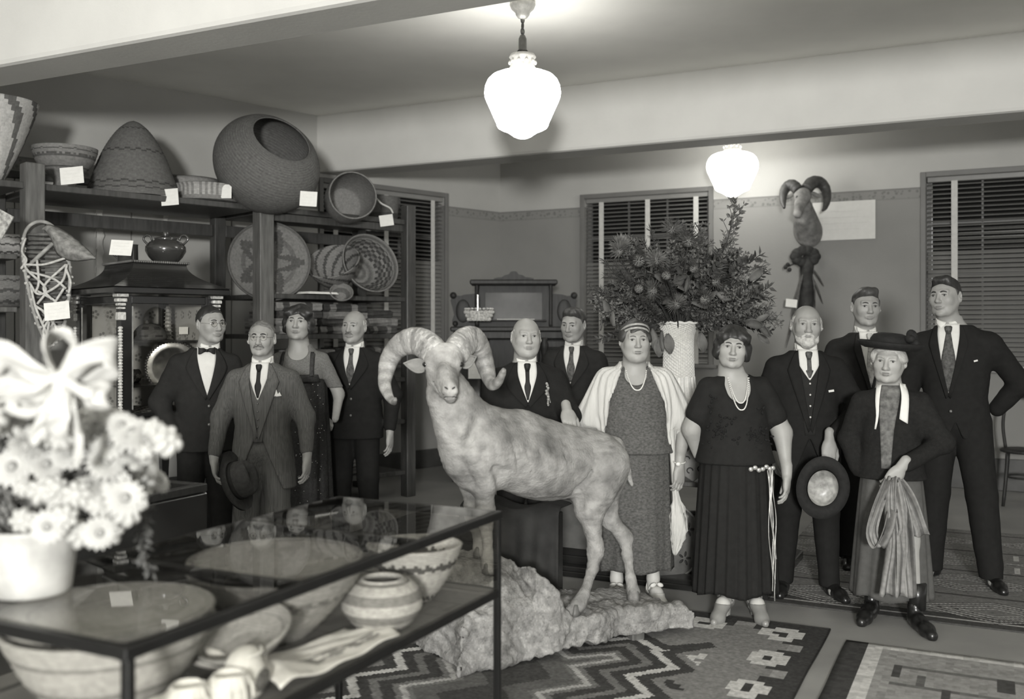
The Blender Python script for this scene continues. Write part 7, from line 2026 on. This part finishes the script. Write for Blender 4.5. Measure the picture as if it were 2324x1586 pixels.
# dark draped chest and framed chest behind the ram
chs = thing('low_chest', 'dark framed chest with grey panel behind the hind legs of the ram', 'chest', pp(1322, 6.27, PZ), A_B)
mb = MB(); mb.box((0, 0, .27), (.62, .42, .54), ch=.008); mb.build('carcass', M_BLACKW, chs)
mb = MB(); mb.box((0, -.213, .24), (.46, .012, .30)); mb.build('front_panel', mat('grey_panel', .09, .6, .25, 10), chs)
for x in (-.29, .29): mb = MB(); mb.box((x, -.222, .27), (.05, .03, .54), ch=.004); mb.build('stile', M_BLACKW, chs)
for z in (.02, .43, .52): mb = MB(); mb.box((0, -.222, z), (.54, .03, .05), ch=.004); mb.build('rail', M_BLACKW, chs)
G = np.zeros((40, 28, 3)); c0 = pp(1152, 5.0, .004)
for i in range(40):
    for j in range(28):
        u, v = i/39, j/27; x = -.28+.56*u; f = .03*math.sin(u*16+v*2)+.018*math.sin(u*31)
        if v < .35: y, z = .18-.42*v, .60+.02*math.sin(9*u)
        else: q = (v-.35)/.65; y, z = .033-.02-(.06+f)*q**.7-.12*q*u*0, .60-.57*q*(1-.35*max(0, u-.45))
        G[i, j] = c0+EB*x+NB*y+np.array([0, 0, z])
mb = MB(); mb.sheet(G, -.006); tag(mb.build('draped_robe', mat('dark_robe', .022, .85, .4, 8, .5, 60), None, smooth=True), 'dark draped robe hanging in folds over a stand behind the front legs of the ram', 'robe')
st = thing('drape_stand', 'plain dark box stand under the draped robe', 'stand', c0+NB*.10-np.array([0, 0, .004]), A_B)
mb = MB(); mb.box((0, 0, .285), (.48, .12, .57), ch=.005); mb.build('box', M_BLACKW, st)
tick('platform')

# ------------------------------------------------------------------ low dark case behind the bouquet
lc0 = np.array([-1.30, 4.18, 0])
lc = thing('low_black_case', 'black low display case with glass lid behind the white flowers', 'display case', lc0, A_C)
Lx, Ly, Lz = 1.5, .60, .85
def lcb(name, c, d, m=M_BLACKW, ch=.004): mb = MB(); mb.box(c, d, ch=ch); return mb.build(name, m, lc)
lcb('body', (-Lx/2, Ly/2, .57), (Lx, Ly, .48), M_BLACKW, .006)
for x in (-.05, -Lx+.05):
    for y in (.05, Ly-.05): lcb('leg', (x, y, .165), (.06, .06, .33), M_BLACKW)
for y in (.02, Ly-.02): lcb('lid_frame', (-Lx/2, y, Lz-.02), (Lx, .04, .035), M_DARKW)
for x in (-.02, -Lx/2, -Lx+.02): lcb('lid_frame', (x, Ly/2, Lz-.02), (.04, Ly-.08, .035), M_DARKW)
mb = MB(); mb.box((-Lx/2, Ly/2, Lz-.008), (Lx-.06, Ly-.06, .004)); mb.build('lid_pane', glass(), lc)
mb = MB(); mb.box((-Lx/2, Ly/2, .815), (Lx-.06, Ly-.08, .006)); mb.build('lining', mat('grey_lining', .20, .8, .2, 12), lc)
lcb('lock', (-Lx/2+.3, -.004, .78), (.03, .008, .03), M_BRASS)
# ------------------------------------------------------------------ hats, scarf and paper in hands
M_FELT = mat('dark_grey_felt', .040, .85, .25, 40, .4, 150); M_FELTB = mat('black_felt', .012, .85, .3, 40, .4, 150)
def fedora(name, label, loc, up, xdir, m, mlin=None, crown=.115, brim=.155):
    R = frame(up, xdir)
    th = thing(name, label, 'hat', loc, rot=Matrix(R.tolist()).to_euler())
    n = 48; t = np.linspace(0, 2*PI, n, endpoint=False); rings = []
    for r, z, cr in ((brim, .008, 0), (brim*.97, .004, 0), (.125, -.002, 0), (.098, .004, 0), (.095, .03, 0), (.092, .07, 0), (.086, .10, .3), (.070, .118, .8), (.045, .120, .9), (.012, .118, 1.0)):
        zz = z+(.010*np.cos(2*t)+.004 if r > .12 else 0)*(r/brim)
        dent = -.026*cr*np.exp(-(np.sin(t)*r/.028)**2) - .012*cr*np.maximum(0, np.cos(t))
        rings.append(np.stack([r*1.13*np.cos(t), r*.93*np.sin(t), zz+dent], 1))
    ins = [np.stack([r*1.13*np.cos(t), r*.93*np.sin(t), np.full(n, z)], 1) for r, z in ((.010, .070), (.070, .072), (.088, .03), (.092, .0), (.125, -.006), (brim*.97, .0), (brim, .004))]
    mb = MB(); mb.loft(rings[::-1][::-1]+ins, caps=False); mb.build('felt_body', m, th, smooth=True)
    mb = MB(); mb.lathe([(.0965, .006), (.0985, .008), (.096, .034), (.094, .034)], 48, sx=1.13, sy=.93); mb.build('hat_band', M_TIED, th, smooth=True)
    if mlin: mb = MB(); mb.lathe([(.086, .003), (.083, .03), (.068, .064), (.03, .066), (.001, .066)], 36, sx=1.13, sy=.93); mb.build('satin_lining', mlin, th, smooth=True)
    return th
fedora('fedora_hat', 'dark felt hat held at his side by the man in grey pinstripe', P(533, 1092, 5.52), (.93, -.22, .30), (.25, .2, -.95), M_FELT)
fedora('fedora_hat', 'black felt hat with pale satin lining held by the bearded old man', P(1868, 1108, 5.22), (.12, .99, .08), (.10, .0, .99), M_FELTB, mat('satin_lining', .30, .35, .5, 25, spec=.5), brim=.150)
# striped scarf from the old lady's hand
pL, AL = LADY
wl = np.array(pL.o.location)+Rz(pL.yaw) @ np.array(AL[1][2]); hand = wl+Rz(pL.yaw) @ (unit(AL[1][3])*.075)
sc = thing('striped_scarf', 'crumpled striped silk scarf hanging from the hand of the old lady', 'scarf', hand)
M_SCA = mat('scarf_silk', .16, .55, .2, 40, .4, 120, attr=True)
def hang(pts, w0, w1, folds, ph, name='fall'):
    n = 26; S = spline(pts, n); G = np.zeros((n, 17, 3))
    for i in range(n):
        t = i/(n-1); w = w0+(w1-w0)*t**.7
        for j in range(17):
            u = j/16-.5; G[i, j] = S[i]+np.array([w*u, -.018*math.sin(folds*u*6.28+ph)*(1-.3*t)-.012*math.cos(u*9+t*5), .006*math.sin(u*12+t*9)])
    mb = MB(); mb.sheet(G, .003)
    mb.c = [(.10 if (j in (3, 4, 8, 12, 13)) else .20) for i in range(n-1) for j in range(16)]+[.15]*(len(mb.f)-(n-1)*16)
    return mb.build(name, M_SCA, sc, smooth=True, world=True)
h = hand
hang([h+V3(0, -.03, .02), h+V3(-.01, -.05, -.12), h+V3(.0, -.06, -.30), h+V3(-.01, -.05, -.46), h+V3(-.02, -.06, -.56)], .05, .13, 2.2, 0)
hang([h+V3(.02, -.02, .01), h+V3(.05, -.04, -.10), h+V3(.08, -.05, -.22), h+V3(.09, -.04, -.27)], .05, .17, 2.0, 1)
hang([h+V3(.015, -.03, .0), h+V3(.04, -.05, -.2), h+V3(.05, -.05, -.42), h+V3(.055, -.05, -.57)], .05, .12, 2.4, 2.2)
hang([h+V3(-.02, -.03, .01), h+V3(-.08, -.05, -.12), h+V3(-.115, -.05, -.25), h+V3(-.09, -.07, -.32), h+V3(-.05, -.08, -.24), h+V3(-.02, -.07, -.14)], .05, .07, 1.5, .5)
# folded paper behind the tallest man
card('folded_paper', 'folded white paper held behind the back of the tallest young man', P(2226, 1052, 5.80), .055, .16, (-.3, -1, 0), (.05, 0, 1), bend=.02, lines=0, cat='paper')
tick('hats')
# ------------------------------------------------------------------ white bouquet in the vase on the glass case
vb0 = np.array([-1.115, 2.27, ZT+.0035])
M_VASE = mat('marbled_white_vase', .40, .45, .25, 16, .1, 60)
va = thing('white_vase', 'mottled white vase on the glass case at the left picture edge', 'vase', vb0)
mb = MB(); mb.lathe([(.001, .0), (.078, .0), (.086, .006), (.092, .05), (.098, .10), (.105, .145), (.108, .155), (.100, .156), (.094, .11), (.085, .02), (.001, .012)], 40); mb.build('vase_body', M_VASE, va, smooth=True)
bo = thing('white_bouquet', 'big blurred bouquet of white flowers tied with a pale ribbon bow', 'bouquet', vb0+np.array([0, 0, .15]))
M_PET = mat('white_petal', .36, .7, .12, 20, .2, 60, sub=.1); M_PETG = mat('cream_petal', .24, .7, .2, 20, .2, 60); M_CEN = mat('flower_centre', .22, .8, .4, 60); M_GRN = mat('soft_foliage', .13, .7, .4, 20); M_RIB = mat('satin_ribbon', .42, .35, .06, 12, spec=.5)
def flower(kind):
    mb = MB(); r2 = np.random.default_rng(kind+40); ce = MB()
    if kind == 0:   # daisy
        for ring, (n, L_, up) in enumerate(((16, .040, .15), (14, .034, .5), (10, .026, .9))):
            for i in range(n):
                a = 2*PI*i/n+ring*.2; d = np.array([math.cos(a), math.sin(a), up*.6]); d = unit(d); s = np.array([-math.sin(a), math.cos(a), 0])*.0062
                p0 = d*.008; mb.add([p0-s*.5, p0+s*.5, d*L_*.7+s*1.2, d*L_*.7-s*1.2, d*L_+np.array([0, 0, -.004])], [(0, 1, 2, 3), (3, 2, 4)])
        ce.ball((0, 0, .008), (.010, .010, .006), 10, 6)
    elif kind == 1:  # cupped, snapdragon-like head
        for i in range(7):
            a = 2*PI*i/7; mb.ball((.014*math.cos(a), .014*math.sin(a), .012+.004*(i % 2)), (.014, .010, .018), 8, 6, Rz(a))
        mb.ball((0, 0, .02), (.014, .014, .016), 8, 6); ce.ball((0, 0, -.004), (.010, .010, .008), 8, 5)
    else:           # small open star
        for i in range(5):
            a = 2*PI*i/5; mb.ball((.014*math.cos(a), .014*math.sin(a), .004), (.015, .010, .004), 8, 5, Rz(a) @ Ry(-.4))
        ce.ball((0, 0, .006), (.005, .005, .006), 6, 5)
    me = bpy.data.meshes.new('blossom'); V_ = np.concatenate(mb.v+ce.v); off = sum(len(v) for v in mb.v)
    me.from_pydata(V_.tolist(), [], mb.f+[[i+off for i in f] for f in ce.f]); me.update()
    me.materials.append([M_PET, M_PET, M_PETG][kind]); me.materials.append(M_CEN); me.polygons.foreach_set('material_index', np.array([0]*len(mb.f)+[1]*len(ce.f), dtype=np.int32)); me.polygons.foreach_set('use_smooth', np.ones(len(me.polygons), bool)); return me
FL = [flower(k) for k in range(3)]
r3 = np.random.default_rng(11); B0 = np.array(bo.location)
def leaf_spray():
    mb = MB(); r2 = np.random.default_rng(5); pts = spline([(0, 0, 0), (.01, 0, .08), (0, .01, .16), (.015, 0, .24)], 14); mb.tube(pts, .002, 4)
    for i in range(60):
        p = pts[r2.integers(2, 14)]+r2.normal(0, .012, 3); d = unit(r2.normal(size=3)+np.array([0, 0, .7])); R = frame(d, r2.normal(size=3))
        l, w = .030, .006; mb.add([p, p+d*l*.5+R[:, 0]*w, p+d*l, p+d*l*.5-R[:, 0]*w], [(0, 1, 2, 3)])
    me = bpy.data.meshes.new('fern_spray'); me.from_pydata(np.concatenate(mb.v).tolist(), [], mb.f); me.update(); me.materials.append(M_GRN); return me
FS = leaf_spray()
spots = []
for i in range(105):
    th_ = r3.uniform(-1.75, 1.95); q = r3.uniform(.55, 1.0)
    rx = np.interp(th_, [-1.8, -1, 0, .6, 1.1, 1.5, 1.95], [.24, .26, .27, .27, .31, .31, .25]); y = r3.normal()*.12-.05
    spots.append((rx*q*math.sin(th_), y, .10+rx*q*math.cos(th_)*.95, i % 3))
for (px, py, k) in ((275, 965, 0), (330, 1000, 0), (345, 985, 1), (365, 1010, 1), (300, 985, 0), (250, 1010, 0), (310, 1040, 2), (130, 1140, 1), (175, 1130, 1), (215, 1150, 1), (180, 1215, 1), (245, 1200, 1), (300, 1140, 1), (265, 1100, 0), (200, 1105, 0), (120, 1110, 1), (55, 1110, 1), (95, 1120, 1), (60, 1180, 1), (235, 1065, 2), (205, 870, 0), (30, 905, 0), (15, 960, 0), (60, 1010, 0), (155, 1030, 0), (105, 1055, 0), (250, 1140, 0), (30, 1060, 0), (330, 1030, 1), (280, 1165, 1)):
    p = P(px, py, 2.12)-B0; spots.append((p[0], p[1], p[2], k))
for x, y, z, k in spots:
    p = np.array([x, y, z]); o = put(FL[k], 'blossom', p, unit(unit(p)+np.array([0, -.7, .15])+.3*r3.normal(size=3)), r3.uniform(.85, 1.35), r3.uniform(0, 6), bo)
for i in range(34):
    th_ = r3.uniform(-1.7, 1.5); d = unit([math.sin(th_), .35*r3.normal(), math.cos(th_)*.9+.1]); put(FS, 'fern_spray', d*.05, d, r3.uniform(.7, 1.05), r3.uniform(0, 6), bo)
for i in range(24):
    x, y, z, k = spots[i*4]; mb = MB(); mb.tube(spline([(0, 0, -.10), np.array([x, y, z])*.5, (x, y, z)], 8), .0022, 4); mb.build('stem', M_GRN, bo)
# drooping smilax strand over the case edge
dr = [P(322, 1150, 2.35), P(330, 1190, 2.3), P(318, 1240, 2.3), P(330, 1275, 2.34), P(352, 1290, 2.36)]
S = spline(dr, 30)-B0; mb = MB(); mb.tube(S, .0025, 4)
for i in range(110): p = S[r3.integers(0, 30)]+r3.normal(0, .008, 3); d = unit(r3.normal(size=3)); R = frame(d, r3.normal(size=3)); mb.add([p, p+d*.012+R[:, 0]*.004, p+d*.024, p+d*.012-R[:, 0]*.004], [(0, 1, 2, 3)])
mb.build('trailing_vine', mat('grey_vine', .07, .8, .4), bo)
# bow: loops and tails of wide ribbon
def ribbon(pts, w, name='bow_loop', twist=0.0, wid=(0, -.2, 1)):
    S_ = spline(pts, 30); G = np.zeros((30, 6, 3)); T = np.gradient(S_, axis=0)
    for i in range(30):
        t = unit(T[i]); u = np.asarray(wid, float); u = u-t*u.dot(t); u = unit(u); b = np.cross(t, u); ww = w*(.35+.65*math.sin(PI*min(1, max(0.0, i/29)))**.5) if name == 'bow_loop' else w
        a = twist*i/29; uu = u*math.cos(a)+b*math.sin(a)
        for j in range(6): q = j/5-.5; G[i, j] = S_[i]+uu*ww*q+b*.006*math.sin(q*7+i*.5)
    mb = MB(); mb.sheet(G, .0012); return mb.build(name, M_RIB, bo, smooth=True, world=True)
kn = P(135, 868, 1.98); q = lambda px, py, Y: P(px, py, Y)
ribbon([kn, q(105, 800, 1.97), q(110, 765, 2.0), q(145, 762, 2.02), q(172, 790, 2.02), q(150, 830, 1.99), kn], .055, wid=(.3, -.8, .5))
ribbon([kn, q(185, 815, 1.95), q(240, 795, 1.96), q(258, 812, 1.99), q(235, 838, 2.01), q(185, 858, 2.0), kn], .065, wid=(.1, -.5, 1))
ribbon([kn, q(75, 845, 1.95), q(10, 805, 1.95), q(-20, 825, 1.98), q(10, 858, 2.0), q(75, 870, 1.99), kn], .065, wid=(.1, -.5, 1))
ribbon([kn, q(185, 890, 1.94), q(225, 885, 1.95), q(232, 905, 1.97), q(195, 915, 1.98), kn], .05, wid=(.2, -.6, .8))
ribbon([kn, q(85, 895, 1.94), q(30, 890, 1.95), q(15, 915, 1.97), q(70, 925, 1.98), kn], .055, wid=(.2, -.6, .8))
ribbon([kn, q(160, 920, 1.93), q(172, 980, 1.95), q(180, 1020, 1.96), q(168, 1062, 1.97)], .024, 'ribbon_tail', .6, (1, 0, 0))
ribbon([kn, q(110, 930, 1.93), q(85, 975, 1.95), q(80, 1010, 1.96)], .024, 'ribbon_tail', -.5, (1, 0, 0))
ribbon([kn, q(130, 930, 1.92), q(128, 990, 1.94)], .05, 'ribbon_tail', .3, (1, 0, 0))
mb = MB(); mb.ball(kn, (.028, .022, .026), 12, 8); mb.build('bow_knot', M_RIB, bo, smooth=True, world=True)
tick('bouquet')
